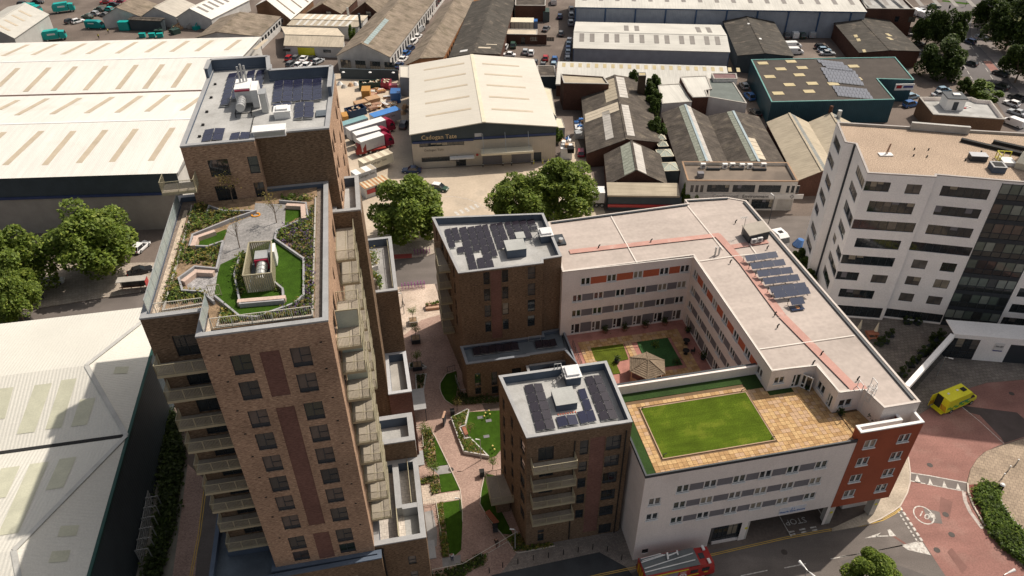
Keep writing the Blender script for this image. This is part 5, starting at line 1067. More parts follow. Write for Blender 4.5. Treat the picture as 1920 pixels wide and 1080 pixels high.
# glazed atrium: each pane its own
dv = Vector(c8) - Vector(c7); Lg = dv.length; dv.normalize(); nv = Vector((-dv.y, dv.x)); gm = [mat('atrium_glass_' + n, c, .05, 0, var=.25, scale=.5, spec=.8) for n, c in (('dark', (.03, .035, .035)), ('brown', (.10, .075, .065)), ('green', (.10, .13, .11)), ('pale', (.2, .23, .205)))]
nb_ = 6; fl_ = 8; rnd = random.Random(9); pw = Lg / nb_; ph_ = 26.0 / (fl_ * 2)
pmesh = []
q = MB(); q.box(.04, .02, .04, pw - .04, .05, ph_ - .06); 
for m in gm: q2 = q.mesh('glass_pane', [m]); pmesh.append(q2)
for i in range(nb_):
 for k in range(fl_ * 2):
  P0 = Vector(c7) + dv * (pw * i); me = pmesh[0] if k % 2 == 0 else rnd.choice([pmesh[0], pmesh[1], pmesh[1], pmesh[2], pmesh[3]] if k > 9 else [pmesh[0], pmesh[2], pmesh[2], pmesh[3]])
  link('glass_pane', me, OFF, mat=Matrix(((dv.x, nv.x, 0, P0.x), (dv.y, nv.y, 0, P0.y), (0, 0, 1, ph_ * k), (0, 0, 0, 1))))
mb = MB()
for i in range(nb_ + 1): P0 = Vector(c7) + dv * (pw * i); mb.bar((P0.x, P0.y, 0), (P0.x, P0.y, 26.1), .09)
for k in range(fl_ * 2 + 1): a = Vector(c7); b = Vector(c8); mb.bar((a.x, a.y, ph_ * k), (b.x, b.y, ph_ * k), .07)
part('curtain_wall_frame', mb, DKF, OFF)
mb = MB()
for k in range(fl_): a = Vector(c7) - nv * .03; b = Vector(c8) - nv * .03; mb.bar((a.x, a.y, ph_ * (2 * k) + .35), (b.x, b.y, ph_ * (2 * k) + .35), .06, .7)
part('spandrel_band', mb, DKF, OFF)
# recess line between the two west faces
mb = MB(); mb.bar((*c3, 0), (*c3, 26.4), .5); part('dark_recess_strip', mb, DKF, OFF)
OZf = zm(1480, 220, 2.25)
def oloc(x, y, z=OZ): return at(*OZf(x, y), z)
def offbox(name, label, x, y, w, d, h, m, lid=None, ang=-7.5, z=OZ - .33, cat='roof box', parts=()):
 p = oloc(x, y, z + h * .5); t = thing(name, label, cat, (*p, z), ang); mb = MB(); mb.box(-w / 2, -d / 2, 0, w / 2, d / 2, h); part('casing', mb, m, t)
 if lid: mb = MB(); mb.box(-w / 2 - .05, -d / 2 - .05, h, w / 2 + .05, d / 2 + .05, h + .08); part('lid', mb, lid, t)
 for n_, a, m_ in parts: mb = MB(); mb.box(*a); part(n_, mb, m_, t)
 return t
offbox('roof_skylight', 'grey ribbed skylight box on the gravel office roof', 795, 168, 2.3, 1.3, .8, DKF, MATS['pale_coping_metal'])
offbox('open_vent_box', 'open topped blue grey vent box on the gravel office roof', 877, 212, 1.8, 1.8, .9, UPST, None, parts=[('rim', (-.95, -.95, .9, .95, .95, .98), MET), ('opening', (-.7, -.7, .98, .7, .7, .99), BLK)])
offbox('access_hatch', 'white access hatch with yellow guard rail on the gravel roof', 918, 188, 1.6, 1.8, .5, WHT, WHT)
p = oloc(912, 165, OZ + .3); t = thing('railing', 'yellow guard rail round the hatch on the office roof', 'railing', (*p, OZ - .3), -7.5); mb = MB(); railing_mb(mb, (-1, .7), (1, .7), 0, 1.1, 1, 0, .07); railing_mb(mb, (-1, -.8), (-1, .7), 0, 1.1, 1, 0, .07); part('guard_rail', mb, PT['yellow'], t)
p = oloc(408, 150, OZ); t = thing('roof_mast', 'small brown mast on a white slab, west end of gravel roof', 'mast', (*p, OZ - .33), 0); mb = MB(); mb.box(-1, -.5, 0, 1, .5, .15); part('base_slab', mb, WHT, t); mb = MB(); mb.bar((0, 0, .15), (.4, .3, 1.7), .1); mb.bar((.2, 0, .15), (.5, .3, 1.7), .1); part('mast_pole', mb, WOOD, t)
for (a, b, lb) in (((725, 92), (1010, 160), 'longer black pipe trough crossing the gravel office roof'), ((860, 100), (1060, 145), 'shorter black pipe trough at the back of the gravel office roof')):
 p, q_ = oloc(*a), oloc(*b); t = thing('pipe_trough', lb, 'pipe trough', (*p, OZ - .33)); mb = MB(); mb.bar((0, 0, .25), (q_[0] - p[0], q_[1] - p[1], .25), .6, .5); part('trough', mb, BLK, t)
p = oloc(990, 190); t = thing('roof_kerb', 'pale raised upstand at the right edge of the gravel roof', 'upstand', (*p, OZ - .33), 50); mb = MB(); mb.box(-2, -.8, 0, 2.5, .8, .9); part('casing', mb, CREAMP, t)
p = oloc(515, 30, OZ + .5); q_ = oloc(762, 50, OZ + .5); t = thing('parapet_screen', 'long pale raised screen along the back edge of gravel roof', 'screen', (*p, OZ - .3)); mb = MB(); mb.bar((0, 0, .6), (q_[0] - p[0], q_[1] - p[1], .6), .5, 1.2); part('screen_wall', mb, mat('pale_screen', (.4, .39, .37), .7), t)
for i, q_ in enumerate([(530, 128), (590, 130), (527, 155), (583, 160), (745, 175), (812, 140)]):
 p = oloc(*q_); t = thing('roof_outlet', 'small black outlet in the gravel of the office roof', 'roof outlet', (*p, OZ - .33), 0, 'small outlets in the gravel roof'); mb = MB(); mb.tube((0, 0, 0), (0, 0, .3), .1); part('cap', mb, BLK, t)
# entrance canopy building
p0, p1, p2, p3 = at(*R7(0, 262), 4.6), at(*zm(1560, 560, 2.077)(510, 105), 4.6), at(1935, 631, 4.6), at(1990, 640, 4.6)
t = thing('entrance_building', 'low white entrance building with a slanting wing and a letting board', 'building', (0, 0, 0)); CAN = t
pb = [at(*zm(1560, 560, 2.077)(548, 238)), at(*zm(1560, 560, 2.077)(665, 248)), at(*zm(1560, 560, 2.077)(748, 255))]
pe = Vector(pb[2]) + (Vector(pb[2]) - Vector(pb[0])) * 1.2; dd_ = (pe - Vector(pb[0])).normalized(); st = Vector(pb[0]) - dd_ * 4.4
Lc = (pe - st).length
mb = MB(); co = [(0.0, .0, 4.2, 4.0, 'none'), (8.6, 0, 6.0, 3.6, 'none')]; wall_face(mb, tuple(st), tuple(pe), 0, 4.6, co); part('wall', mb, WR, t); window(t, tuple(st), tuple(pe), 0, 0, 4.2, 4.0, 'strip:4:0.33,0.66', 0); openings(t, tuple(st), tuple(pe), [(8.6, 0, 5.6, 3.5, 'paneld')])
nn_ = Vector((-dd_.y, dd_.x)); mb = MB(); mb.prism([tuple(st + dd_ * .2), tuple(pe), tuple(pe + nn_ * 3.4), tuple(st + nn_ * 3.4)], 4.6, 4.75); part('roof', mb, WR, t)
ws = Vector(p0); a_ = st; mb = MB(); dw = (Vector(p0) - a_).normalized(); nw = Vector((-dw.y, dw.x)) * .35; L_ = (Vector(p0) - a_).length
mb.prism([tuple(a_ - nw), tuple(Vector(p0) - nw), tuple(Vector(p0) + nw), tuple(a_ + nw)][::-1], 3.9, 4.7); part('slanting_beam', mb, WR, t)
mb = MB(); mb.bar((*(a_ + nw * .2), 1.9), (*(Vector(p0) + nw * .2), 1.9), .1, 3.8); part('dark_side_glazing', mb, GL[0], t)
bp = st + dd_ * 7.0 - nn_ * .06; sgn_ = MB(); sgn_.box(-.55, -.04, 2.3, .75, 0, 3.7); so_ = part('letting_board', sgn_, WHT, t); so_.location = (bp.x, bp.y, 0); an_ = math.atan2(dd_.y, dd_.x); so_.rotation_euler = (0, 0, an_)
sb = MB(); sb.box(-.55, -.05, 2.15, .75, 0, 2.35); o = part('blue_strip', sb, mat('sign_navy', (.05, .06, .2), .6), t); o.location = (bp.x, bp.y, 0); o.rotation_euler = (0, 0, an_)
wall_text(t, 'TO LET', .34, BLK, (bp.x + dd_.x * .1 - nn_.x * .07, bp.y + dd_.y * .1 - nn_.y * .07), math.degrees(an_), 3.1)
# ================================================================ WAREHOUSES AND SHEDS
ga, gb, gc, gd = zm(480, 0, 3), zm(960, 0, 3), zm(1400, 0, 3.692), zm(0, 0, 3)
LTAN = mat('tan_rooflight', (.44, .375, .285), .6, var=.08)
LYEL = mat('yellowed_rooflight', (.42, .35, .2), .6, var=.1)
LGRY = mat('grey_rooflight', (.2, .185, .17), .6, var=.1)
GUT = mat('dark_gutter', (.10, .055, .045), .8)
CLAD = mat('grey_cladding', (.30, .30, .31), .7, var=.08, streak=((1, 3, .2), 1.5, .06))
DCLAD = mat('charcoal_cladding', (.05, .065, .075), .7, var=.1)
# --- Cadogan Tate
O_ = at(770, 250, 8.5); E_ = at(1043, 235, 8.5); an = math.degrees(math.atan2(E_[1] - O_[1], E_[0] - O_[0])); KF = Frame(O_, an); Wd = math.hypot(E_[0] - O_[0], E_[1] - O_[1])
ybk = KF.px(767, 122, 8.5)[1]; rx, _r = KF.px(908, 230, 10.6); RZ = 10.4
KT = thing('removals_warehouse', 'pale roofed removals warehouse with gold Cadogan Tate lettering, behind the trees', 'warehouse', (*KF.O, 0), KF.ang)
KW = ribbed('tan_wall_panels', (.46, .41, .34), .5, 'X', .15, rough=.7, var=.06)
kops = [(1.6, 5.15, 9.6, .95, 'strip:8', 0), (1.8, 1.5, 7.9, 1.15, 'strip:6', 0), (9.2, .05, 2.2, 2.1, 'strip:3', 0), (15.0, .05, 4.3, 3.0, 'panelg'), (21.4, .05, 4.3, 3.0, 'panelg'), (26.3, .05, 1.7, 2.3, 'paneld')]
mb = MB(); wall_face(mb, (0, 0), (Wd, 0), 0, 6.1, kops); part('wall', mb, KW, KT); openings(KT, (0, 0), (Wd, 0), kops)
mb = MB(); mb.face([(0, -.02, 6.1), (Wd, -.02, 6.1), (Wd, -.02, 8.45), (rx, -.02, RZ - .05), (0, -.02, 8.45)]); part('gable_cladding', mb, DCLAD, KT)
mb = MB(); mb.box(.2, -.3, 6.1, 13.2, -.03, 6.55); mb.box(13.4, -.1, 6.3, Wd, -.03, 6.8); part('blue_fascia', mb, mat('navy_trim', (.03, .05, .13), .5), KT)
mb = MB(); mb.face([(0, 0, 0), (0, 0, 8.45), (0, ybk, 8.45), (0, ybk, 0)]); mb.face([(Wd, 0, 0), (Wd, ybk, 0), (Wd, ybk, 8.45), (Wd, 0, 8.45)]); mb.face([(0, ybk, 0), (0, ybk, 8.45), (rx, ybk, RZ), (Wd, ybk, 8.45), (Wd, ybk, 0)]); part('side_wall', mb, DCLAD, KT)
for nm, x0, x1 in (('w', 0, rx), ('e', Wd, rx)):
 s = -1 if nm == 'w' else 1; mb = MB(); mb.face([(x0 + s * .3, -.5, 8.45), (x1, -.5, RZ), (x1, ybk + .3, RZ), (x0 + s * .3, ybk + .3, 8.45)]); mb.face([(x0 + s * .3, -.5, 8.25), (x1, -.5, RZ - .2), (x1, -.5, RZ), (x0 + s * .3, -.5, 8.45)]); mb.face([(x0 + s * .3, -.5, 8.25), (x0 + s * .3, ybk + .3, 8.25), (x0 + s * .3, ybk + .3, 8.45), (x0 + s * .3, -.5, 8.45)]); part('roof_slope', mb, mat('cream_roof_sheet', (.54, .51, .445), .6, var=.04, scale=.1, streak=((.2, 2, 1), 1.0, .03)), KT)
mb = MB(); mb.box(rx - .4, -.5, RZ - .02, rx + .4, ybk + .3, RZ + .07); part('ridge_cap', mb, CREAMP, KT)
for k in range(5):
 for s in (0, 1):
  y = 6.0 + k * (ybk - 8) / 4.6 + (0 if s else .8); u0, u1 = (3.3, rx - 2.2) if s == 0 else (rx + 2.2, Wd - 4.2)
  za = lambda u: (8.45 + (RZ - 8.45) * (u / rx)) if s == 0 else (RZ - (RZ - 8.45) * ((u - rx) / (Wd - rx)))
  mb = MB(); mb.face([(u0, y, za(u0) + .06), (u1, y, za(u1) + .06), (u1, y + .8, za(u1) + .06), (u0, y + .8, za(u0) + .06)]); mb.face([(u0, y, za(u0)), (u1, y, za(u1)), (u1, y, za(u1) + .06), (u0, y, za(u0) + .06)]); part('rooflight', mb, LTAN, KT)
mb = MB(); mb.box(14.6, -2.6, 3.7, 25.9, -.05, 3.95); mb.box(14.6, -2.7, 3.6, 25.9, -2.55, 4.1); part('loading_canopy', mb, CREAMP, KT); 
for x in (15.2, 20, 25): mb = MB(); mb.bar((x, -2.4, 4), (x, -.1, 7.6), .09); part('canopy_tie', mb, GALV, KT)
mb = MB(); mb.box(7.9, -1.2, 2.3, 13.2, -.05, 2.6); part('entrance_canopy', mb, WHT, KT); mb = MB(); mb.box(13.5, -.08, 6.9, 15.0, -.03, 7.7); part('blank_plate', mb, MATS['pale_coping_metal'], KT)
GOLD = mat('gold_lettering', (.62, .47, .27), .5); wall_text(KT, 'Cadogan Tate', 1.45, GOLD, (5.9, -.06), 0, 7.3, .92); wall_text(KT, 'Cadogan Tate', .75, mat('grey_lettering', (.2, .18, .15), .7), (4.6, -.03), 0, 4.3)
for x, s in ((19.75, '1'), (20.8, '2')):
 mb = MB(); mb.box(x - .35, -.05, 2.3, x + .35, -.02, 3.1); part('bay_number_board', mb, WHT, KT); wall_text(KT, s, .6, BLK, (x, -.07), 0, 2.7)
mb = MB(); mb.tube((13.9, -.05, 2.6), (13.9, -.1, 2.6), .3, n=12); part('round_sign', mb, PT['red'], KT)
for i, x in enumerate((15.0, 19.4, 21.3, 25.8, 26.2, 28.2, 29.4)):
 p = KF.w(x, -1.0); t = thing('bollard', ['leftmost black banded', 'black banded bollard between bays, left,', 'black banded bollard between bays, right,', 'rightmost black banded', 'yellow bollard beside the last bay,', 'yellow bollard right of the grey door,', 'outermost yellow bollard'][i] + ' post at the removals warehouse loading doors', 'bollard', (*p, .02), 0, 'bollards by the loading doors'); mb = MB(); mb.tube((0, 0, 0), (0, 0, 1.0), .1); part('post', mb, PT['yellow'] if i > 3 else BLK, t); mb = MB(); mb.tube((0, 0, .6), (0, 0, .8), .105); part('white_band', mb, WHT, t)
# --- left white warehouse
LZ = 12.4
a0 = Vector(at(0, 332, LZ)); a1 = Vector(at(325, 322, LZ)); dl = (a1 - a0).normalized(); LW = Frame(tuple(a1), math.degrees(math.atan2(dl.y, dl.x)))
vs_ = [0, LW.px(375, 224, 14)[1], LW.px(375, 171, LZ)[1], LW.px(395, 108, 14)[1], LW.px(530, 69, LZ)[1]]; uE = LW.px(530, 69, LZ)[0]; zs_ = [LZ, 14.2, LZ + .1, 14.2, LZ]
WHL = thing('white_warehouse', 'huge white roofed warehouse with tan rooflight strips behind the tower', 'warehouse', (*LW.O, 0), LW.ang)
UW = -190
mb = MB(); wall_face(mb, (UW, 0), (.4, 0), 0, LZ - 4.2, [(UW * -1 - 62 + x, z, 9, 1.3, 'strip:4', 0) for x, z in ((0, 1.3), (3, 4.6))]); part('wall', mb, mat('tan_block_wall', (.34, .31, .27), .8, var=.08), WHL)
openings(WHL, (UW, 0), (.4, 0), [(UW * -1 - 62 + x, z, 9, 1.3, 'strip:4', 0) for x, z in ((0, 1.3), (3, 4.6))])
mb = MB(); mb.box(UW, -.12, LZ - 4.2, .4, .1, LZ - .1); part('dark_cladding', mb, DCLAD, WHL); mb = MB(); mb.box(UW, -.3, LZ - 4.7, .4, -.01, LZ - 4.2); part('blue_fascia', mb, MATS['navy_trim'], WHL)
mb = MB(); pts = [(.4, vs_[i], zs_[i] - .1) for i in range(5)]; pts2 = [(.4 + 0, v, z) for _, v, z in pts]; mb.face([(.4, 0, 0), (.4, vs_[4], 0)] + [p for p in pts2[::-1]]); part('end_wall', mb, mat('pale_end_wall', (.5, .49, .46), .8, var=.06), WHL)
WHX = ribbed('white_roof_sheet_x', (.66, .645, .60), .35, 'X', .2, rough=.5, var=.05, scale=.06, streak=((1.5, .05, 1), 1.0, .05), stain=((.56, .53, .47), .12, .55, .6))
for i in range(4):
 mb = MB(); v0_, v1_ = vs_[i], vs_[i + 1]; e0 = -.6 if i == 0 else 0; e1 = .5 if i == 3 else 0; mb.face([(UW, v0_ + e0, zs_[i]), (.9, v0_ + e0, zs_[i]), (.9, v1_ + e1, zs_[i + 1]), (UW, v1_ + e1, zs_[i + 1])]); part('roof_slope', mb, WHX, WHL)
mb = MB(); mb.box(UW, vs_[2] - .35, zs_[2] + .0, .9, vs_[2] + .35, zs_[2] + .08); part('valley_gutter', mb, GUT, WHL)
mb = MB(); [mb.box(UW, vs_[i] - .3, zs_[i] - .02, .9, vs_[i] + .3, zs_[i] + .05) for i in (1, 3)]; part('ridge_cap', mb, WHT, WHL); mb = MB(); mb.box(.85, -.6, LZ - .3, 1.0, vs_[4], LZ + .05); part('verge_trim', mb, GALV, WHL)
rl = [(0, [(10, 310, 78, 246), (84, 310, 138, 246), (148, 306, 198, 244), (210, 304, 255, 242), (283, 302, 324, 240), (-64, 312, 8, 248)]), (1, [(-2, 206, 34, 188), (32, 216, 89, 185), (98, 214, 150, 184), (163, 212, 211, 182), (220, 211, 264, 180), (276, 209, 316, 178), (342, 207, 385, 177)]), (2, [(-3, 163, 34, 128), (48, 172, 92, 127), (100, 170, 142, 125), (160, 169, 199, 124), (221, 167, 256, 122), (272, 166, 305, 121), (325, 164, 356, 119)]), (3, [(6, 105, 53, 84), (62, 103, 106, 83), (118, 102, 160, 82), (165, 101, 204, 81), (220, 100, 256, 79), (275, 98, 309, 78), (322, 97, 353, 77), (369, 96, 398, 76), (424, 94, 450, 75), (478, 93, 500, 74)])]
for i, l in rl:
 for x0, y0, x1, y1 in l:
  def on(px, py):   # drop the pixel onto slope i
   z = LZ
   for _ in range(12):
    u, v = LW.px(px, py, z); f = (v - vs_[i]) / (vs_[i + 1] - vs_[i]); f = min(1, max(0, f)); z = zs_[i] + (zs_[i + 1] - zs_[i]) * f
   return u, v, z
  A0 = on(x0, y0); A1 = on(x1, y1); w = .6
  mb = MB(); mb.face([(A0[0] - w, A0[1], A0[2] + .06), (A0[0] + w, A0[1], A0[2] + .06), (A1[0] + w, A1[1], A1[2] + .06), (A1[0] - w, A1[1], A1[2] + .06)]); mb.face([(A0[0] - w, A0[1], A0[2]), (A0[0] + w, A0[1], A0[2]), (A0[0] + w, A0[1], A0[2] + .06), (A0[0] - w, A0[1], A0[2] + .06)]); part('rooflight', mb, LTAN, WHL)
# --- lower left hipped warehouse
HZ = 11.3; HR = 14.0
e1_ = Vector(at(278, 680, HZ)); e2_ = Vector(at(165, 1080, HZ)); de = (e1_ - e2_).normalized(); HF = Frame(tuple(at(237, 817, HZ)), math.degrees(math.atan2(de.y, de.x)) - 90)
nv_ = HF.px(266, 578, HZ)[1]; H = thing('hipped_warehouse', 'pale ribbed hipped warehouse roof half in shadow at lower left', 'warehouse', (*HF.O, 0), HF.ang)
N_ = nv_ + .2; r1 = HF.px(162, 685, HR); r2 = HF.px(26, 1032, HR); UL = -90; Sv = 2 * r2[1]
RIB = ribbed('pale_ribbed_sheet', (.57, .56, .51), .42, 'Y', .3, rough=.6, var=.05, scale=.1); RIBX = ribbed('pale_ribbed_sheet_x', (.57, .56, .51), .42, 'X', .3, rough=.6, var=.05, scale=.1)
def hp(name, pts, m): mb = MB(); mb.face(pts); return part(name, mb, m, H)
hp('roof_slope', [(UL, N_, HZ), (UL, r1[1], HR), (*r1, HR), (0, N_, HZ)], RIBX); hp('roof_slope', [(UL, r1[1], HR), (UL, 0, HZ), (0, 0, HZ), (*r1, HR)], RIBX); hp('roof_hip', [(*r1, HR), (0, 0, HZ), (0, N_, HZ)], RIB)
hp('roof_slope', [(UL, 0, HZ), (UL, r2[1], HR), (*r2, HR), (0, 0, HZ)], RIBX); hp('roof_hip', [(*r2, HR), (0, Sv, HZ), (0, 0, HZ)], RIB); hp('roof_slope', [(*r2, HR), (UL, r2[1], HR), (UL, Sv, HZ), (0, Sv, HZ)], RIBX)
mb = MB()
for a, b in (((*r1, HR), (0, 0, HZ)), ((*r1, HR), (0, N_, HZ)), ((*r2, HR), (0, 0, HZ)), ((*r2, HR), (0, Sv, HZ))): mb.bar(Vector(a) + Vector((0, 0, .05)), Vector(b) + Vector((0, 0, .05)), .55, .06)
part('hip_capping', mb, mat('grey_capping', (.42, .42, .4), .6), H); mb = MB(); mb.box(UL, -.25, HZ, -.3, .25, HZ + .1); part('valley_gutter', mb, BLK, H)
mb = MB(); mb.box(0, Sv, HZ - .25, .35, N_, HZ + .02); part('eaves_gutter', mb, mat('dark_green_gutter', (.015, .06, .05), .5), H)
mb = MB(); mb.face([(0, Sv, 0), (0, N_, 0), (0, N_, HZ), (0, Sv, HZ)]); mb.face([(0, N_, 0), (UL, N_, 0), (UL, N_, HZ), (0, N_, HZ)]); part('wall', mb, ribbed('slate_cladding', (.05, .065, .075), .5, 'Y', .3, rough=.6, var=.08), H)
HGR = mat('pale_green_rooflight', (.46, .46, .36), .6, var=.08)
def hrl(x0, y0, x1, y1, w, sl, axis='v'):
 def zf(u, v):
  if sl == 'n1': return HR + (HZ - HR) * (r1[1] - v) / r1[1]
  if sl == 'n2': return HZ + (HR - HZ) * (0 - v) / (0 - r2[1])
  if sl == 'h1': return HZ + (HR - HZ) * (u / r1[0])
  return HZ + (HR - HZ) * (u / r2[0])
 def on(px, py):
  z = 12
  for _ in range(15): u, v = HF.px(px, py, z); z = zf(u, v)
  return Vector((u, v, z + .05))
 a, b = on(x0, y0), on(x1, y1); mb = MB(); x = Vector((w / 2, 0, 0)) if axis == 'v' else Vector((0, w / 2, 0)); mb.face([a - x, a + x, b + x, b - x]); part('rooflight', mb, HGR, H)
h7 = zm(0, 680, 2.7)
for a in ((25, 130, -20, 290, 2.0, 'n1'), (220, 110, 130, 358, 2.0, 'n1'), (350, 85, 270, 335, 1.8, 'n1'), (445, 183, 400, 320, 1.8, 'n1'), (55, 530, -20, 690, 2.0, 'n2'), (200, 508, 40, 870, 2.0, 'n2'), (345, 483, 275, 640, 1.8, 'n2')): hrl(*h7(a[0], a[1]), *h7(a[2], a[3]), a[4], a[5])
for a in ((580, 40, 650, 38), (300, 855, 395, 850), (255, 985, 350, 978)): hrl(*h7(a[0], a[1]), *h7(a[2], a[3]), 1.3, 'h1' if a[1] < 100 else 'h2', 'u')
# --- long sheds north
OLD = mat('brown_asbestos_roof', (.072, .061, .051), .95, var=.28, scale=.5, fine=.2, fscale=4, streak=((.15, 2.5, 1), 1.2, .26), stain=((.13, .11, .085), .45, .55, .7), bump=.3, bscale=6)
OLD2 = mat('grey_brown_asbestos_roof', (.20, .163, .125), .95, var=.2, scale=.35, fine=.16, fscale=4, streak=((.15, 2.2, 1), 1.2, .2), stain=((.12, .10, .07), .4, .53, .7))
OLD3 = mat('cream_asbestos_roof', (.48, .42, .33), .9, var=.1, scale=.25, fine=.08, fscale=4, streak=((.15, 2.2, 1), 1.2, .1))
DKR = mat('charcoal_asbestos_roof', (.062, .056, .048), .95, var=.2, scale=.35, fine=.16, fscale=4, streak=((.15, 2.5, 1), 1.2, .26), stain=((.15, .125, .10), .5, .58, .6))
WBR = mat('white_painted_brick', (.55, .54, .52), .85, var=.1); BLW = ribbed('blue_grey_wall_sheet', (.26, .285, .33), .5, 'X', .2, rough=.6, var=.1)
BLT = mat('navy_blue_trim', (.03, .07, .15), .5)
FW_ = lambda n, h0=1.1, h1=1.9, st='strip:2:0.5', sp=3.0, w=1.9: [(1.0 + i * sp, h0, w, h1, st, 0) for i in range(n)]
def frontwin(info, xs, z, w, h, st, m=0):
 t_, F_, (L0, R0, E0, D), sl = info
 for x in xs: window(t_, (x, -.16), (x + 1, -.16), 0, z, w, h, st, m)
i_ = shed('white_factory', 'long shed with white gable end and four big front windows', ga(455, 312), ga(592, 243), ga(752, 320), ('E', *ga(1000, 0)), 4.3, 6.9, WBR, OLD2, wops={1: [(1.5 + 2.7 * i, 1.0, 1.5, 2.3, 'strip:2:0.5', 0) for i in range(25)]}, strips=[('E', .05, .2, .02, .42, mat('blue_grey_rooflight', (.25, .31, .31), .6, var=.1), 14)])
frontwin(i_, [.8, 5.0, 9.2, 13.3], 1.0, 2.9, 2.2, 'strip:4:0.5')
shed('brown_long_shed', 'long brown roofed shed with orange brick east wall and arched vents', ga(845, 365), ga(925, 328), ga(1052, 322), ('E', *ga(1222, 0)), 4.3, 6.6, brick('orange_brick', [(.2, .08, .035), (.33, .15, .07), (.4, .22, .1)]), OLD2, wops={1: [(2 + 3.0 * i, 1.2, 1.2, 2.0, 'slim', 0) for i in range(22)]})
shed('dark_long_shed', 'long dark patched shed roof north of the removals warehouse', ga(1088, 322), ga(1225, 300), ga(1372, 305), ('E', *ga(1455, 0)), 4.3, 6.8, BRR, DKR, strips=[('E', .1, .55, .08, .1, OLD3, 1), ('E', .35, .75, .14, .15, OLD3, 1), ('L', .3, .6, .05, .08, WHT, 1)])
shed('yellow_door_shed', 'low cream roofed shed with a yellow loading door', ga(160, 255), ga(168, 195), ga(145, 152), ('L', *ga(487, 264)), 3.2, 4.9, WBR, OLD3, wops={0: [(8.4, .05, 5, 2.7, 'panely'), (3.6, 1.5, 2.2, .8, 'slim', 0), (15.5, 1.5, 2.2, .8, 'slim', 0)]})
shed('striped_roof_shed', 'cream shed with pale and brown roof stripes and two steel chimneys', ga(180, 140), ga(212, 108), ga(248, 80), ('L', *ga(570, 150)), 3.8, 4.8, WBR, OLD3, strips=[('L', .05, .95, .12 + .1 * k, .16 + .1 * k, WHTR, 1) for k in range(8)] + [('E', .05, .95, .12 + .1 * k, .16 + .1 * k, WHTR, 1) for k in range(8)])
for q, lb, h in (((588, 150), 'dark tall steel chimney in front of the gabled factory', 4.5), ((520, 88), 'shorter pale steel chimney with a side box on the striped shed', 3.0)):
 p = at(*ga(*q), 4.2); t = thing('chimney', lb, 'chimney', (*p, 3.6)); mb = MB(); mb.tube((0, 0, 0), (0, 0, h), .35); part('flue', mb, GALV if h < 4 else DCLAD, t)
i2 = shed('brick_gable_shed', 'left brick gabled shed with white rooflight near the top edge', ga(285, 72), ga(375, 20), ga(478, 76), ('R', *ga(470, -60)), 4, 6.6, BRR, OLD2); frontwin(i2, [6.5], 3.3, 1.6, 1.4, 'strip:2', 2)
i2 = shed('brick_gable_shed', 'right brick gabled shed beside the long white windowed factory', ga(535, 72), ga(615, 12), ga(700, 85), ('R', *ga(700, -60)), 4, 6.6, BRR, OLD2); frontwin(i2, [5], 3.3, 1.6, 1.4, 'strip:2', 2)
shed('brown_hall', 'brown roofed hall with a row of windows under its right eave', gd(1105, 212), gd(1220, 180), gd(1460, 205), ('E', *gd(1575, 95)), 3.8, 6.2, WBR, OLD2, wops={1: [(1 + 2.4 * i, 1.6, 1.7, 1.3, 'strip:2', 0) for i in range(8)]})
shed('white_gable_shed', 'white gabled shed with an open doorway, nearest the teal van', gd(575, 97), gd(655, 42), gd(790, 92), ('R', *gd(760, -20)), 3.6, 6.0, WBR, OLD2)
shed('white_gable_shed', 'middle white gabled shed with pale flat roof sheets', gd(800, 90), gd(868, 42), gd(988, 95), ('R', *gd(985, -20)), 3.6, 6.0, WBR, mat('pale_asbestos_roof', (.42, .39, .34), .9, var=.1, scale=.25, streak=((.15, 2.2, 1), 1.2, .1)))
shed('white_gable_shed', 'right white gabled shed with cream roof and long rooflights', gd(997, 95), gd(1068, 48), gd(1187, 107), ('E', *gd(1400, 0)), 3.6, 6.0, WBR, WHTR, lights=[('E', .14 + .13 * k, .1, .6, 1.0) for k in range(5)], lm=LGRY)
shed('timber_shed', 'cream striped shed with brown timber wall near the top left edge', gd(1440, 30), gd(1500, 0), gd(1635, 108), ('E', *gd(1760, 0)), 3.6, 5.4, mat('brown_boarding', (.2, .11, .06), .9, var=.15), WHTR, strips=[('E', .05, .95, .2 + .3 * k, .24 + .3 * k, OLD2, 1) for k in range(3)])
shed('grey_corner_shed', 'pale grey gabled shed cut by the left edge of the picture', None, gd(-60, 145), gd(80, 214), ('E', *gd(272, 82)), 6, 8.3, mat('light_grey_sheet_wall', (.42, .42, .4), .8, var=.06), mat('light_grey_sheet_roof', (.46, .45, .41), .7, var=.06), lights=[('E', .12 + .2 * k, .15, .65, .8) for k in range(4)], lm=LTAN)
# open lean-to yard
shed('scrap_shelter', 'dark open shelter between the white gabled sheds and the yard', gd(720, 110), gd(735, 100), gd(745, 95), ('L', *gd(900, 118)), 3.4, 3.6, DCLAD, OLD)
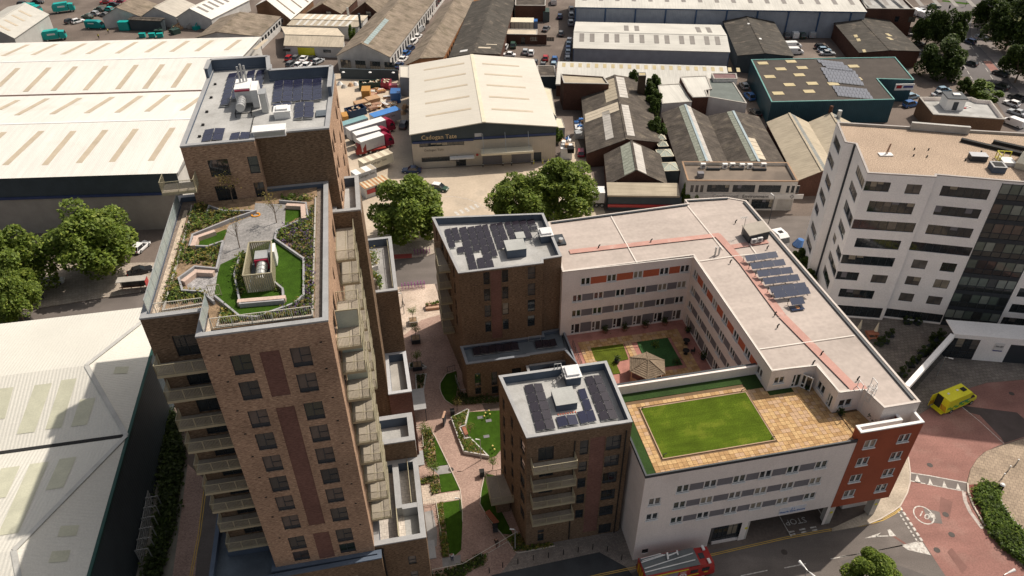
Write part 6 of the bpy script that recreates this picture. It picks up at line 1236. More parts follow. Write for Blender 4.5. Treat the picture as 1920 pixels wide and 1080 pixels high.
# --- north east
def mono(name, label, nl, nr, depth, z0, z1, wm, rm, F=None, lights=None, lm=None, cat='warehouse', post=None, vec=None):
 a = Vector(at(*nl, z0)); b = Vector(at(*nr, z0)); fr = Frame(tuple(a), math.degrees(math.atan2(b.y - a.y, b.x - a.x))); L = (b - a).length; t = thing(name, label, cat, (*a, 0), fr.ang)
 mb = MB(); mb.face([(0, 0, 0), (L, 0, 0), (L, 0, z0), (0, 0, z0)]); mb.face([(L, 0, 0), (L, depth, 0), (L, depth, z1), (L, 0, z0)]); mb.face([(0, depth, 0), (0, 0, 0), (0, 0, z0), (0, depth, z1)]); mb.face([(L, depth, 0), (0, depth, 0), (0, depth, z1), (L, depth, z1)]); part('wall', mb, wm, t)
 mb = MB(); mb.face([(-.2, -.3, z0), (L + .2, -.3, z0), (L + .2, depth, z1), (-.2, depth, z1)]); mb.face([(-.2, -.3, z0 - .35), (L + .2, -.3, z0 - .35), (L + .2, -.3, z0), (-.2, -.3, z0)], 1); part('roof_slope', mb, [rm, BLT if post else rm], t)
 if post:
  for i in range(int(L / post) + 1): mb = MB(); mb.box(i * post - .2, -.22, 0, i * post + .2, -.02, z0 - .35); part('wall_post', mb, BLT, t)
 for (u, v0_, v1_, w) in (lights or []):
  z = lambda v: z0 + (z1 - z0) * v / depth + .04
  mb = MB(); mb.face([(u, v0_, z(v0_)), (u + w, v0_, z(v0_)), (u + w, v1_, z(v1_)), (u, v1_, z(v1_))]); part('rooflight', mb, lm, t)
 return t, fr, L
GRL = mat('pale_grey_lined_roof', (.50, .49, .45), .7, var=.08, scale=.15, streak=((2.5, .1, 1), 1.2, .08))
mono('blue_post_warehouse', 'very long pale roofed warehouse with blue posts along the top edge', gb(358, 38), gc(828, 80), 26, 8, 9.8, BLW, GRL, lights=[(2 + 5.0 * i, 5, 14, 1.3) for i in range(26)], lm=LGRY, post=9.0)
sh2 = shed('blue_trim_warehouse', 'pale gabled warehouse with twelve grey rooflights and blue posts', gb(348, 270), gb(352, 180), gb(362, 125), ('L', *gb(1222, 292)), 5, 6.6, BLW, GRL, lights=[('L', .055 + .162 * (k // 2) + .068 * (k % 2), .1, .6, 1.3) for k in range(12)] + [('E', .35, .2, .7, 1.3), ('E', .42, .2, .7, 1.3), ('E', .83, .2, .7, 1.3), ('E', .9, .2, .7, 1.3)], lm=LGRY)
for k in range(7): mb = MB(); D_ = sh2[2][3]; mb.box(-.25, D_ * k / 6.0 - .2, 0, -.02, D_ * k / 6.0 + .2, 4.6); part('wall_post', mb, BLT, sh2[0])
shed('charcoal_gable_shed', 'charcoal roofed gabled shed between pale warehouse and car yard', gb(1272, 312), gb(1425, 300), gb(1582, 317), ('R', *gb(1305, 62)), 4.5, 6.0, DCLAD, DKR, strips=[('E', .02, .12, .3, .33, WHT, 1), ('L', .02, .12, .65, .68, WHT, 1)])
mono('low_pale_shed', 'low pale shed roof with a row of tan rooflight squares', gb(250, 470), gb(1228, 500), 11, 3.4, 5.0, BRR, GRL, lights=[(1.0 + 2.15 * i, 8.3, 10.3, .9) for i in range(22)], lm=LYEL)
shed('brick_car_shed', 'dark roofed brick shed with patio coloured rooflights by the trees', gc(782, 365), gc(990, 348), gc(1200, 354), ('L', *gc(570, 114)), 4.5, 5.6, BRR, DKR, lights=[('L', .3, .62, .74, 2.0), ('L', .4, .6, .72, 2.0), ('E', .3, .3, .42, 2.0), ('E', .4, .38, .5, 2.0), ('L', .03, .75, .85, 2)], lm=LYEL)
def flat(name, label, px, z, wm, rm, ph=.5, cat='building', cm=None, cw=.3, ops={}, z0=0, lm=None):
 w = [at(*p, z) for p in px]; O = w[0]; an_ = math.degrees(math.atan2(w[1][1] - w[0][1], w[1][0] - w[0][0])); F_ = Frame(O, an_); t = thing(name, label, cat, (*O, 0), an_)
 P = [F_.loc(p) for p in w]; ar = sum(P[i - 1][0] * P[i][1] - P[i][0] * P[i - 1][1] for i in range(len(P)))
 if ar < 0: P = P[::-1]
 block(t, P, z0, z, wm, ops, ph=ph, cw=cw, rm=rm, cm=cm or CONC, lm=lm or wm); return t, F_, P
TLW = ribbed('teal_blue_cladding', (.016, .055, .075), .5, 'X', .25, rough=.5, var=.08)
tb, TBF, TBP = flat('teal_warehouse', 'teal clad warehouse with dark roof, yellow rooflights and solar panels', [gc(172, 706), gc(1025, 688), gc(905, 545), gc(1160, 552), gc(1028, 395), gc(30, 412)], 5.8, TLW, mat('dark_speckled_roof', (.068, .058, .051), .95, var=.12, fine=.2, fscale=6), .12, cm=mat('teal_coping', (.12, .3, .28), .5), cw=.25)
for i, q in enumerate([(112, 437), (307, 425), (236, 477), (384, 468), (160, 530), (364, 518), (296, 586), (454, 577), (218, 645), (432, 632), (552, 432), (740, 458), (610, 520), (760, 545), (600, 580), (690, 632)]):
 p = TBF.px(*gc(*q), 5.75); mb = MB(); mb.box(p[0] - 1.3, p[1] - .9, 5.68, p[0] + 1.3, p[1] + .9, 5.78); part('rooflight', mb, LYEL, tb)
_s = mat('pale_solar_cells', (.16, .17, .2), .3, .2, var=.12)
for k, (a, b, c, nr, nc) in enumerate([((560, 478), (745, 500), (470, 408), 3, 8), ((565, 562), (815, 590), (505, 462), 4, 10), ((632, 660), (880, 686), (585, 588), 3, 10)]):
 A_, B_, C_ = TBF.px(*gc(*a), 5.95), TBF.px(*gc(*b), 5.95), TBF.px(*gc(*c), 5.95); pv_array('solar_array', ['back field of pale solar panels on the teal warehouse roof', 'middle field of pale solar panels on the teal warehouse roof', 'front field of pale solar panels on the teal warehouse roof'][k], TBF, [(A_, B_, C_, nr, nc)], 5.72, _s, 0.0)
wp = TBF.px(*gc(1085, 585), 5); mbp = MB(); a_, b_ = TBF.px(*gc(1020, 590), 4.6), TBF.px(*gc(1155, 592), 4.6); mbp.box(a_[0], min(a_[1], b_[1]) - .4, 3.6, b_[0], min(a_[1], b_[1]) - .2, 5.2); part('shop_sign', mbp, WHT, tb)
mbp = MB(); mbp.box(a_[0] + .3, min(a_[1], b_[1]) - .45, 4.1, a_[0] + 1.6, min(a_[1], b_[1]) - .41, 4.9); part('sign_red_block', mbp, PT['red'], tb); mbp = MB(); mbp.box(a_[0] + 2.0, min(a_[1], b_[1]) - .45, 4.2, b_[0] - .3, min(a_[1], b_[1]) - .41, 4.75); part('sign_blue_block', mbp, MATS['sign_navy'], tb)
flat('brick_office', 'red brick flat roofed building at the top by the main road', [gc(830, 58), gc(1168, 63), gc(1080, -20), gc(785, -14)], 8, BRR, FELT, .5, ops={0: [(13, 4.2, 2.0, 1.6, 'strip:2', 2), (9, 4.2, 1.2, 1.6, 'slim', 0), (14, 1.2, 2, 1.5, 'strip:2', 0)]})
bl_, BLF, BLP = flat('brown_brick_unit', 'low brown brick unit with flat roof and white penthouse', [gc(1292, 792), gc(1788, 826), gc(1690, 697), gc(1600, 690), gc(1558, 673), gc(1195, 672)], 4.5, brick('dark_brown_brick', [(.10, .06, .04), (.15, .09, .055), (.2, .12, .075)]), FELT, .8, lm=CRM)
pp = at(*gc(1415, 750), 3.7); t = thing('penthouse', 'white stair penthouse with a door on the brown brick unit', 'stair tower', (*pp, 3.7), -6); mb = MB(); mb.box(-1.9, -1.2, 0, 2.2, 2.6, 2.8); part('wall', mb, WHT, t); mb = MB(); mb.box(-2.1, -1.4, 2.8, 2.4, 2.8, 3.0); part('roof', mb, DKF, t); mb = MB(); mb.box(-.4, -1.25, .1, .7, -1.2, 2.1); part('door', mb, DKF, t); mb = MB(); mb.box(-.3, .2, 3.0, 1.3, 1.4, 3.3); part('skylight', mb, WHT, t)
t = thing('roof_clutter', 'red jacket and rags lying on the brown brick unit roof', 'clutter', (*at(*gc(1490, 748), 3.75), 3.72)); mb = MB(); [mb.box(x, y, 0, x + .5, y + .35, .2) for x, y in ((0, 0), (-.5, .8), (.4, -.3))]; part('red_cloth', mb, PT['red'], t); mb = MB(); [mb.box(x, y, 0, x + .4, y + .3, .15) for x, y in ((1.2, 0), (1.9, .3), (1.5, .9))]; part('white_rag', mb, WHT, t)
# cream sheds and brown sheds
shed('cream_ribbed_shed', 'left cream ribbed shed behind the white office block', gb(1438, 690), gb(1560, 640), gb(1666, 692), ('R', *gb(1745, 960)), 3.8, 5.8, BRR, mat('cream_ribbed_roof', (.38, .33, .25), .9, var=.1, scale=.3, streak=((.1, 4, 1), 1.2, .16)), strips=[('E', .0, .3, .0, .98, mat('green_grey_rooflight', (.2, .21, .2), .7, var=.15), 26)])
shed('cream_ribbed_shed', 'right cream ribbed shed with a steel chimney behind the office', gb(1668, 692), gb(1795, 638), gb(1900, 690), ('R', *gb(1990, 960)), 3.8, 5.8, BRR, MATS['cream_ribbed_roof'], strips=[('E', .0, .3, .0, .4, MATS['green_grey_rooflight'], 12)])
for q, lb in (((1788, 640), 'short square chimney on the right cream ribbed shed'), ((1835, 665), 'round steel chimney near the teal warehouse wall')): t = thing('chimney', lb, 'chimney', (*at(*gb(*q), 5.5), 4.8)); mb = MB(); mb.tube((0, 0, 0), (0, 0, 2.6), .45, n=4 if 'square' in lb else 10); part('flue', mb, GALV if 'round' in lb else BRR, t)
RLB = mat('green_blue_rooflight', (.27, .29, .24), .7, var=.2, scale=1.5); RLC = mat('pale_sheet', (.42, .4, .37), .8, var=.15)
shed('brown_twin_shed', 'left of twin brown sheds with green ridge rooflights', gb(845, 640), gb(975, 592), gb(1100, 658), ('R', *gb(1097, 907)), 3.4, 5.6, BRR, OLD, strips=[('L', .0, .26, .0, .98, RLB, 22), ('E', .0, .24, .0, .98, RLC, 22)], trim=mat('blue_grey_flashing', (.3, .37, .4), .5))
shed('brown_twin_shed', 'right of twin brown sheds with green ridge rooflights', gb(1103, 656), gb(1245, 628), gb(1385, 660), ('R', *gb(1387, 908)), 3.4, 5.6, BRR, OLD, strips=[('L', .0, .24, .0, .98, RLB, 22), ('E', .02, .3, .55, .95, OLD3, 5)], trim=MATS['blue_grey_flashing'])
shed('old_brown_shed', 'long old brown shed with patched cream sheets along its ridge', gb(425, 862), gb(645, 782), gb(832, 800), ('R', *gb(577, 425)), 3.4, 6.2, BRR, OLD, strips=[('L', .3, .5, .08, .48, RLC, 11), ('E', .03, .25, .05, .5, RLC, 12), ('L', .05, .95, .42, .55, OLD3, 3), ('L', .0, .35, .6, .95, MATS['cream_ribbed_roof'], 7), ('E', .0, .3, .62, .97, RLC, 8)])
shed('old_brown_extension', 'front extension of the old brown shed with pale ridge sheets', gb(540, 1037), gb(700, 957), gb(868, 1034), ('R', *gb(672, 796)), 3.4, 6.0, BRR, OLD, strips=[('L', .0, .4, .02, .98, RLB, 10), ('E', .0, .32, .02, .95, RLC, 12)])
CZ6 = zm(1040, 240, 6.0)
mono('lean_to_roof', 'cream ribbed lean-to over dark shopfront with five windows', CZ6(605, 748), CZ6(1395, 757), 3.4, 3.6, 4.4, DCLAD, MATS['cream_ribbed_roof'])
sf = Frame(at(*CZ6(605, 748), 3.6), 0); pa_, pb_ = at(*CZ6(605, 748), 3.6), at(*CZ6(1395, 757), 3.6); an_ = math.degrees(math.atan2(pb_[1] - pa_[1], pb_[0] - pa_[0])); FS = Frame(pa_, an_)
t = thing('shopfront', 'dark shopfront with red fascia below the cream lean-to', 'shop', (*pa_, 0), an_); 
for x in (2.4, 4.3, 6.2, 8.1, 10.1): window(t, (x, -.2), (x + 1, -.2), 0, 2.1, 1.5, .95, 'cream:2', 2)
mb = MB(); mb.box(0, -.35, .9, 13, -.1, 1.5); part('red_fascia', mb, PT['red'], t); mb = MB(); mb.box(0, -.12, 0, 14.4, -.06, 3.3); part('shop_wall', mb, DCLAD, t)
# mixed building, chimney, brick store
flat('pale_roof_unit', 'pale flat roofed unit with blue edge, left of the mixed roofs', [gb(845, 584), gb(1012, 572), gb(945, 470), gb(820, 477)], 4.6, WBR, GRL, .08)
flat('pale_roof_unit', 'pale stepped flat roof in the middle of the mixed roofs', [gb(1018, 548), gb(1105, 545), gb(1090, 508), gb(1125, 500), gb(1095, 425), gb(945, 432), gb(990, 515)], 5.4, BRR, GRL, .08)
flat('green_roof_unit', 'green grey sloping roof unit with a grubby white gable', [gb(1105, 545), gb(1322, 582), gb(1245, 462), gb(1105, 440)], 5.2, WBR, mat('green_grey_roof', (.13, .15, .14), .8, var=.12), .08)
flat('maroon_roof_unit', 'small maroon flat roof at the back of the mixed roofs', [gb(1135, 443), gb(1268, 443), gb(1262, 413), gb(1122, 412)], 6.0, WBR, mat('maroon_roof', (.17, .1, .1), .8), .08)
flat('brick_store', 'red brown brick store with a corrugated roof near the pale shed', [gb(292, 467), gb(545, 472), gb(515, 430), gb(274, 415)], 7.0, BRR, MATS['cream_ribbed_roof'], .25, ops={0: []})
flat('brick_chimney', 'tall square brick chimney stack rising from ivy', [gb(715, 425), gb(755, 425), gb(753, 408), gb(713, 408)], 9.0, brick('black_brick', [(.04, .03, .02), (.08, .055, .04)]), LYEL, .05, 'chimney', cw=.1)
cv, CVF, CVP = flat('display_showroom', 'cream two storey showroom lettered Conditioned Environment, brown flat roof', [zm(1260, 290, 6)(175, 292), zm(1260, 290, 6)(1422, 300), zm(1260, 290, 6)(1305, 88), zm(1260, 290, 6)(110, 78)], 6.6, mat('putty_render', (.5, .47, .43), .85, var=.06), mat('wet_brown_roof', (.17, .135, .105), .7, var=.12, stain=((.09, .07, .055), .25, .5, .8)), .6, 'showroom', cm=mat('brick_coping', (.3, .2, .13), .9), ops={0: [(.8 + .95 * i, 4.0, .6, 1.6, 'slim', 2) for i in range(3)] + [(4.0, 4.1, 4.3, 1.6, 'strip:5:0.5', 0), (9.0, 4.1, 4.3, 1.6, 'strip:5:0.5', 0), (14.0, 4.1, 4.3, 1.6, 'strip:5:0.5', 0)] + [(19.4 + .95 * i, 4.0, .6, 1.6, 'slim', 0) for i in range(3)] + [(8.2, .3, 4.4, 2.2, 'strip:6:0.5', 0), (13.2, .3, 4.2, 2.2, 'strip:6:0.5', 0), (18.2, .02, 3.0, 2.5, 'panelc')], 3: []})
mb = MB(); mb.box(.2, -.12, 2.75, 23.0, -.02, 3.75); part('shop_fascia', mb, mat('fascia_board', (.55, .53, .5), .6), cv); wall_text(cv, 'Conditioned', 1.0, mat('fascia_grey', (.22, .22, .22), .6), (7.8, -.15), 0, 3.25, 1.0); wall_text(cv, 'Environment', 1.0, BLK, (13.7, -.15), 0, 3.25, 1.0)
mb = MB(); [mb.bar((20.8 + .38 * math.cos(a), -.15, 3.25 + .38 * math.sin(a)), (20.8 + .38 * math.cos(a + math.pi / 2), -.15, 3.25 + .38 * math.sin(a + math.pi / 2)), .12) for a in (0, math.pi / 2, math.pi, 1.5 * math.pi)]; part('diamond_logo', mb, MATS['fascia_grey'], cv)
q6 = zm(1260, 290, 6)
for i, (q, lb) in enumerate([((352, 108), 'leftmost air conditioner on the brown showroom roof'), ((597, 110), 'second air conditioner from the left on the brown showroom roof'), ((683, 105), 'third air conditioner from the left on the brown showroom roof'), ((792, 112), 'fourth and smallest air conditioner on the brown showroom roof'), ((878, 112), 'fifth air conditioner from the left on the brown showroom roof'), ((1033, 105), 'rightmost air conditioner on the brown showroom roof'), ((325, 215), 'lone box unit near the front left of the brown showroom roof')]):
 p = at(*q6(*q), 6.8); t = thing('air_conditioner', lb, 'air conditioner', (*p, 6.0), CVF.ang, 'air conditioners on the showroom roof'); w = 1.0 if i != 6 else 1.2; mb = MB(); mb.box(-w / 2, -.3, 0, w / 2, .3 + .4 * (i == 6), 1.0); part('casing', mb, WHT if i < 6 else GRP, t); mb = MB(); mb.tube((0, -.31, .5), (0, -.34, .5), .32, n=12); part('fan_grille', mb, GRP, t)
for i, (q, lb) in enumerate([((465, 158), 'left black skylight kerb on the brown showroom roof'), ((730, 155), 'middle black skylight kerb on the brown showroom roof'), ((985, 162), 'right black skylight kerb on the brown showroom roof')]):
 p = at(*q6(*q), 6.2); t = thing('skylight_kerb', lb, 'skylight', (*p, 6.0), CVF.ang, 'skylights on the showroom roof'); mb = MB(); mb.box(-1.3, -.35, 0, 1.3, .45, .45); part('kerb', mb, DKF, t); mb = MB(); mb.box(-1.15, -.2, .45, 1.15, .3, .5); part('glazing', mb, mat('brown_glass', (.12, .09, .07), .3), t)
flat('brick_cabins', 'low red brick office hut with flat pale roof in the yard', [zm(920, 0, 9)(245, 575), zm(920, 0, 9)(785, 585), zm(920, 0, 9)(790, 495), zm(920, 0, 9)(255, 490)], 3.0, BRR, OLD3, .05, ops={0: [(7.5, 1.1, 2.2, 1.2, 'cream:3', 2), (12.3, 1.1, 2.2, 1.2, 'cream:3', 2), (4.7, .1, 1.2, 2.1, 'door', 0)]})
flat('brick_unit', 'dark red building at the top beside the container stacks', [zm(920, 0, 9)(415, 90), zm(920, 0, 9)(925, 95), zm(920, 0, 9)(930, -60), zm(920, 0, 9)(415, -60)], 5, BRR, OLD, .3)
flat('grey_lean_to', 'small grey flat roof beside the removals warehouse, north east', [zm(480, 0, 3)(1585, 430), zm(480, 0, 3)(1690, 430), zm(480, 0, 3)(1680, 370), zm(480, 0, 3)(1580, 368)], 3.4, DCLAD, OLD, .06)
flat('cream_annex', 'small cream box annex left of the removals warehouse roof', [ga(808, 435), ga(862, 438), ga(862, 370), ga(806, 370)], 5, CLAD, MATS['cream_roof_sheet'], .06)
for (pts, z_, lb, m_) in (([ga(1645, 600), ga(1690, 660), ga(1660, 500), ga(1618, 490)], 3.2, 'narrow cream lean-to along the removals warehouse east wall', CREAMP), ([ga(1690, 720), ga(1738, 720), ga(1720, 665), ga(1684, 662)], 2.6, 'small cream store below the removals warehouse east wall', CREAMP)):
 flat('store', lb, pts, z_, CLAD, m_, .05, 'store', cw=.1)
# boundary wall behind the yard and its dark shade
for i, q in enumerate([(150, 35), (468, 37), (745, 40)]):
 p = at(*zm(620, 130, 6.354)(*q), 3); t = thing('wall_lamp', ['left', 'middle', 'right'][i] + ' white disc on top of the dark yard wall', 'lamp', (*p, 3), 0); mb = MB(); mb.tube((0, 0, 0), (0, 0, .15), .45, .3, 12); part('lamp_shade', mb, WHT, t)
a_ = at(640, 147, 0); b_ = at(748, 150, 0); t = thing('yard_wall', 'long dark boundary wall behind the skips and crates', 'wall', (*a_, 0)); mb = MB(); mb.bar((0, 0, 1.4), (b_[0] - a_[0], b_[1] - a_[1], 1.4), .4, 2.8); part('wall', mb, DCLAD, t)
# skylight lanterns between the brown sheds
for i, q in enumerate([(1195, 92), (1213, 165), (1240, 265), (1288, 418)]):
 p = at(*CZ6(*q), 3.6); s = [1.0, 1.1, 1.6, 1.8][i]; t = thing('roof_lantern', ['smallest glass roof lantern, farthest back, between the brown sheds', 'second glass roof lantern from the back between the brown sheds', 'big glass roof lantern, third from the back, between brown sheds', 'nearest and biggest glass roof lantern between the brown sheds'][i], 'roof lantern', (*p, 0), 4, 'roof lanterns between the brown sheds')
 mb = MB(); mb.box(-s, -s, 0, s, s, 3.2); part('base', mb, DCLAD, t); mb = MB(); ap = (0, 0, 4.1); cs = [(-s, -s, 3.25), (s, -s, 3.25), (s, s, 3.25), (-s, s, 3.25)]; [mb.face([cs[k], cs[(k + 1) % 4], ap]) for k in range(4)]; part('glazing', mb, mat('lantern_glass', (.34, .38, .33), .3, var=.15), t); mb = MB()
 for k in range(4): mb.bar(cs[k], ap, .12, .08); mb.bar(cs[k], cs[(k + 1) % 4], .12); mb.bar([(cs[k][j] + cs[(k + 1) % 4][j]) / 2 for j in range(3)], ap, .07)
 part('glazing_bars', mb, CREAMP, t)
# ================================================================ LANE GARDENS
def lane(name, pts, z, m, h=0.0, label=None, cat=None, kind='structure'):
 o = sheet(name, pts, z, m, h=h)
 return o
KERB = mat('pale_kerb', (.5, .44, .38), .85, var=.08)
def kerb(pts, w=.12, h=.14, m=KERB, closed=False, z=0.0):
 P = [at(*p) for p in pts]; mb = MB()
 if closed: P.append(P[0])
 for a, b in zip(P, P[1:]): mb.bar((*a, z + h / 2 + .02), (*b, z + h / 2 + .02), w, h)
 return struct('kerb', mb, [m])
def planted(name, label, pts, h, n, seed, ms, ph=.35, wall=None, cat='planter', leaf=.1):
 P = [at(*p, h) for p in pts]; c = (sum(p[0] for p in P) / len(P), sum(p[1] for p in P) / len(P)); L = [(p[0] - c[0], p[1] - c[1]) for p in P]
 ar = sum(L[i - 1][0] * L[i][1] - L[i][0] * L[i - 1][1] for i in range(len(L)))
 if ar < 0: L = L[::-1]
 t = thing(name, label, cat, (*c, .02))
 if wall:
  inn = inset(L, .16); mb = MB()
  for k in range(len(L)):
   j = (k + 1) % len(L); mb.face([(*L[k], 0), (*L[j], 0), (*L[j], h), (*L[k], h)]); mb.face([(*L[k], h), (*L[j], h), (*inn[j], h), (*inn[k], h)]); mb.face([(*inn[k], h), (*inn[j], h), (*inn[j], h - .12), (*inn[k], h - .12)])
  part('planter_wall', mb, wall, t); mb = MB(); mb.face([(*p, h - .1) for p in inn]); part('soil', mb, SOIL, t); tufts('planting', inn, n, ph, h - .1, ms, seed, t, leaf=leaf)
 else:
  mb = MB(); mb.prism(L, 0, h); part('soil', mb, SOIL, t); tufts('planting', L, n, ph, h, ms, seed, t, leaf=leaf)
 return t
lane('lawn', Q(R5, [(462, 202), (690, 190), (750, 400), (655, 520), (612, 532), (455, 378), (440, 300)]), .028, LAWN, .05)
planted('raised_planter', 'large angular concrete planter with young shrubs in the lane', Q(R5, [(328, 240), (445, 177), (462, 184), (436, 300), (397, 312), (432, 388), (470, 383), (608, 522), (420, 488), (385, 400)]), .55, 330, 31, [LEAFM, LEAFY, LEAFM], .3, PL)
t = thing('bench', 'red timber bench set into the large angular planter', 'bench', at(*R5(430, 345)), 110); mb = MB(); [mb.box(-1.0, -.25 + .13 * i, .42, 1.0, -.15 + .13 * i, .47) for i in range(4)]; part('seat', mb, WOODR, t); mb = MB(); [mb.box(x, -.2, 0, x + .1, .25, .42) for x in (-.9, .8)]; part('legs', mb, CONC, t)
BP = [LEAFM, LEAFY, SOIL, LEAFM]
planted('flower_bed', 'brown mulch bed with a bushy end, west edge of lane', Q(R5, [(120, 335), (185, 335), (205, 380), (228, 597), (150, 590), (130, 480)]), .12, 260, 32, [LEAFM, LEAFY, LEAFD], .28)
lane('lawn', Q(R5, [(206, 372), (305, 582), (230, 594)]), .028, LAWN, .05)
lane('path', Q(R5, [(180, 602), (312, 585), (337, 640), (240, 655)]), .028, STONE)
lane('lawn', Q(R5, [(245, 655), (335, 643), (392, 765), (258, 784)]), .028, LAWN, .05)
planted('flower_bed', 'square mulch bed beside the cream patio with one green shrub', Q(R5, [(108, 690), (238, 655), (256, 782), (195, 797), (182, 720), (110, 722)]), .12, 130, 33, [LEAFM, LEAFY, LEAFD], .28)
lane('patio', Q(R5, [(105, 735), (180, 726), (192, 802), (400, 775), (410, 832), (120, 872)]), .032, paver('cream_patio_slabs', (.54, .46, .38), (.5, .42, .35), (.33, .27, .22), .55, .35, .02, 10))
lane('lawn', Q(R4, [(800, 118), (990, 88), (1003, 200), (985, 590), (930, 640), (872, 660), (830, 340)]), .028, LAWN, .05)
planted('hedge_bed', 'narrow strip bed with rows of yellow green clumps by lawn', Q(R4, [(745, 125), (798, 118), (828, 340), (865, 660), (795, 668), (765, 330)]), .1, 190, 34, [LEAFY, LEAFM, LEAFM], .3)
lane('patio', Q(R4, [(605, 215), (700, 195), (745, 410), (740, 560), (660, 520), (640, 480)]), .03, STONE)
lane('path', Q(R4, [(795, 672), (980, 640), (980, 730), (800, 765)]), .03, STONE)
planted('hedge_bed', 'long rounded low bed at the south end of lane', Q(R4, [(690, 835), (960, 752), (1100, 672), (1180, 630), (1230, 640), (1255, 690), (1200, 745), (1060, 810), (980, 880), (700, 890)]), .1, 260, 35, [LEAFD, LEAFM, LEAFD], .35)
lane('lawn', Q(R5, [(582, 650), (645, 660), (668, 890), (700, 930), (780, 1090), (690, 1080), (600, 980), (540, 870), (550, 780)]), .028, LAWN, .05)
kerb(Q(R5, [(575, 640), (548, 780), (540, 870), (600, 975), (690, 1080), (740, 1140)]) + Q(R4, [(1520, 610), (1560, 625), (1920, 555)]), .1, .12)
for l in ([(80, 320), (180, 330), (215, 380), (312, 582), (398, 768), (412, 900), (415, 1000)],): kerb(Q(R5, l), .1, .1)
ZP = zm(780, 640, 6.0)
lane('lawn', Q(ZP, [(455, 335), (340, 370), (272, 480), (285, 590), (330, 665), (410, 713), (455, 600), (470, 480)]), .028, LAWN, .05)
planted('hedge_bed', 'dark hedge bed at the foot of the northern brick block', Q(ZP, [(475, 480), (500, 590), (930, 640), (935, 690), (420, 715), (460, 600)]), .12, 260, 36, [LEAFD, LEAFD], .5)
kerb(Q(ZP, [(450, 330), (345, 365), (272, 470), (270, 540), (290, 600), (330, 668), (405, 718), (935, 695)]), .1, .12)
rail_thing('thin metal rail around the north brick block corner patio', [at(*ZP(355, 350)), at(*ZP(440, 330))], 0, 1.1, .3, m=DKF); rail_thing('low rail round the dark patio beside the north block', [at(*ZP(445, 430)), at(*ZP(500, 600)), at(*ZP(575, 590))], 0, 1.0, .4, m=GALV)
rail_thing('long pale handrail crossing the south end of lane', [at(*R4(700, 838)), at(*R4(1005, 778)), at(*R4(1545, 458))], 0, 1.0, 0, m=CRW, post=2.2)
planted('hedge_bed', 'brown hedge bed under the southern brick block corner', Q(R4, [(1440, 470), (1530, 600), (1640, 600), (1900, 555), (1900, 530), (1640, 560), (1560, 430)]), .1, 160, 37, [LEAFY, LEAFD, LEAFM], .45)
Bz = zm(760, 660, 2.572)
for i, q in enumerate([(405, 1065), (470, 1040), (543, 1022), (617, 1005), (690, 992), (762, 978), (833, 965), (903, 952), (973, 962), (1042, 1002)]):
 t = thing('bollard', ['westernmost', 'second from west', 'third from west', 'fourth from west', 'fifth from west', 'fifth from east', 'fourth from east', 'third from east', 'second from east', 'easternmost'][i] + ' slim black bollard along the dark tarmac', 'bollard', (*at(*Bz(*q)), .03), 0, 'slim bollards along the dark tarmac'); mb = MB(); mb.tube((0, 0, 0), (0, 0, 1.0), .055, n=8); part('post', mb, BLK, t)
# lane furniture
t = thing('bench', 'red timber bench on the dark lawn by southern block', 'bench', at(*R4(1295, 285)), -55); mb = MB(); [mb.box(-1.1, -.35 + .14 * i, .42, 1.1, -.24 + .14 * i, .48) for i in range(5)]; part('seat', mb, WOODR, t); mb = MB(); [mb.box(x, -.3, 0, x + .12, .3, .42) for x in (-1, .88)]; part('legs', mb, BLK, t)
def binbox(lb, q, m=DKF): t = thing('litter_bin', lb, 'litter bin', (*at(*q), .02), 10); mb = MB(); mb.box(-.28, -.28, 0, .28, .28, .95); part('body', mb, m, t); mb = MB(); mb.box(-.32, -.32, .95, .32, .32, 1.05); part('lid', mb, BLK, t)
binbox('square dark litter bin in the sunlit middle of the lane', R5(555, 665)); binbox('dark litter bin beside the bench on the shaded lawn', R4(1325, 400)); binbox('round dark bin at the north tip of angular planter', R5(342, 225))
t = thing('notice_board', 'tall dark notice board with lit top beside the planter', 'notice board', (*at(*R5(285, 290)), 0), 80); mb = MB(); mb.box(-.6, -.08, .1, .6, .08, 1.9); part('board', mb, DKF, t); mb = MB(); mb.box(-.65, -.15, 1.9, .65, .15, 1.98); part('cap', mb, WOOD, t)
def spherelamp(lb, q): 
 t = thing('garden_light', lb, 'garden light', (*at(*q), .07), 0, 'ball lights on the lane lawn'); mb = MB(); mb.tube((0, 0, 0), (0, 0, .45), .03); part('stem', mb, BLK, t)
 s = MB()
 for i in range(6):
  for j in range(8):
   p = lambda a, b: (math.sin(a) * math.cos(b) * .14, math.sin(a) * math.sin(b) * .14, .58 + math.cos(a) * .14)
   s.face([p(math.pi * i / 6, math.pi * j / 4), p(math.pi * (i + 1) / 6, math.pi * j / 4), p(math.pi * (i + 1) / 6, math.pi * (j + 1) / 4), p(math.pi * i / 6, math.pi * (j + 1) / 4)])
 part('globe', s, mat('yellow_globe', (.7, .6, .2), .4), t)
for q, lb in (((605, 215), 'northernmost yellow ball light on the lane lawn'), ((580, 232), 'western ball light of the group of four on lawn'), ((612, 240), 'eastern ball light of the group of four on lawn'), ((572, 255), 'southern ball light of the group of four on lawn'), ((632, 470), 'upper ball light of the pair near the lawn tip'), ((645, 495), 'lower ball light of the pair near the lawn tip')): spherelamp(lb, R5(*q))
for q, lb in (((542, 245), 'grey stepping slab west of the ball lights'), ((603, 268), 'grey stepping slab south of the ball lights'), ((587, 382), 'grey stepping slab alone in the middle of lawn')):
 t = thing('lawn_slab', lb, 'slab', (*at(*R5(*q)), .085), 12); mb = MB(); mb.box(-.4, -.25, 0, .4, .25, .02); part('slab', mb, GRP, t)
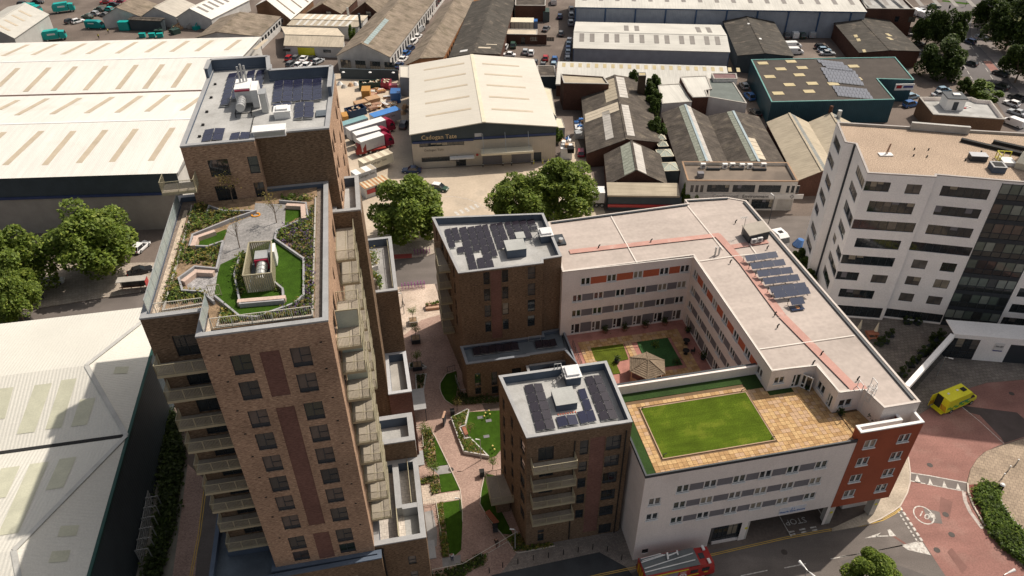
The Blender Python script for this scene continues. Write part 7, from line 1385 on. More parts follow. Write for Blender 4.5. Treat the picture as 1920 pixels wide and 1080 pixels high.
def lamppost(lb, q, h, arm=.5, ang=180, m=GALV, head=WHT, two=False):
 t = thing('street_lamp', lb, 'street lamp', (*at(*q), .02), ang); mb = MB(); mb.tube((0, 0, 0), (0, 0, h), .07, .045); part('post', mb, m, t); mb = MB(); mb.bar((0, 0, h), (arm, 0, h + .1), .06)
 if two: mb.bar((0, 0, h), (-arm, 0, h + .1), .06)
 part('arm', mb, m, t)
 for s in ((1, -1) if two else (1,)):
  mb = MB(); mb.tube((s * arm * .7, 0, h + .06), (s * (arm + (.75 if h > 5 else .45)), 0, h + .14), .07, .17 if h > 5 else .1, 10); part('lamp_head', mb, head, t)
 return t
lamppost('white topped lamp post beside the tip of the angular planter', R5(548, 550), 4.0, .15)
lamppost('lamp post in the hedge bed at southern block corner', R4(1525, 590), 4.0, .15); lamppost('lamp post on the long rounded lawn edge, west side', R4(978, 205), 4.0 * .25 + 1.5, .1); lamppost('lamp post with long shadow on the pale paving near street', (758, 640 - 52), 4.2, .1)
lamppost('twin headed white street lamp standing in the south road', (1489, 1130), 6.4, .45, -60, two=True)
lamppost('single headed street lamp by the red road, bottom right', (1840, 1140), 6.6, .6, 20)
lamppost('lamp post near the hatched canopy beam, office forecourt', R7(330, 40 + 120), 4.0, .6, -30)
lamppost('tall dark lamp post in front of the showroom', q6(1085, 775), 6.0, .3, 120, m=DKF)
# planters with trees in the lane
for i, (x, y) in enumerate([(775, 606), (780, 640), (783, 690)]):
 p = at(x, y, 0); F_ = Frame(p, 10)
 t = thing('square_planter', ['northern square planter box with a young tree on the pale paving', 'middle square planter box with a young tree in the lane', 'southern square planter box with a young tree in lane shade'][i], 'planter', (*p, .02), 10, 'square tree planters in the lane'); mb = MB(); mb.box(-.7, -.7, 0, .7, .7, .75); part('box', mb, DKF if i else CONC, t); mb = MB(); mb.box(-.6, -.6, .75, .6, .6, .78); part('soil', mb, SOIL, t)
 sapling(['young tree in the northern square planter box', 'young tree in the middle square planter box', 'young tree in the southern square planter box'][i], F_, (0, 0), .78, 2.6, 420, 50 + i, LEAFM, .8, 'young trees in the lane planters')
t = thing('planter_bench', 'long timber planter bench near the north block balconies', 'bench', (*at(815, 578), .02), 10); mb = MB(); mb.box(-1.5, -.5, 0, 1.6, .1, .5); part('seat', mb, WOOD, t); mb = MB(); mb.box(-1.5, .1, 0, 1.6, .8, .7); part('box', mb, WOOD, t); tufts('planting', [(-1.4, .15), (1.5, .15), (1.5, .75), (-1.4, .75)], 30, .3, .7, [LEAFM], 61, t)
planted('raised_planter', 'low planter with a dark shrub by the tower lane wall', Q(zm(680, 620, 6), [(520, 360), (640, 360), (722, 405), (650, 425), (590, 430), (585, 415), (520, 415)]), .4, 60, 62, [LEAFD], .4, PL)
planted('raised_planter', 'planter with a red bench beside the tower lane wall', Q(zm(680, 620, 6), [(590, 490), (720, 480), (680, 710), (600, 690)]), .4, 60, 63, [LEAFD], .4, PL)
for (q, w, d, h, lb) in (((620, 760), 2.0, 4.2, 2.6, 'grey lean-to porch on the tower lane side, north'),): 
 p = at(*zm(680, 620, 6)(625, 800), 2.6); t = thing('porch', lb, 'porch', (*p, 0), 10.6); mb = MB(); mb.box(-1.0, -1.5, 2.45, 1.0, 2.6, 2.6); part('roof', mb, MET, t); mb = MB(); mb.box(-.95, -1.4, 0, -.85, 2.5, 2.45); mb.box(.8, -1.4, 0, .9, -1.3, 2.45); part('side_panel', mb, DKF, t)
for q, lb in ((R4(685, 600), 'small grey lean-to porch beside the south patio'), (zm(680, 760, 5.4)(580, 545), 'small grey lean-to porch beside the bushy mulch bed')):
 p = at(*q, 2.4); t = thing('porch', lb, 'porch', (*p, 0), 10.6); mb = MB(); mb.box(-.7, -1.0, 2.25, .5, 1.4, 2.4); part('roof', mb, MET, t); mb = MB(); mb.box(-.65, -.9, 0, -.55, 1.3, 2.25); part('side_panel', mb, DKF, t)
for l, lb in (([(605, 155), (735, 130), (785, 460)], 'cream fence round the south stone patio'),): rail_thing(lb, [at(*R4(*p)) for p in l], 0, 1.1, .25, m=CRW)
rail_thing('cream fence round the narrow northern patio', [at(*R5(78, 340)), at(*R5(122, 335)), at(*R5(135, 490)), at(*R5(100, 495))], 0, 1.1, .25, m=CRW)
sapling('young shrub at the bushy top of the lane mulch bed', None, at(*R5(150, 375)), .1, 1.9, 500, 71, LEAFM, .8, cat='shrub', nm='shrub'); sapling('bright green shrub in the square mulch bed', None, at(*R5(205, 660)), .1, 1.8, 420, 72, LEAFM, .7, cat='shrub', nm='shrub')
sapling('yellowing sapling at the north tip of planter', None, at(*R5(375, 200)), .1, 2.4, 160, 73, LEAFY, .6); sapling('sapling on the lane corner by the southern block', None, at(*R5(632, 620)), .1, 2.4, 260, 74, LEAFM, .7); sapling('thin sapling behind the red bench in planter', None, at(*R5(470, 370)), .4, 1.8, 120, 75, LEAFY, .5)
# ================================================================ ground planting east
HB = Q(R8, [(1300, 300), (1400, 235), (1500, 255), (1525, 330), (1530, 420), (1600, 550), (1700, 650), (1850, 790), (1850, 1060), (1767, 985), (1600, 860), (1440, 700), (1400, 600), (1390, 500), (1320, 400)])
tufts('hedge', [at(*p) for p in HB], 1900, .8, .12, [LEAFM, LEAFM, LEAFD], 81, None, leaf=.16, label='bright green ground hedge along the red road, right edge', cat='hedge')
sheet('mulch_bed', Q(R8, [(1255, 240), (1400, 228), (1300, 300), (1330, 400), (1400, 500), (1410, 610), (1420, 640), (1300, 440)]), .13, mat('red_mulch', (.16, .055, .045), .95, var=.3, scale=3, fine=.3))
kerb(Q(R8, [(1245, 230), (1250, 310), (1300, 440), (1415, 640), (1700, 935), (1800, 1010)]), .2, .16); kerb(Q(R8, [(1500, 250), (1522, 330), (1560, 440), (1640, 560), (1767, 690)]), .15, .4, MATS['concrete'])
kerb(Q(R8, [(700, -10), (718, 130), (715, 230), (690, 320), (625, 440), (560, 490), (440, 560), (330, 605)]), .15, .13)
for i, (q, lb) in enumerate([((1698, 30), 'far steel bollard with pale cap on the tan pavement'), ((1625, 90), 'middle steel bollard with pale cap on the tan pavement'), ((1570, 160), 'near steel bollard with pale cap on the tan pavement')]):
 t = thing('bollard', lb, 'bollard', (*at(R8(*q)[0] - 2, R8(*q)[1] + 6), .12), 0, 'pale capped bollards on the tan pavement'); mb = MB(); mb.tube((0, 0, 0), (0, 0, .95), .08); part('post', mb, GALV, t); mb = MB(); mb.tube((0, 0, .95), (0, 0, 1.05), .09); part('cap', mb, WHT, t)
t = thing('litter_bin', 'pale topped litter bin beside the green roadside hedge', 'litter bin', (*at(*R8(1540, 290)), .12), 0); mb = MB(); mb.tube((0, 0, 0), (0, 0, 1.0), .3, n=12); part('body', mb, BLK, t); mb = MB(); mb.tube((0, 0, 1.0), (0, 0, 1.15), .32, .2, n=12); part('lid', mb, WHT, t)
O5 = zm(1560, 560, 2.077)
for i, (q, lb) in enumerate([((100, 115), 'left closed cream parasol on the office forecourt'), ((165, 125), 'right closed cream parasol on the office forecourt')]):
 t = thing('parasol', lb, 'parasol', at(O5(*q)[0], O5(*q)[1] + 8)); mb = MB(); mb.tube((0, 0, .9), (0, 0, 2.6), .32, .06, 8); part('folded_canopy', mb, CREAMP, t); mb = MB(); mb.tube((0, 0, 0), (0, 0, 2.7), .04); mb.tube((0, 0, 0), (0, 0, .1), .35); part('pole', mb, WOOD, t)
t = thing('picnic_table', 'brown timber table between the parasols and the care building', 'table', at(*O5(155, 148))); mb = MB(); mb.box(-.9, -.4, .7, .9, .4, .76); part('tabletop', mb, WOODR, t); mb = MB(); mb.box(-.9, -1.0, .42, .9, -.7, .47); mb.box(-.9, .7, .42, .9, 1.0, .47); part('bench_seat', mb, WOODR, t); mb = MB(); [mb.box(x, -.9, 0, x + .1, .9, .42) for x in (-.7, .6)]; part('legs', mb, WOODR, t)
bshr = [((225, 145), .8), ((185, 180), .9), ((205, 170), .7), ((400, 165), 1.2), ((420, 150), 1.0), ((385, 190), .9), ((365, 210), .9), ((350, 220), .8), ((325, 245), .9), ((305, 262), .8), ((275, 298), 1.0), ((290, 95), .8), ((330, 98), .7)]
LB = crown_mesh('shrub_crown', 4, 1.0, .8, 8, 420, .13, LEAFD)
for i, (q, s) in enumerate(bshr):
 t = thing('shrub', ['box shrub beside the right parasol', 'box shrub south of the parasols, lower', 'box shrub south of the parasols, upper', 'topmost big box shrub of the diagonal row', 'second topmost box shrub of the diagonal row', 'third box shrub from the top, diagonal row', 'fourth box shrub from the top, diagonal row', 'fourth box shrub from the bottom, diagonal row', 'third box shrub from the bottom, diagonal row', 'second box shrub from the bottom, diagonal row', 'bottom box shrub of the diagonal row', 'left box shrub against the office wall', 'right box shrub against the office wall'][i], 'shrub', at(*O5(*q)), i * 40, 'dark shrubs on the office forecourt'); c = link('foliage', LB, t, (0, 0, .7)); c.scale = (s, s, s); mb = MB(); mb.box(-.5, -.5, 0, .5, .5, .35); part('planter_box', mb, DKF, t)
# ================================================================ TREES
BIG = (crown_mesh('plane_crown', 11, 6.5, 5.5, 44, 19000, .31, LEAF), 6.5, 5.5); BIG2 = (crown_mesh('plane_crown_wide', 12, 6.5, 5.5, 50, 19000, .31, LEAF), 6.5, 5.5)
LEAFG = leafmat('road_tree_leaves', (.035, .06, .014), (.065, .10, .022), (.11, .15, .03)); DRK = (crown_mesh('road_tree_crown', 13, 6.5, 5.5, 32, 11000, .42, LEAFG), 6.5, 5.5)
TM = (trunk_mesh(5.0, .32, 6.5, 3), 5.0, 6.5)
def tr(label, px, py, z, h, rx, rz, cm, rot=0, group=None, cat='tree', nm='tree'):
 p = at(px, py, h); return tree(label, p, h, rx, rz, cm, TM, group, nm, rot, cat)
tr('large plane tree in the removals yard beside northern brick block', 772, 393, 0, 6.4, 7.1, 6.0, BIG, 20)
tr('left crown of the pair of plane trees before the removals warehouse', 975, 372, 0, 6.2, 5.8, 5.2, BIG2, 70)
tr('right and broader of the paired plane trees beside the white lorry', 1048, 358, 0, 6.2, 7.0, 5.6, BIG, 140)
tr('big plane tree left of the bus shelter and white car', 165, 455, 0, 7.0, 7.2, 6.4, BIG2, 200)
tr('plane tree cut by the left edge, upper one', 15, 500, 0, 6.5, 6.5, 6.0, BIG, 250); tr('plane tree cut by the left edge, lower one', 22, 560, 0, 5.5, 4.2, 4.6, BIG2, 310)
tr('young round street tree at the bottom of the south road', 1637, 1075, 0, 3.2, 3.0, 2.6, BIG, 33)
for i, a in enumerate([(1746, 50, 6, 4.3, 5.5), (1783, 55, 6, 4.4, 5.5), (1768, 108, 5, 6.2, 5.4)]): tr(['left of three dark merged trees beside the main road', 'right of three dark merged trees beside the main road', 'nearest of three dark merged trees beside the main road'][i], a[0], a[1], 0, a[2], a[3], a[4], DRK, 60 * i)
for i, a in enumerate([(1868, 14, 7, 6, 6), (1905, 40, 8, 7.5, 7.5), (1890, -6, 8, 6, 7), (1918, 118, 5.5, 5.2, 5)]): tr(['tree at the top right beyond the traffic island', 'largest tree in the top right corner', 'tree behind the largest top right tree', 'tree at the right edge above the parked van'][i], a[0], a[1], 0, a[2], a[3], a[4], DRK, 77 * i + 20)
SHM = (crown_mesh('bush_crown', 14, 3.0, 2.4, 14, 3600, .26, LEAFM), 3.0, 2.4); SHD = (crown_mesh('dark_bush_crown', 15, 3.0, 2.4, 14, 3600, .26, leafmat('ivy_leaves', (.035, .06, .012), (.07, .11, .02), (.12, .16, .03))), 3.0, 2.4)
tr('rounded bush behind the brown brick unit by the road', 1842, 173, 0, 2.2, 5.0, 2.6, SHM, 0, cat='bush', nm='bush'); tr('small dark bush left of the rounded roadside bush', 1804, 165, 0, 2.0, 2.4, 2.4, SHD, 0, cat='bush', nm='bush')
for i, (x, y, s) in enumerate([(1222, 165, 2.8), (1225, 195, 2.6), (1218, 180, 2.4), (1228, 210, 1.8), (1190, 155, 2.2), (1230, 244, 2.6)]): tr(['ivy mass at the foot of the brick chimney', 'ivy mass between the chimney and pale roofs', 'ivy mass left of the pale flat roof', 'lowest ivy mass beside the pale flat roof', 'ivy mass left of the brick chimney', 'bush above the glass roof lanterns'][i], x, y, 0, 3.2, s, 3.0, SHD, 50 * i, 'ivy and bushes by the chimney', 'bush', 'bush')
tr('green weed tree at the left corner of the showroom', 1290, 368, 0, 2.4, 2.3, 2.6, SHM, 10, cat='bush', nm='bush'); tr('small bush near the removals warehouse east corner', 1047, 255, 0, 1.6, 1.5, 1.8, SHM, 0, cat='bush', nm='bush'); tr('small green bush beside the striped chimney shed', 660, 63, 0, 3.5, 1.6, 2.2, SHM, 0, cat='bush', nm='bush'); tr('dark bush against the blue post warehouse wall', 1493, 50, 0, 2.0, 2.0, 2.6, SHD, 0, cat='bush', nm='bush')
tufts('hedge', [at(*p) for p in ((312, 760), (330, 780), (345, 860), (330, 960), (300, 1090), (275, 1100), (305, 960))], 1200, 1.4, .1, [LEAFD], 91, None, leaf=.24, label='dark overgrown hedge along the alley below the tower west balconies', cat='hedge')
for i, (x, y) in enumerate([(1505, 500), (1498, 485), (1515, 525)]): tr(['middle', 'farthest', 'nearest'][i] + ' dark shrub squeezed between office corner and care building', x, y, 0, 1.4, 1.6, 1.8, SHD, 40 * i, 'dark shrubs at the office corner', 'shrub', 'shrub')
sheet('alley', [(300, 760), (352, 880), (330, 1100), (240, 1130), (262, 1000)], .012, mat('alley_concrete', (.2, .19, .16), .9, var=.15)); sheet('brick_path', [(352, 870), (385, 900), (368, 1100), (318, 1120)], .016, PINK); sheet('access_road', [(385, 880), (470, 1000), (420, 1150), (362, 1120)], .018, ASPH)
for o_ in (0, 4): line([(386 + o_, 890), (372 + o_, 1000), (350 + o_, 1110)], .1, YEL, .03, 'yellow_line')
t = thing('louvred_screen', 'tall pale slatted cage beside the hipped warehouse wall', 'cage', at(268, 1060), 12); 
for i in range(6):
 mb = MB()
 for k in range(5): mb.bar((0, i * 1.5, .4 + k * .55), (0, i * 1.5 + 1.4, .4 + k * .55), .06, .3)
 mb.bar((0, i * 1.5, 0), (0, i * 1.5, 3.0), .12); mb.bar((0, i * 1.5, 3.0), (1.4, i * 1.5, 3.0), .08); mb.bar((1.4, i * 1.5, 0), (1.4, i * 1.5, 3.0), .1); part('cage_bay', mb, GALV, t)
# ================================================================ VEHICLES
WHEEL = MB(); WHEEL.tube((0, -.1, 0), (0, .1, 0), .31, n=14); WHEEL = WHEEL.mesh('tyre', [BLK]); HUB = MB(); HUB.tube((0, -.11, 0), (0, .11, 0), .18, n=10); HUB = HUB.mesh('rim', [GALV])
GLS = glass('car_glass', (.02, .025, .03)); LMP = mat('headlamp', (.7, .7, .66), .2); TLP = mat('tail_lamp', (.35, .01, .01), .3)
def wheels(t, xs, w, r=.31, s=1.0):
 for x in xs:
  for y in (-w, w): o = link('wheel', WHEEL, t, (x, y, r * s)); o.scale = (s, 1, s); link('rim', HUB, o)
def loft(mb, secs, m=0):
 "secs: list of rings (same number of points)"
 for a, b in zip(secs, secs[1:]):
  n = len(a)
  for k in range(n): mb.face([a[k], a[(k + 1) % n], b[(k + 1) % n], b[k]], m)
 mb.face(list(reversed(secs[0])), m); mb.face(secs[-1], m)
def ring(x, hw, z0, z1, t=.12): return [(x, -hw, z0), (x, hw, z0), (x, hw + .0, (z0 + z1) / 2), (x, hw - t, z1), (x, -hw + t, z1), (x, -hw, (z0 + z1) / 2)]
def make_car(kind):
 L, W, Hb, Ht = {'hatch': (3.9, .82, .78, 1.38), 'saloon': (4.3, .84, .76, 1.32), 'suv': (4.4, .88, .9, 1.58), 'van': (4.9, .92, .95, 1.9)}[kind]
 t = thing('parked_car', 'car', 'car'); b = MB(); h = L / 2
 if kind == 'van':
  loft(b, [ring(-h, W, .28, 1.85, .06), ring(-h + .1, W, .25, 1.9, .08), ring(h - 1.7, W, .25, 1.88, .1), ring(h - 1.35, W, .25, 1.75, .12), ring(h - .75, W, .25, 1.12, .1), ring(h - .05, W * .92, .28, .85, .08), ring(h, W * .85, .35, .7)])
 else:
  loft(b, [ring(-h, W * .86, .35, Hb * .9), ring(-h + .12, W * .96, .25, Hb), ring(-h * .4, W, .22, Hb + .02), ring(h * .45, W, .22, Hb), ring(h - .25, W * .95, .24, Hb * .88), ring(h, W * .8, .32, Hb * .68)])
  r0, r1 = (-h + .1, .35) if kind != 'saloon' else (-h + .75, .35)
  top = [(r0 + .35, .62), (r1 - .25, .62)]
  rf = MB(); rf.prism([(r0 + .42, -W * .74), (r1 - .18, -W * .74), (r1 - .18, W * .74), (r0 + .42, W * .74)], Ht - .04, Ht + .02); part('roof_panel', rf, PT['white'], t)
  g = MB(); lo = [(r0, -W * .88), (r1 + .55, -W * .88), (r1 + .55, W * .88), (r0, W * .88)]; hi = [(r0 + .42, -W * .74), (r1 - .18, -W * .74), (r1 - .18, W * .74), (r0 + .42, W * .74)]
  for k in range(4): g.face([(*lo[k], Hb - .02), (*lo[(k + 1) % 4], Hb - .02), (*hi[(k + 1) % 4], Ht - .03), (*hi[k], Ht - .03)])
  part('windows', g, GLS, t); p = MB()
  for k in range(4): p.bar((*lo[k], Hb - .02), (*hi[k], Ht), .07)
  for s in (-1, 1): p.bar((-.15, s * W * .885, Hb), (-.2, s * W * .75, Ht), .06)
  part('pillars', p, PT['white'], t)
 o = part('body', b, PT['white'], t)
 if kind == 'van': g = MB(); g.face([(h - 1.36, -W * .82, 1.72), (h - .78, -W * .86, 1.14), (h - .78, W * .86, 1.14), (h - 1.36, W * .82, 1.72)]); [g.face([(h - 1.9, s * (W + .005), 1.1), (h - .95, s * (W + .005), 1.1), (h - 1.3, s * (W + .005 - .02), 1.55), (h - 1.9, s * (W + .005 - .02), 1.6)]) for s in (-1, 1)]; g2 = MB(); g2.v = [(x, y, z + .012) for x, y, z in g.v]; g2.f = g.f; g2.m = g.m; part('windows', g2, GLS, t)
 wheels(t, (-h + .75, h - .8), W - .06)
 l = MB(); [l.box(h - .12, s * W * .62 - .14, .5, h - .02, s * W * .62 + .14, .64) for s in (-1, 1)]; part('headlights', l, LMP, t); l = MB(); [l.box(-h - .01, s * W * .7 - .1, .55, -h + .1, s * W * .7 + .1, .75) for s in (-1, 1)]; part('tail_lights', l, TLP, t)
 return t
PROTO = {k: make_car(k) for k in ('hatch', 'saloon', 'suv', 'van')}
used = set()
def car(kind, px, py, ang, col, label, group='parked cars', name=None, z=0.0, s=1.0, roof=None):
 p = at(px, py, .6 + z)
 pr = PROTO[kind]
 if kind not in used: used.add(kind); o = pr; o.location = (*p, z + .02); o.rotation_euler = (0, 0, R_(ang)); o['label'] = label
 else: o = copy_tree(pr, (*p, z + .02), R_(ang), label)
 o['group'] = group; o.name = name or ('parked_van' if kind == 'van' else 'parked_car'); o['category'] = 'van' if kind == 'van' else 'car'
 if s != 1: o.scale = (s, s, s)
 for c in o.children:
  b = c.name.split('.')[0]
  if b in ('body', 'roof_panel', 'pillars'): setmat(c, PT[roof] if (roof and b == 'roof_panel') else PT[col])
 return o
G1 = 'cars parked in front of the yellow door'
for a in (('hatch', 543, 108, 78, 'red', 'red car at the left of the back row by the yellow door'), ('hatch', 556, 108, 78, 'grey', 'grey car between the red and white ones, yellow door row'), ('saloon', 570, 109, 80, 'white', 'white car third from the left before the yellow door'), ('saloon', 585, 109, 80, 'black', 'black car right in front of the yellow door'), ('hatch', 597, 114, 60, 'silver', 'silver car at the right end by the yellow door'), ('suv', 547, 120, 70, 'grey', 'dark car partly behind the tower parapet, front row'), ('hatch', 561, 121, 72, 'white', 'left of two white cars in the front row by the yellow door'), ('hatch', 577, 121, 75, 'white', 'right of two white cars in the front row by the yellow door')): car(*a[:5], a[5], G1)
G2 = 'cars parked along the long white factory'
for i, (x, y, k, c, d) in enumerate([(748, 122, 'saloon', 'dark_blue', 'nearest dark blue car'), (756, 110, 'saloon', 'white', 'nearest white car'), (762, 99, 'hatch', 'blue', 'blue car'), (770, 90, 'hatch', 'dark_blue', 'second dark blue car'), (775, 78, 'suv', 'white', 'second white car'), (783, 68, 'saloon', 'white', 'third white car'), (787, 56, 'van', 'silver', 'silver van'), (796, 42, 'suv', 'black', 'black car'), (803, 30, 'saloon', 'black', 'farther black car'), (806, 22, 'hatch', 'maroon', 'maroon car'), (815, 10, 'saloon', 'red', 'bright red car'), (820, 1, 'saloon', 'red', 'red car at the picture edge')]): car(k, x, y, 72, c, d + ' in the line beside the long white factory', G2)
G3 = 'cars in the brown yard, top left'
for a in (('suv', 45, 8, 0, 'black', 'black car behind the grey corner shed, left one'), ('saloon', 70, 3, 0, 'black', 'black car behind the grey corner shed, right one'), ('hatch', 132, 39, 60, 'black', 'black car beside the white one in mid brown yard'), ('hatch', 146, 39, 50, 'white', 'white car alone beside a black one in mid brown yard'), ('saloon', 164, 30, 160, 'green', 'dark green car left of the pale cars in the brown yard'), ('hatch', 176, 25, 160, 'silver', 'silver car between two green ones in the brown yard'), ('hatch', 186, 17, 165, 'green', 'grey green car at the back of the brown yard group'), ('hatch', 203, 17, 160, 'teal', 'teal and silver car partly behind the white gable'), ('saloon', 196, 27, 155, 'grey', 'grey car tucked against the white gable shed'), ('saloon', 200, 3, 10, 'red', 'left red car at the top edge of brown yard'), ('saloon', 213, 8, 10, 'black', 'black car below the red ones at the top edge'), ('saloon', 227, 3, 10, 'maroon', 'right maroon car at the top edge of brown yard')): car(*a[:5], a[5], G3)
G4 = 'cars in the north yard between the sheds'
for a in (('saloon', 1024, 53, 70, 'grey', 'dark car alone at the right of brick hut'), ('suv', 962, 84, 88, 'green', 'dark green car in front of brick hut doorway'), ('hatch', 947, 87, 80, 'white', 'small white car left of the green one by hut'), ('saloon', 953, 102, 170, 'white', 'white car behind the removals warehouse ridge'), ('hatch', 1023, 108, 85, 'red', 'bright pink red car north of the grey lean-to'), ('hatch', 1003, 116, 85, 'grey', 'grey car half hidden by the removals roof'), ('hatch', 1040, 110, 85, 'blue', 'bright blue car right of the pink red one'), ('saloon', 1018, 121, 85, 'grey', 'grey car in front of the pink red one'), ('hatch', 1038, 120, 85, 'pale_blue', 'pale car in front of the bright blue one'), ('suv', 1071, 17, 90, 'silver', 'farthest pale car beside the blue post wall'), ('suv', 1071, 28, 90, 'silver', 'second pale car beside the blue post wall'), ('suv', 1070, 42, 90, 'silver', 'nearest pale car beside the blue post wall'), ('hatch', 1068, 75, 80, 'white', 'white car at the head of the blue car row'), ('hatch', 1066, 82, 88, 'pale_blue', 'pale blue car second in the blue car row'), ('hatch', 1065, 90, 88, 'blue', 'blue car third in the blue car row'), ('hatch', 1065, 97, 88, 'pale_blue', 'pale blue car fourth in the blue car row'), ('hatch', 1064, 104, 88, 'dark_blue', 'dark blue car fifth in the blue car row'), ('hatch', 1064, 109, 88, 'silver', 'silver car last in the blue car row')): car(*a[:5], a[5], G4)
car('van', 1038, 3, 90, 'white', 'white van at the top of the north yard', G4)
for i, (x, y, c) in enumerate([(985, 96, 'silver'), (996, 98, 'white'), (1052, 62, 'grey'), (1050, 30, 'dark_blue'), (1010, 24, 'white')]): car('hatch', x, y, 85, c, ['silver car left of a white one in mid north yard', 'white car right of a silver one in mid north yard', 'grey car near the blue car row top', 'dark blue car in the upper lane of north yard', 'small white car beside the green containers'][i], G4)
G5 = 'cars in the court by the charcoal shed'
for a in (('suv', 1473, 66, 90, 'grey', 'dark car at the left end under the blue posts'), ('van', 1488, 65, 90, 'white', 'white van between two dark cars under the blue posts'), ('suv', 1503, 66, 90, 'green', 'dark car right of the small white van'), ('van', 1519, 64, 90, 'silver', 'tall silver box van under the blue posts'), ('van', 1487, 86, 5, 'white', 'long white van beside the charcoal shed'), ('van', 1490, 97, 0, 'white', 'second white van below the long one'), ('hatch', 1540, 87, 0, 'black', 'black car in the group of three at the brick shed'), ('hatch', 1546, 93, 0, 'pale_blue', 'pale blue car in the group of three at the brick shed'), ('saloon', 1552, 99, 0, 'silver', 'silver car nearest in the group of three'), ('suv', 1405, 180, 100, 'blue', 'bright blue car by the teal warehouse corner'), ('saloon', 1417, 210, 100, 'black', 'black car on the lane along the teal warehouse'), ('hatch', 1395, 160, 95, 'silver', 'silver car above the bright blue one')): car(*a[:5], a[5], G5)
G6 = 'traffic on the main road'
for a in (('hatch', 1818, 77, 118, 'dark_blue', 'dark blue car farthest along the main road lanes'), ('hatch', 1820, 118, 125, 'black', 'black taxi like car in the centre lane'), ('suv', 1877, 137, 125, 'black', 'upper black car beside the bus lane'), ('suv', 1875, 162, 125, 'black', 'lower black car following beside the bus lane'), ('suv', 1908, 182, 125, 'black', 'black car near the right picture edge'), ('hatch', 1897, 193, 125, 'white', 'white car beside the black one, main road'), ('saloon', 1907, 210, 122, 'silver', 'silver car below the white one, main road'), ('van', 1900, 230, 120, 'white', 'white van nearest on the main road'), ('saloon', 1752, 11, 0, 'green', 'dark car crossing at the top junction'), ('hatch', 1729, 20, 30, 'silver', 'silver car at the top junction'), ('van', 1738, 28, 20, 'white', 'large white van near the top junction'), ('van', 1716, 23, 95, 'white', 'white van half behind brick office')): car(*a[:5], a[5], G6, 'moving_van' if a[0] == 'van' else 'moving_car')
G7 = 'cars parked behind the brick units'
for a in (('hatch', 1706, 60, 80, 'white', 'white car below the brick office wall'), ('hatch', 1718, 62, 80, 'silver', 'silver car right of the white one, brick office wall'), ('saloon', 1722, 82, 20, 'grey', 'grey car by the dark trees, upper'), ('saloon', 1728, 98, 20, 'grey', 'grey car by the dark trees, lower'), ('hatch', 1770, 168, 10, 'pale_blue', 'pale blue car behind the brown brick unit'), ('saloon', 1762, 176, 10, 'silver', 'silver car behind the white penthouse'), ('hatch', 1710, 180, 20, 'pale_blue', 'pale car beside the teal warehouse sign wall'), ('suv', 1708, 195, 20, 'blue', 'blue car below the teal warehouse sign wall'), ('van', 1905, 78, 0, 'white', 'white van behind the right edge trees'), ('hatch', 1840, 45 + 25, 0, 'silver', 'silver car under top right trees')): car(*a[:5], a[5], G7)
for a in (('hatch', 264, 462, 75, 'white', 'white car in the shade right of the big plane tree'), ('suv', 67, 472, 60, 'silver', 'silver car between the two left plane trees'), ('saloon', 95, 528, 20, 'white', 'pale car under the big plane tree shade'), ('saloon', 262, 507, 30, 'black', 'black car behind the bus shelter'), ('saloon', 772, 318, 178, 'dark_blue', 'dark car parked at the removals warehouse corner')): car(*a[:5], a[5], 'cars parked near the street trees')
car('hatch', 824, 351, -20, 'green', 'dark green small car with a white roof in the tan yard', 'cars in the removals yard', roof='white'); car('suv', 757, 233, 85, 'grey', 'dark pickup beside the removals warehouse wall', 'cars in the removals yard')
car('hatch', 1089, 285, 88, 'maroon', 'small maroon car in the lane by the open truck', 'cars in the removals yard')
# purple bikes hub
def hub_stand(lb, q, w, d, seed, cat='cycle hub'):
 p = at(*q); t = thing('cycle_stand', lb, cat, (*p, .02), 10); mg = mat('magenta_paint', (.30, .03, .27), .45); rnd = random.Random(seed)
 for i in range(int(w / .55)):
  x = -w / 2 + i * .55; y = rnd.uniform(-.15, .15); mb = MB(); z0 = rnd.uniform(0, .05)
  for yy in (-.5, .5): 
   pr_ = [(x + .0, y + yy + math.cos(a) * .33, .34 + math.sin(a) * .33) for a in [k * math.pi / 4 for k in range(9)]]
   for a, b in zip(pr_, pr_[1:]): mb.bar(a, b, .05)
  mb.bar((x, y - .5, .34), (x, y + .1, .7), .07); mb.bar((x, y + .1, .7), (x, y + .5, .34), .07); mb.bar((x, y - .5, .34), (x, y, .3), .06); mb.bar((x - .2, y - .45, .95), (x + .2, y - .45, .95), .05); mb.bar((x, y - .5, .34), (x, y - .45, .95), .06); mb.bar((x, y + .15, .7), (x, y + .15, .9), .06); mb.box(x - .06, y + .05, .88, x + .06, y + .3, .94); part('bicycle', mb, mg, t)
 return t
hub_stand('cluster of purple hire bicycles on the pale paving', (778, 538), 4.4, 2, 1); hub_stand('row of purple hire bicycles on the far side of street', (795, 474), 3.4, 2, 2)
t = thing('red_paving_patch', 'red tactile paving patch at the far kerb of the street', 'paving patch', (*at(757, 480), .105), 5); mb = MB(); mb.box(-2.3, -.9, 0, 1.5, .5, .015); part('patch', mb, mat('red_tactile', (.3, .06, .05), .9), t)
# bus shelter
t = thing('bus_shelter', 'pale roofed bus shelter beside the street under the plane tree', 'bus shelter', (*at(254, 545), .1), 8); mb = MB(); mb.box(-2.4, -.7, 2.3, 2.4, .9, 2.42); part('roof', mb, CONC, t); mb = MB(); [mb.bar((x, .8, 0), (x, .8, 2.3), .1) for x in (-2.3, -.8, .8, 2.3)]; part('frame', mb, DKF, t); mb = MB(); mb.box(-2.2, .78, .3, 2.2, .82, 2.1); part('glass_back', mb, GL[2], t); mb = MB(); mb.box(2.3, -.7, .3, 2.38, .8, 2.1); part('advert_panel', mb, PT['red'], t); mb = MB(); mb.box(-2.6, .3, .45, 1.5, .6, .5); part('bench_seat', mb, WOODR, t)
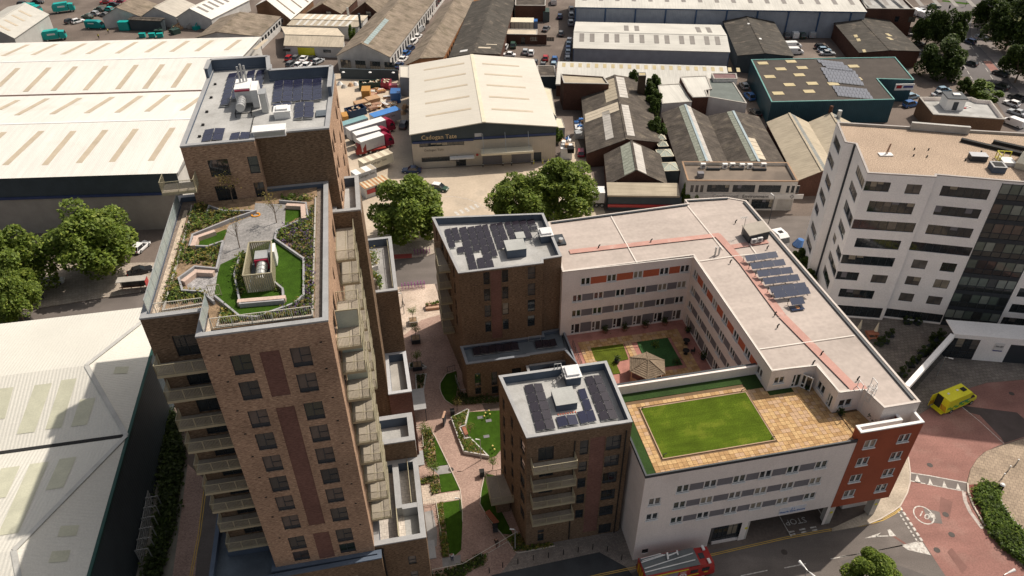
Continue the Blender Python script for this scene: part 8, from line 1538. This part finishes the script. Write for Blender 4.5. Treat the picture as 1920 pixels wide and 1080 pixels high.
# ---- boxes on wheels: lorries, trailers, containers placed by their roofs
def footprint(c, z):
 P = [Vector(at(*p, z)) for p in c]; a = (P[1] - P[0] + P[2] - P[3]) / 2; b = (P[3] - P[0] + P[2] - P[1]) / 2; m = sum(P, Vector((0, 0))) / 4
 return m, a.length, b.length, math.degrees(math.atan2(a.y, a.x))
def trailer(name, label, c, z, m_side, m_top, cab=None, stripes=0, cat='lorry', text=None, group=None, base=1.1, cabcol=None):
 m, L, W, a = footprint(c, z); t = thing(name, label, cat, tuple(m), a, group)
 W = min(W, 2.6); L = min(L, 13)
 mb = MB(); mb.box(-L / 2, -W / 2, base, L / 2, W / 2, z); part('body', mb, m_side, t); mb = MB(); mb.box(-L / 2 - .03, -W / 2 - .03, z, L / 2 + .03, W / 2 + .03, z + .06); part('roof_panel', mb, m_top, t)
 for i in range(stripes): mb = MB(); x = -L / 2 + L * (i + .55) / stripes; mb.box(x, -W / 2, z + .06, x + L / stripes * .42, W / 2, z + .075); part('roof_stripe', mb, LTAN, t)
 if base > .4: mb = MB(); mb.box(-L / 2, -W / 2 + .4, base - .25, L / 2 + (1.5 if cab else 0), W / 2 - .4, base - .02); part('chassis', mb, BLK, t); wheels(t, (-L / 2 + 1.0, -L / 2 + 2.1) + ((L / 2 + .9,) if cab else ()), W / 2 - .2, .31, 1.45)
 if cab:
  s = 1; x0 = L / 2 + .25; q = MB(); loft(q, [ring(x0, W / 2 - .02, .6, z - .1, .25), ring(x0 + .7, W / 2, .6, z - .05, .3), ring(x0 + 1.7, W / 2, .55, z - .75, .15), ring(x0 + 2.1, W / 2 - .05, .55, 1.9, .1), ring(x0 + 2.2, W / 2 - .1, .6, 1.3, .1)]); part('cab', q, cab, t)
  q = MB(); q.face([(x0 + 1.74, -W / 2 + .25, z - .85), (x0 + 2.14, -W / 2 + .2, 1.95), (x0 + 2.14, W / 2 - .2, 1.95), (x0 + 1.74, W / 2 - .25, z - .85)]); [q.face([(x0 + .8, s_ * (W / 2 + .01), 1.7), (x0 + 1.8, s_ * (W / 2 + .01), 1.7), (x0 + 1.6, s_ * (W / 2 - .0), 2.35), (x0 + .8, s_ * (W / 2 - .0), 2.4)]) for s_ in (-1, 1)]; part('windscreen', q, GLS, t)
 if text: wall_text(t, text, .85, MATS['grey_lettering'], (0, -W / 2 - .02), 0, (z + base) / 2 + .3, .8)
 return t
Y1 = zm(620, 130, 6.354); Y2 = zm(600, 230, 5.68)
G8 = 'removals lorries and trailers in the yard'; WT = mat('white_trailer_side', (.55, .55, .55), .6, var=.05)
trailer('trailer', 'white trailer with a bright blue open top', Q(Y1, [(520, 575), (830, 480), (770, 438), (455, 530)]), 3.5, WT, mat('blue_tarpaulin', (.06, .2, .5), .6), stripes=0, group=G8, text='Cadogan Tate')
trailer('trailer', 'white trailer with a teal grey roof behind the long lorry', Q(Y1, [(150, 672), (445, 582), (395, 545), (90, 640)]), 3.5, WT, mat('teal_grey_tarpaulin', (.18, .32, .34), .6), group=G8)
trailer('lorry', 'longest white lorry with maroon cab, back of the three', Q(Y1, [(228, 738), (652, 605), (602, 568), (177, 690)]), 3.5, WT, WHT, PT['maroon'], group=G8); trailer('lorry', 'middle white lorry with maroon cab of the three', Q(Y1, [(300, 795), (590, 715), (556, 672), (262, 745)]), 3.3, WT, WHT, PT['maroon'], group=G8); trailer('lorry', 'front white lorry with maroon cab of the three', Q(Y1, [(360, 870), (636, 785), (576, 740), (302, 830)]), 3.5, WT, WHT, PT['maroon'], group=G8)
trailer('trailer', 'cream container with striped roof and two box doors', Q(Y2, [(462, 435), (783, 325), (706, 282), (405, 395)]), 3.2, CREAMP, CREAMP, stripes=4, group=G8, text='Cadogan Tate'); trailer('trailer', 'white container lettered on its side behind the striped hut', Q(Y2, [(382, 560), (597, 490), (540, 440), (325, 520)]), 3.2, WT, WHT, stripes=2, group=G8, text='Cadogan Tate')
t = thing('lorry_tractor', 'dark red tractor unit parked nose left below the white lorries', 'lorry', at(*Y1(375, 1010)), 198, G8); q = MB(); loft(q, [ring(-1, 1.15, .6, 3.0, .25), ring(0, 1.2, .6, 3.1, .3), ring(1.0, 1.2, .55, 2.4, .15), ring(1.4, 1.1, .6, 1.3, .1)]); part('cab', q, mat('dull_red_paint', (.25, .03, .025), .5), t); q = MB(); q.face([(1.04, -1.0, 2.3), (1.42, -1.0, 1.4), (1.42, 1.0, 1.4), (1.04, 1.0, 2.3)]); part('windscreen', q, GLS, t); q = MB(); q.box(-5.5, -.5, .6, -1, .5, .9); part('chassis', q, mat('dull_red_paint', (0, 0, 0)), t); wheels(t, (-4.5, -3.3, .5), 1.0, .31, 1.45)
# hut
m, L, W, a = footprint(Q(Y2, [(465, 700), (740, 605), (692, 548), (415, 645)]), 2.6); t = thing('site_hut', 'small red and white hut with a rusty striped roof', 'hut', tuple(m), a); W = min(W, 3.0)
mb = MB(); mb.box(-L / 2 + .1, -W / 2 + .1, 0, L / 2 - .1, W / 2 - .1, 2.4); part('wall', mb, WBR, t)
for i in range(14): mb = MB(); x = -L / 2 + L * i / 14; mb.box(x, -W / 2 - .2, 2.45 + .03 * (i % 2), x + L / 14, W / 2 + .2, 2.52 + .03 * (i % 2)); part('roof_sheet', mb, [mat('rusty_sheet', (.36, .19, .09), .9, var=.3, scale=1.5), mat('cream_sheet', (.55, .47, .33), .9, var=.2)][i % 2], t)
mb = MB(); mb.box(-L / 2 + .5, -W / 2 + .04, .9, -L / 2 + 2.4, -W / 2 + .1, 1.9); mb.box(1.2, -W / 2 + .04, .9, 2.2, -W / 2 + .1, 1.9); part('red_shutter', mb, PT['red'], t); mb = MB(); mb.box(-.6, -W / 2 + .04, .02, .4, -W / 2 + .1, 2.1); part('door', mb, BLK, t)
# skips, crates, stacks in the yard
def crate(name, label, c, z, m, base=0.0, cat='crate', open_=False, load=None, group='skips and crates in the removals yard'):
 m_, L, W, a = footprint(Q(Y1, c), z); t = thing(name, label, cat, (*m_, base), a, group); h = z - base; mb = MB()
 if open_:
  for q in ((-L / 2, -W / 2, L / 2, -W / 2 + .12), (-L / 2, W / 2 - .12, L / 2, W / 2), (-L / 2, -W / 2 + .12, -L / 2 + .12, W / 2 - .12), (L / 2 - .12, -W / 2 + .12, L / 2, W / 2 - .12)): mb.box(q[0], q[1], 0, q[2], q[3], h)
  mb.box(-L / 2 + .12, -W / 2 + .12, 0, L / 2 - .12, W / 2 - .12, .1); part('skip_body', mb, m, t)
  rnd = random.Random(len(label)); q = MB()
  for i in range(16): x, y = rnd.uniform(-L / 2 + .4, L / 2 - .4), rnd.uniform(-W / 2 + .3, W / 2 - .3); s = rnd.uniform(.15, .4); q.bar((x - s, y, h - .45 + rnd.uniform(0, .5)), (x + s, y + rnd.uniform(-.3, .3), h - .45 + rnd.uniform(0, .5)), .3, .2, rnd.randrange(3))
  part('rubbish', q, [WOOD, mat('cardboard', (.42, .27, .16), .9, var=.15), CREAMP], t, kind='stuff')
 else: mb.box(-L / 2, -W / 2, 0, L / 2, W / 2, h); part('casing', mb, m, t); q = MB(); q.box(-L / 2 - .03, -W / 2 - .03, h, L / 2 + .03, W / 2 + .03, h + .06); part('lid', q, m, t)
 return t
CARD = mat('cardboard', (.42, .27, .16), .9, var=.15); DGS = mat('dark_green_skip', (.03, .06, .05), .6)
crate('skip', 'long dark green skip with a pile of yellow green rubbish', [(335, 170), (600, 150), (598, 115), (330, 130)], 2.0, DGS, open_=True, cat='skip'); crate('skip', 'dark red open skip right of the dark green one', [(600, 160), (705, 165), (708, 112), (600, 108)], 1.8, PT['maroon'], open_=True, cat='skip'); crate('skip', 'navy skip with white lettering on its side', [(205, 510), (418, 455), (375, 405), (165, 460)], 1.8, mat('navy_skip', (.02, .05, .11), .6), open_=True, cat='skip')
crate('container', 'blue metal container near the removals warehouse wall', [(712, 290), (832, 285), (822, 222), (712, 225)], 2.6, PT['blue'], cat='container'); crate('crate', 'tall orange timber crate standing beside the green skip', [(372, 262), (470, 258), (462, 198), (362, 202)], 2.6, mat('orange_ply', (.42, .22, .06), .8, var=.1)); crate('crate', 'orange box at the end of navy skip', [(140, 570), (207, 560), (190, 505), (125, 515)], 1.6, mat('orange_ply', (0, 0, 0)))
crate('crate', 'left long cardboard stack in the middle of the yard', [(305, 418), (455, 385), (405, 350), (265, 385)], 1.3, CARD); crate('crate', 'middle cardboard stack topped with pale sheets', [(445, 375), (590, 340), (545, 300), (405, 335)], 1.5, CARD); crate('crate', 'pink open crate right of dark red skip', [(690, 195), (795, 190), (790, 165), (700, 168)], 1.2, paint('pink', (.5, .1, .14)))
rnd = random.Random(5); PAL = [CARD, WOOD, CREAMP, mat('pink_timber', (.45, .26, .19), .9), WOODR, PT['white'], mat('orange_ply', (0, 0, 0))]
n_ = 0
for i in range(46):
 f = rnd.random(); x = 440 + 330 * f + rnd.uniform(-20, 20); y = 470 - 75 * f + rnd.uniform(-40, 35)
 if i > 34: x, y = rnd.uniform(480, 680), rnd.uniform(235, 350)
 p = at(*Y1(x, y)); t = thing('pallet', ('broken timber pallet in the brown heap behind blue topped trailer' if i < 35 else 'broken board or box in the open ground before the green skip'), 'pallet', (*p, rnd.uniform(0, .5)), rnd.uniform(0, 180), 'broken pallets and boxes heaped in the yard'); w, d, h = rnd.uniform(.5, 1.2), rnd.uniform(.4, .7), rnd.uniform(.15, .5); mb = MB(); mb.box(-w, -d, 0, w, d, h); part('boards', mb, rnd.choice(PAL), t)
 mb = MB(); [mb.box(-w + .1, -d + k * d * .7, h, w - .1, -d + k * d * .7 + .2, h + .05) for k in range(3)]; part('slat', mb, rnd.choice(PAL), t)
for i, q in enumerate([(110, 180), (160, 215), (240, 195), (300, 185), (880, 500), (860, 530)]):
 p = at(*Y1(*q)); t = thing('rubbish_bag', 'tied rubbish sack lying near the dark yard wall', 'rubbish', (*p, 0), 30 * i, 'rubbish sacks by the dark wall'); mb = MB(); mb.tube((0, 0, 0), (0, 0, .8), .9, .35, 8); part('sack', mb, [WHT, CONC, CARD][i % 3], t)
t = thing('car_boxes', 'cardboard boxes heaped on the small truck by the warehouse', 'boxes', (*at(*Y1(875, 520)), .9), 0); [part('box', (lambda b: (b.box(x, y, z, x + .9, y + .7, z + .6), b)[1])(MB()), CARD, t) for x, y, z in ((-.5, 0, 0), (.3, .6, 0), (-.2, .2, .6))]
# open back truck and narrow yard stores right of the removals warehouse
trailer('lorry', 'white box lorry parked nose in beside the right plane tree', Q(CZ6, [(425, 868), (572, 868), (552, 533), (415, 530)]), 3.4, WT, WHT, group=G8)
c7 = zm(1040, 240, 6)
for c, lb, m_ in (([(228, 95), (345, 90), (340, -120), (232, -120)], 'long narrow open truck loaded with junk by the old brown shed', WT), ([(85, 270), (222, 275), (175, 140), (52, 142)], 'white container with a yellow box on top, narrow side yard', WHT)):
 trailer('container', lb, Q(c7, c), 2.6, m_, m_, base=.1, cat='container')
t = thing('yellow_box', 'bright yellow box on top of the side yard container', 'box', (*at(*c7(180, 240), 3.2), 2.7), 0); mb = MB(); mb.box(-.7, -.9, 0, .7, .9, 1.0); part('casing', mb, mat('mustard_paint', (0, 0, 0)), t)
rnd = random.Random(8)
for i in range(16):
 x, y = rnd.uniform(235, 340), rnd.uniform(-110, 80) if i < 9 else rnd.uniform(120, 240)
 if i >= 9: x = rnd.uniform(60, 170)
 p = at(*c7(x, y), 2.9); t = thing('junk_item', ('junk piled on the long narrow open truck' if i < 9 else 'junk piled on the white container in the side yard'), 'junk', (*p, 2.68), rnd.uniform(0, 90), 'junk piled on the side yard containers'); mb = MB(); mb.box(-.5, -.4, 0, .5, .4, rnd.uniform(.3, .8)); mb.bar((-.6, 0, .4), (.7, .3, .7), .12); part('scrap', mb, rnd.choice([GALV, WHT, BLK, PT['blue'], CARD]), t)
# container stacks north yard
NY = zm(920, 0, 9)
for c, z, m_, lb in (([(390, 160), (510, 160), (525, 75), (410, 75)], 3.0, CREAMP, 'left white container of the pair behind the yard hut'), ([(515, 155), (635, 155), (658, 65), (535, 65)], 3.0, CREAMP, 'right white container of the pair behind the yard hut'), ([(645, 130), (705, 130), (708, 85), (655, 88)], 3.0, WHT, 'white tank stack right of the container pair'), ([(715, 170), (820, 170), (820, 100), (720, 100)], 3.0, DGS, 'left dark green container in the north yard'), ([(885, 200), (985, 200), (990, 130), (885, 130)], 3.2, DGS, 'right dark green container in the north yard'), ([(335, 370), (720, 375), (730, 300), (350, 295)], 2.6, CREAMP, 'long pale container covered with odd boards'), ([(725, 360), (790, 360), (790, 318), (728, 318)], 2.4, PT['blue'], 'blue drum cage at the end of the long pale container')):
 m_2, L, W, a = footprint(Q(NY, c), z); t = thing('container', lb, 'container', tuple(m_2), a, 'containers in the north yard'); mb = MB(); mb.box(-L / 2, -W / 2, 0, L / 2, W / 2, z - .1); part('body', mb, m_, t); mb = MB(); mb.box(-L / 2 - .02, -W / 2 - .02, z - .1, L / 2 + .02, W / 2 + .02, z); part('roof_panel', mb, m_, t); mb = MB(); [mb.box(-L / 2 + L * i / 6, -W / 2 - .03, 0, -L / 2 + L * i / 6 + .1, -W / 2 - .005, z - .12) for i in range(7)]; part('rib', mb, GRP, t)
# ---- teal refuse lorries
def refuse(lb, q, a, s=1.0, full=True):
 t = thing('refuse_lorry', lb, 'refuse lorry', at(*q, 1.5), a, 'teal refuse vehicles in the brown yard'); b = MB(); loft(b, [ring(-3.2, 1.15, .8, 2.6, .1), ring(-2.6, 1.2, .7, 3.1, .2), ring(1.4, 1.2, .7, 3.2, .3)]); part('body', b, TEAL, t); b = MB(); loft(b, [ring(1.6, 1.15, .6, 2.7, .15), ring(3.0, 1.15, .6, 2.5, .15), ring(3.3, 1.1, .6, 1.6, .1)]); part('cab', b, TEAL, t)
 b = MB(); b.box(-3.3, -1.0, .9, -3.19, 1.0, 2.3); part('hopper', b, BLK, t); b = MB(); [b.box(-3.36, -.9, z, -3.3, .9, z + .12) for z in (1.1, 1.5, 1.9)]; part('hopper_bar', b, WOODR, t); b = MB(); b.face([(3.03, -1, 2.42), (3.31, -1, 1.7), (3.31, 1, 1.7), (3.03, 1, 2.42)]); part('windscreen', b, GLS, t); b = MB(); b.box(-1.6, -1.24, 1.9, .6, -1.22, 2.4); part('side_marking', b, WHT, t); wheels(t, (-2, 2.3), 1.0, .31, 1.5); return t
refuse('teal refuse lorry in the open middle of the brown yard', (119, 14), 22); refuse('teal refuse lorry behind the grey corner shed wall', (101, 66), 20)
refuse('teal vehicle top half hidden behind the grey corner shed', (58, 16), -10)
t = thing('teal_van', 'long teal van in front of the white gabled shed', 'van', at(179, 46, 1.2), -5); b = MB(); loft(b, [ring(-3.0, 1.05, .4, 2.5, .1), ring(1.2, 1.05, .4, 2.5, .15), ring(1.9, 1.05, .4, 2.1, .15), ring(2.5, 1.0, .4, 1.3, .1), ring(3.0, .9, .5, 1.0, .1)]); part('body', b, mat('teal_dark_paint', (.0, .22, .22), .5), t); b = MB(); b.box(-1.8, -1.09, 1.7, .2, -1.07, 2.0); part('side_marking', b, WHT, t); b = MB(); b.face([(1.93, -.85, 2.08), (2.5, -.85, 1.36), (2.5, .85, 1.36), (1.93, .85, 2.08)]); part('windscreen', b, GLS, t); wheels(t, (-2, 2), .95, .31, 1.1)
for i, (x, y, lb) in enumerate([(236, 56, 'tall teal skip standing by the white gable doorway'), (268, 70, 'left teal bin above the white roof edge'), (286, 70, 'middle teal bin above the white roof edge'), (301, 70, 'right teal bin above the white roof edge'), (203, 51, 'teal bin beside the long teal van')]):
 t = thing('teal_bin', lb, 'bin', at(x, y), 5 * i, 'teal bins in the brown yard'); s = 1.6 if i == 0 else .9; mb = MB(); mb.prism([(-s, -s * .6), (s, -s * .6), (s, s * .6), (-s, s * .6)], .1, 1.2 if i else 2.6); part('body', mb, TEAL, t); mb = MB(); mb.box(-s - .05, -s * .6 - .05, 1.2 if i else 2.6, s + .05, s * .6 + .05, (1.2 if i else 2.6) + .1); part('lid', mb, TEAL, t)
rnd = random.Random(12)
for i in range(12):
 p = at(rnd.uniform(285, 370), rnd.uniform(44, 66)); t = thing('scrap_item', 'scrap machine or pallet stored beside the dark shelter', 'scrap', p, rnd.uniform(0, 90), 'scrap stored by the dark shelter'); mb = MB(); mb.box(-1.2, -.7, 0, 1.2, .7, rnd.uniform(.6, 1.5)); mb.bar((-1, -.5, 1), (.8, .4, 1.8), .2); part('casing', mb, rnd.choice([DGS, GALV, CONC, DKF, TEAL, CARD]), t)
# ---- white lorry by the plant room, junction east
t = thing('tractor_cab', 'white lorry cab with a roof hatch on the street behind', 'lorry', at(*q6(1215, 935), 1.5), -72); b = MB(); loft(b, [ring(-1.6, 1.1, .6, 2.6, .1), ring(.6, 1.1, .6, 2.7, .15), ring(1.3, 1.1, .5, 2.3, .1), ring(1.7, 1.05, .5, 1.2, .1)]); part('body', b, WHT, t); b = MB(); b.box(-.6, -.4, 2.68, .2, .4, 2.74); part('roof_hatch', b, BLK, t); b = MB(); b.face([(1.33, -.95, 2.25), (1.73, -.95, 1.3), (1.73, .95, 1.3), (1.33, .95, 2.25)]); part('windscreen', b, GLS, t); wheels(t, (-1, 1), .95, .31, 1.3)
t = thing('tarpaulin_heap', 'bright blue tarpaulin heap against the white office corner', 'tarpaulin', at(*q6(1425, 1020)), 20); mb = MB(); mb.tube((0, 0, 0), (.2, 0, 1.3), 1.2, .6, 9); part('tarpaulin', mb, PT['blue'], t)
# ---- ambulance
t = thing('ambulance', 'yellow ambulance with rear doors open and chequered sides', 'ambulance', at(*R7(560, 400), 1.2), 24)
AY = PT['yellow']; b = MB(); loft(b, [ring(-3.1, 1.08, .45, 2.75, .05), ring(1.3, 1.08, .45, 2.75, .08)]); part('box_body', b, AY, t)
b = MB(); loft(b, [ring(1.32, 1.02, .45, 2.5, .2), ring(1.9, 1.02, .45, 2.2, .2), ring(2.6, 1.0, .45, 1.35, .12), ring(3.2, .9, .5, 1.05, .1)]); part('cab', b, AY, t)
b = MB(); b.face([(1.94, -.82, 2.18), (2.6, -.84, 1.4), (2.6, .84, 1.4), (1.94, .82, 2.18)]); [b.face([(1.4, s * 1.03, 1.4), (2.4, s * 1.03, 1.4), (1.95, s * .98, 2.0), (1.4, s * .98, 2.05)]) for s in (-1, 1)]; part('windscreen', b, GLS, t)
b = MB(); b.box(.2, -.35, 2.76, .95, .3, 2.84); part('roof_vent', b, BLK, t); b = MB(); b.box(-2.2, .1, 2.76, -1.9, .35, 2.82); b.box(-.5, .1, 2.76, -.2, .35, 2.82); part('roof_beacon', b, WHT, t)
GRN = paint('green_check', (.02, .33, .05)); 
for s in (-1, 1):
 for i in range(8):
  for j in range(2):
   if (i + j) % 2: b = MB(); x = -3.0 + i * .56; y0, y1 = (1.085, 1.1) if s > 0 else (-1.1, -1.085); b.box(x, y0, .85 + .3 * j, x + .56, y1, 1.15 + .3 * j); part('green_square', b, GRN, t)
 b = MB(); y0, y1 = (1.085, 1.1) if s > 0 else (-1.1, -1.085); b.box(-.9, y0, 1.5, 1.2, y1, 1.75); part('blue_band', b, mat('blue_green_band', (.02, .2, .2), .4), t)
b = MB(); b.box(-3.12, -1.0, .55, -3.105, 1.0, 2.65); part('rear_opening', b, BLK, t)
for s, an_ in ((-1, 0), (1, 1)):
 d_ = MB(); d_.box(0, -.03, .55, 1.0, .03, 2.65); 
 dr = part('rear_door', d_, AY, t, loc=(-3.12, s * 1.04, 0), rz=R_(180) if s > 0 else R_(90)); 
 for k in range(5): b = MB(); b.face([(0.02 + .19 * k, -.036, .6), (.12 + .19 * k, -.036, .6), (min(.98, .32 + .19 * k), -.036, 1.5), (min(.9, .22 + .19 * k), -.036, 1.5)]); b.face([(0.02 + .19 * k, .036, .6), (.12 + .19 * k, .036, .6), (min(.98, .32 + .19 * k), .036, 1.5), (min(.9, .22 + .19 * k), .036, 1.5)]); part('red_stripe', b, PT['red'], dr)
b = MB(); b.box(-3.7, -.9, .35, -3.1, .9, .45); part('rear_step', b, AY, t); wheels(t, (-1.9, 2.1), 1.0, .31, 1.15)
# ---- fire engine
fp = at(1268, 1062, 1.5); t = thing('fire_engine', 'red fire engine with ladders and a roundel on its locker', 'fire engine', fp, 12); FR = mat('fire_red', (.33, .012, .012), .35, spec=.6); b = MB(); loft(b, [ring(2.3, 1.2, .5, 2.65, .08), ring(4.0, 1.2, .5, 2.6, .15), ring(4.3, 1.15, .55, 1.3, .1)]); b.box(.9, -1.2, .5, 2.3, 1.2, 2.62); part('cab', b, FR, t)
b = MB(); b.box(-4.3, -1.2, .6, .9, 1.2, 2.75); part('body', b, FR, t); b = MB(); b.box(-4.2, -1.1, 2.75, 2.3, 1.1, 2.82); part('roof_deck', b, mat('deck_grey', (.13, .145, .15), .7, var=.12), t)
b = MB(); b.face([(4.03, -1.0, 2.5), (4.33, -1.0, 1.5), (4.33, 1.0, 1.5), (4.03, 1.0, 2.5)]); b.box(1.2, -1.215, 1.5, 2.1, -1.201, 2.1); b.box(2.6, -1.215, 1.5, 3.5, -1.201, 2.1); part('windows', b, GLS, t)
for y in (-.85, .85): b = MB(); b.box(3.3, y - .3, 2.68, 3.6, y + .3, 2.85); part('light_bar', b, WHT, t)
b = MB(); b.box(2.6, -.35, 2.64, 3.2, .35, 2.69); part('roof_hatch', b, DKF, t)
for (x0, y0, x1, y1, w) in ((-4.2, -.75, 1.9, -.5, .09), (-4.1, -.3, 2.0, .35, .09), (-4.2, .5, -1.2, .85, .1), (-4.1, .95, -1.6, 1.1, .07), (-4.0, .7, -1.4, .95, .07)): b = MB(); b.bar((x0, y0, 2.95), (x1, y1, 2.95), w); part('ladder_rail', b, WHT, t)
b = MB(); b.bar((-1.1, .2, 3.0), (-.9, 1.0, 3.0), .2); b.bar((-1.0, .6, 3.0), (.2, .8, 3.0), .12); b.bar((.2, .5, 3.0), (.3, 1.05, 3.0), .16); part('ladder_gantry', b, WHT, t)
for i in range(3): b = MB(); b.box(-4.1 + 1.35 * i, -1.22, .8, -2.85 + 1.35 * i, -1.205, 2.3); part('locker_shutter', b, mat('shutter_grey', (.22, .2, .24), .5), t)
b = MB(); b.box(-.3, -1.23, .7, .85, -1.205, 2.35); part('red_locker', b, FR, t); b = MB(); b.tube((.28, -1.235, 1.4), (.28, -1.25, 1.4), .48, n=18); part('roundel', b, WHT, t); b = MB(); [b.bar((.28 + .3 * math.cos(a), -1.26, 1.4 + .3 * math.sin(a)), (.28 + .3 * math.cos(a + 1.05), -1.26, 1.4 + .3 * math.sin(a + 1.05)), .05) for a in [k * 1.047 for k in range(6)]]; b.bar((.0, -1.26, 1.4), (.56, -1.26, 1.4), .07); part('roundel_mark', b, FR, t)
wall_text(t, 'LONDON', .17, WHT, (.28, -1.24), 0, 2.1)
b = MB(); b.box(-4.3, -1.23, 2.4, .9, -1.2, 2.55); b.box(.9, -1.225, 1.1, 2.3, -1.2, 1.22); b.box(2.9, -1.225, 1.2, 3.4, -1.2, 1.3); part('yellow_band', b, PT['yellow'], t)
for i in range(4): b = MB(); b.box(-4.34, -1.1 + .55 * i, .7, -4.31, -.75 + .55 * i, 2.4); part('rear_chevron', b, mat('amber', (.5, .3, .02), .5), t)
wheels(t, (-2.6, 2.9), 1.05, .31, 1.5)
t = thing('traffic_cone', 'orange traffic cone behind the rear of the fire engine', 'traffic cone', (*at(1197, 1062), .02)); mb = MB(); mb.tube((0, 0, 0), (0, 0, .7), .2, .05, 10); part('cone', mb, paint('orange', (.7, .3, .03)), t); mb = MB(); mb.box(-.25, -.25, 0, .25, .25, .04); part('base', mb, BLK, t)
# ================================================================ PEOPLE
def skin_mesh(name, verts, edges, radii, m, root=0, sub=1):
 me = bpy.data.meshes.new(name); me.from_pydata(verts, edges, []); o = bpy.data.objects.new(name, me); COL.objects.link(o)
 md = o.modifiers.new('s', 'SKIN'); sv = me.skin_vertices[0].data
 for i, r in enumerate(radii): sv[i].radius = (r, r) if not isinstance(r, tuple) else r
 sv[root].use_root = True; s2 = o.modifiers.new('d', 'SUBSURF'); s2.levels = sub; s2.render_levels = sub
 bpy.context.view_layer.update(); r = bpy.data.meshes.new_from_object(o.evaluated_get(bpy.context.evaluated_depsgraph_get())); COL.objects.unlink(o); bpy.data.objects.remove(o)
 r.materials.clear(); r.materials.append(m); r.name = name; return r
SKIN = mat('skin', (.42, .25, .18), .7, var=.05)
def person(label, p, rz, top, legs, hair=BLK, stride=.25, z=0.02, armf=.12, lean=0.0, s=.95):
 t = thing('person', label, 'person', (*p, z), rz); st = stride; t.scale = (s, s, s)
 V = [(0, 0, .95), (lean * .4, 0, 1.15), (lean, 0, 1.4), (lean, 0, 1.5), (lean + .01, 0, 1.6), (lean + .02, 0, 1.72), (lean, .19, 1.42), (lean + armf * .3, .25, 1.15), (lean + armf, .24, .92), (lean + armf + .04, .24, .82), (lean, -.19, 1.42), (lean - armf * .3, -.25, 1.15), (lean - armf * .4, -.25, .92), (lean - armf * .3, -.25, .82), (0, .1, .9), (st * .5, .1, .5), (st * .55, .1, .08), (st * .55 + .16, .1, .04), (0, -.1, .9), (-st * .3, -.1, .5), (-st * .9, -.1, .1), (-st * .9 + .15, -.1, .05)]
 Ed = [(0, 1), (1, 2), (2, 3), (3, 4), (4, 5), (2, 6), (6, 7), (7, 8), (8, 9), (2, 10), (10, 11), (11, 12), (12, 13), (0, 14), (14, 15), (15, 16), (16, 17), (0, 18), (18, 19), (19, 20), (20, 21)]
 Rr = [.13, .115, .13, .055, .095, .085, .06, .045, .035, .03, .06, .045, .035, .03, .09, .06, .04, .04, .09, .06, .04, .04]
 link('body', skin_mesh('person_body', V, Ed, Rr, SKIN), t)
 tv = [V[i] for i in (0, 1, 2, 6, 7, 8, 10, 11, 12)]; link('top', skin_mesh('person_top', tv, [(0, 1), (1, 2), (2, 3), (3, 4), (4, 5), (2, 6), (6, 7), (7, 8)], [.15, .135, .15, .08, .06, .05, .08, .06, .05], top), t)
 lv = [V[i] for i in (0, 14, 15, 16, 18, 19, 20)]; link('trousers', skin_mesh('person_trousers', lv, [(0, 1), (1, 2), (2, 3), (0, 4), (4, 5), (5, 6)], [.145, .11, .075, .06, .11, .075, .06], legs), t)
 link('hair', skin_mesh('person_hair', [(lean - .02, 0, 1.66), (lean, 0, 1.75)], [(0, 1)], [.1, .085], hair), t); return t
BLUEJ = mat('blue_denim', (.04, .05, .09), .9); HIV = mat('orange_hi_vis', (.6, .16, .04), .7); HIY = mat('yellow_hi_vis', (.5, .5, .06), .7)
person('person in black walking with a bag on the sunlit pale paving', at(756, 575), 200, BLK, BLK, stride=.4)
person('person in a white shirt standing at the shaded grey path', at(848, 1052), 100, WHT, BLUEJ, stride=.1)
person('person in dark clothes walking in the shaded brick lane', at(*R4(1338, 555)), 80, BLK, BLK, stride=.35)
person('person in orange jacket standing at the ambulance rear doors', at(*R7(262, 470)), 30, HIV, BLK, stride=.2)
person('worker in a yellow vest beside the long teal van', at(204, 63), 180, HIY, BLK, stride=.2)
person('worker in a yellow vest alone in the brown yard', at(186, 73), 90, HIY, BLK, stride=.2)
person('person in pale clothes on the pavement under the left trees', at(82, 563), 10, PT['pale_blue'], BLUEJ, stride=.2, z=.1)
person('person in dark clothes at the office block entrance', at(1647, 583), 190, CONCL, BLK, stride=.1)
# a few traffic signals and posts on the main road
for q, lb in (((1775, 30), 'black traffic signal left of the top junction'), ((1810, 12), 'black traffic signal at the traffic island'), ((1832, 58), 'black traffic signal on the right kerb by the trees'), ((1798, 148), 'black post on the near footway corner')):
 t = thing('traffic_signal', lb, 'traffic signal', (*at(*q), 0)); mb = MB(); mb.tube((0, 0, 0), (0, 0, 3.2), .07); part('post', mb, BLK, t); mb = MB(); mb.box(-.2, -.2, 2.4, .2, .15, 3.4); part('signal_head', mb, BLK, t); mb = MB(); [mb.tube((0, -.21, 2.6 + .3 * i), (0, -.24, 2.6 + .3 * i), .1) for i in range(3)]; part('lens', mb, GLS, t)
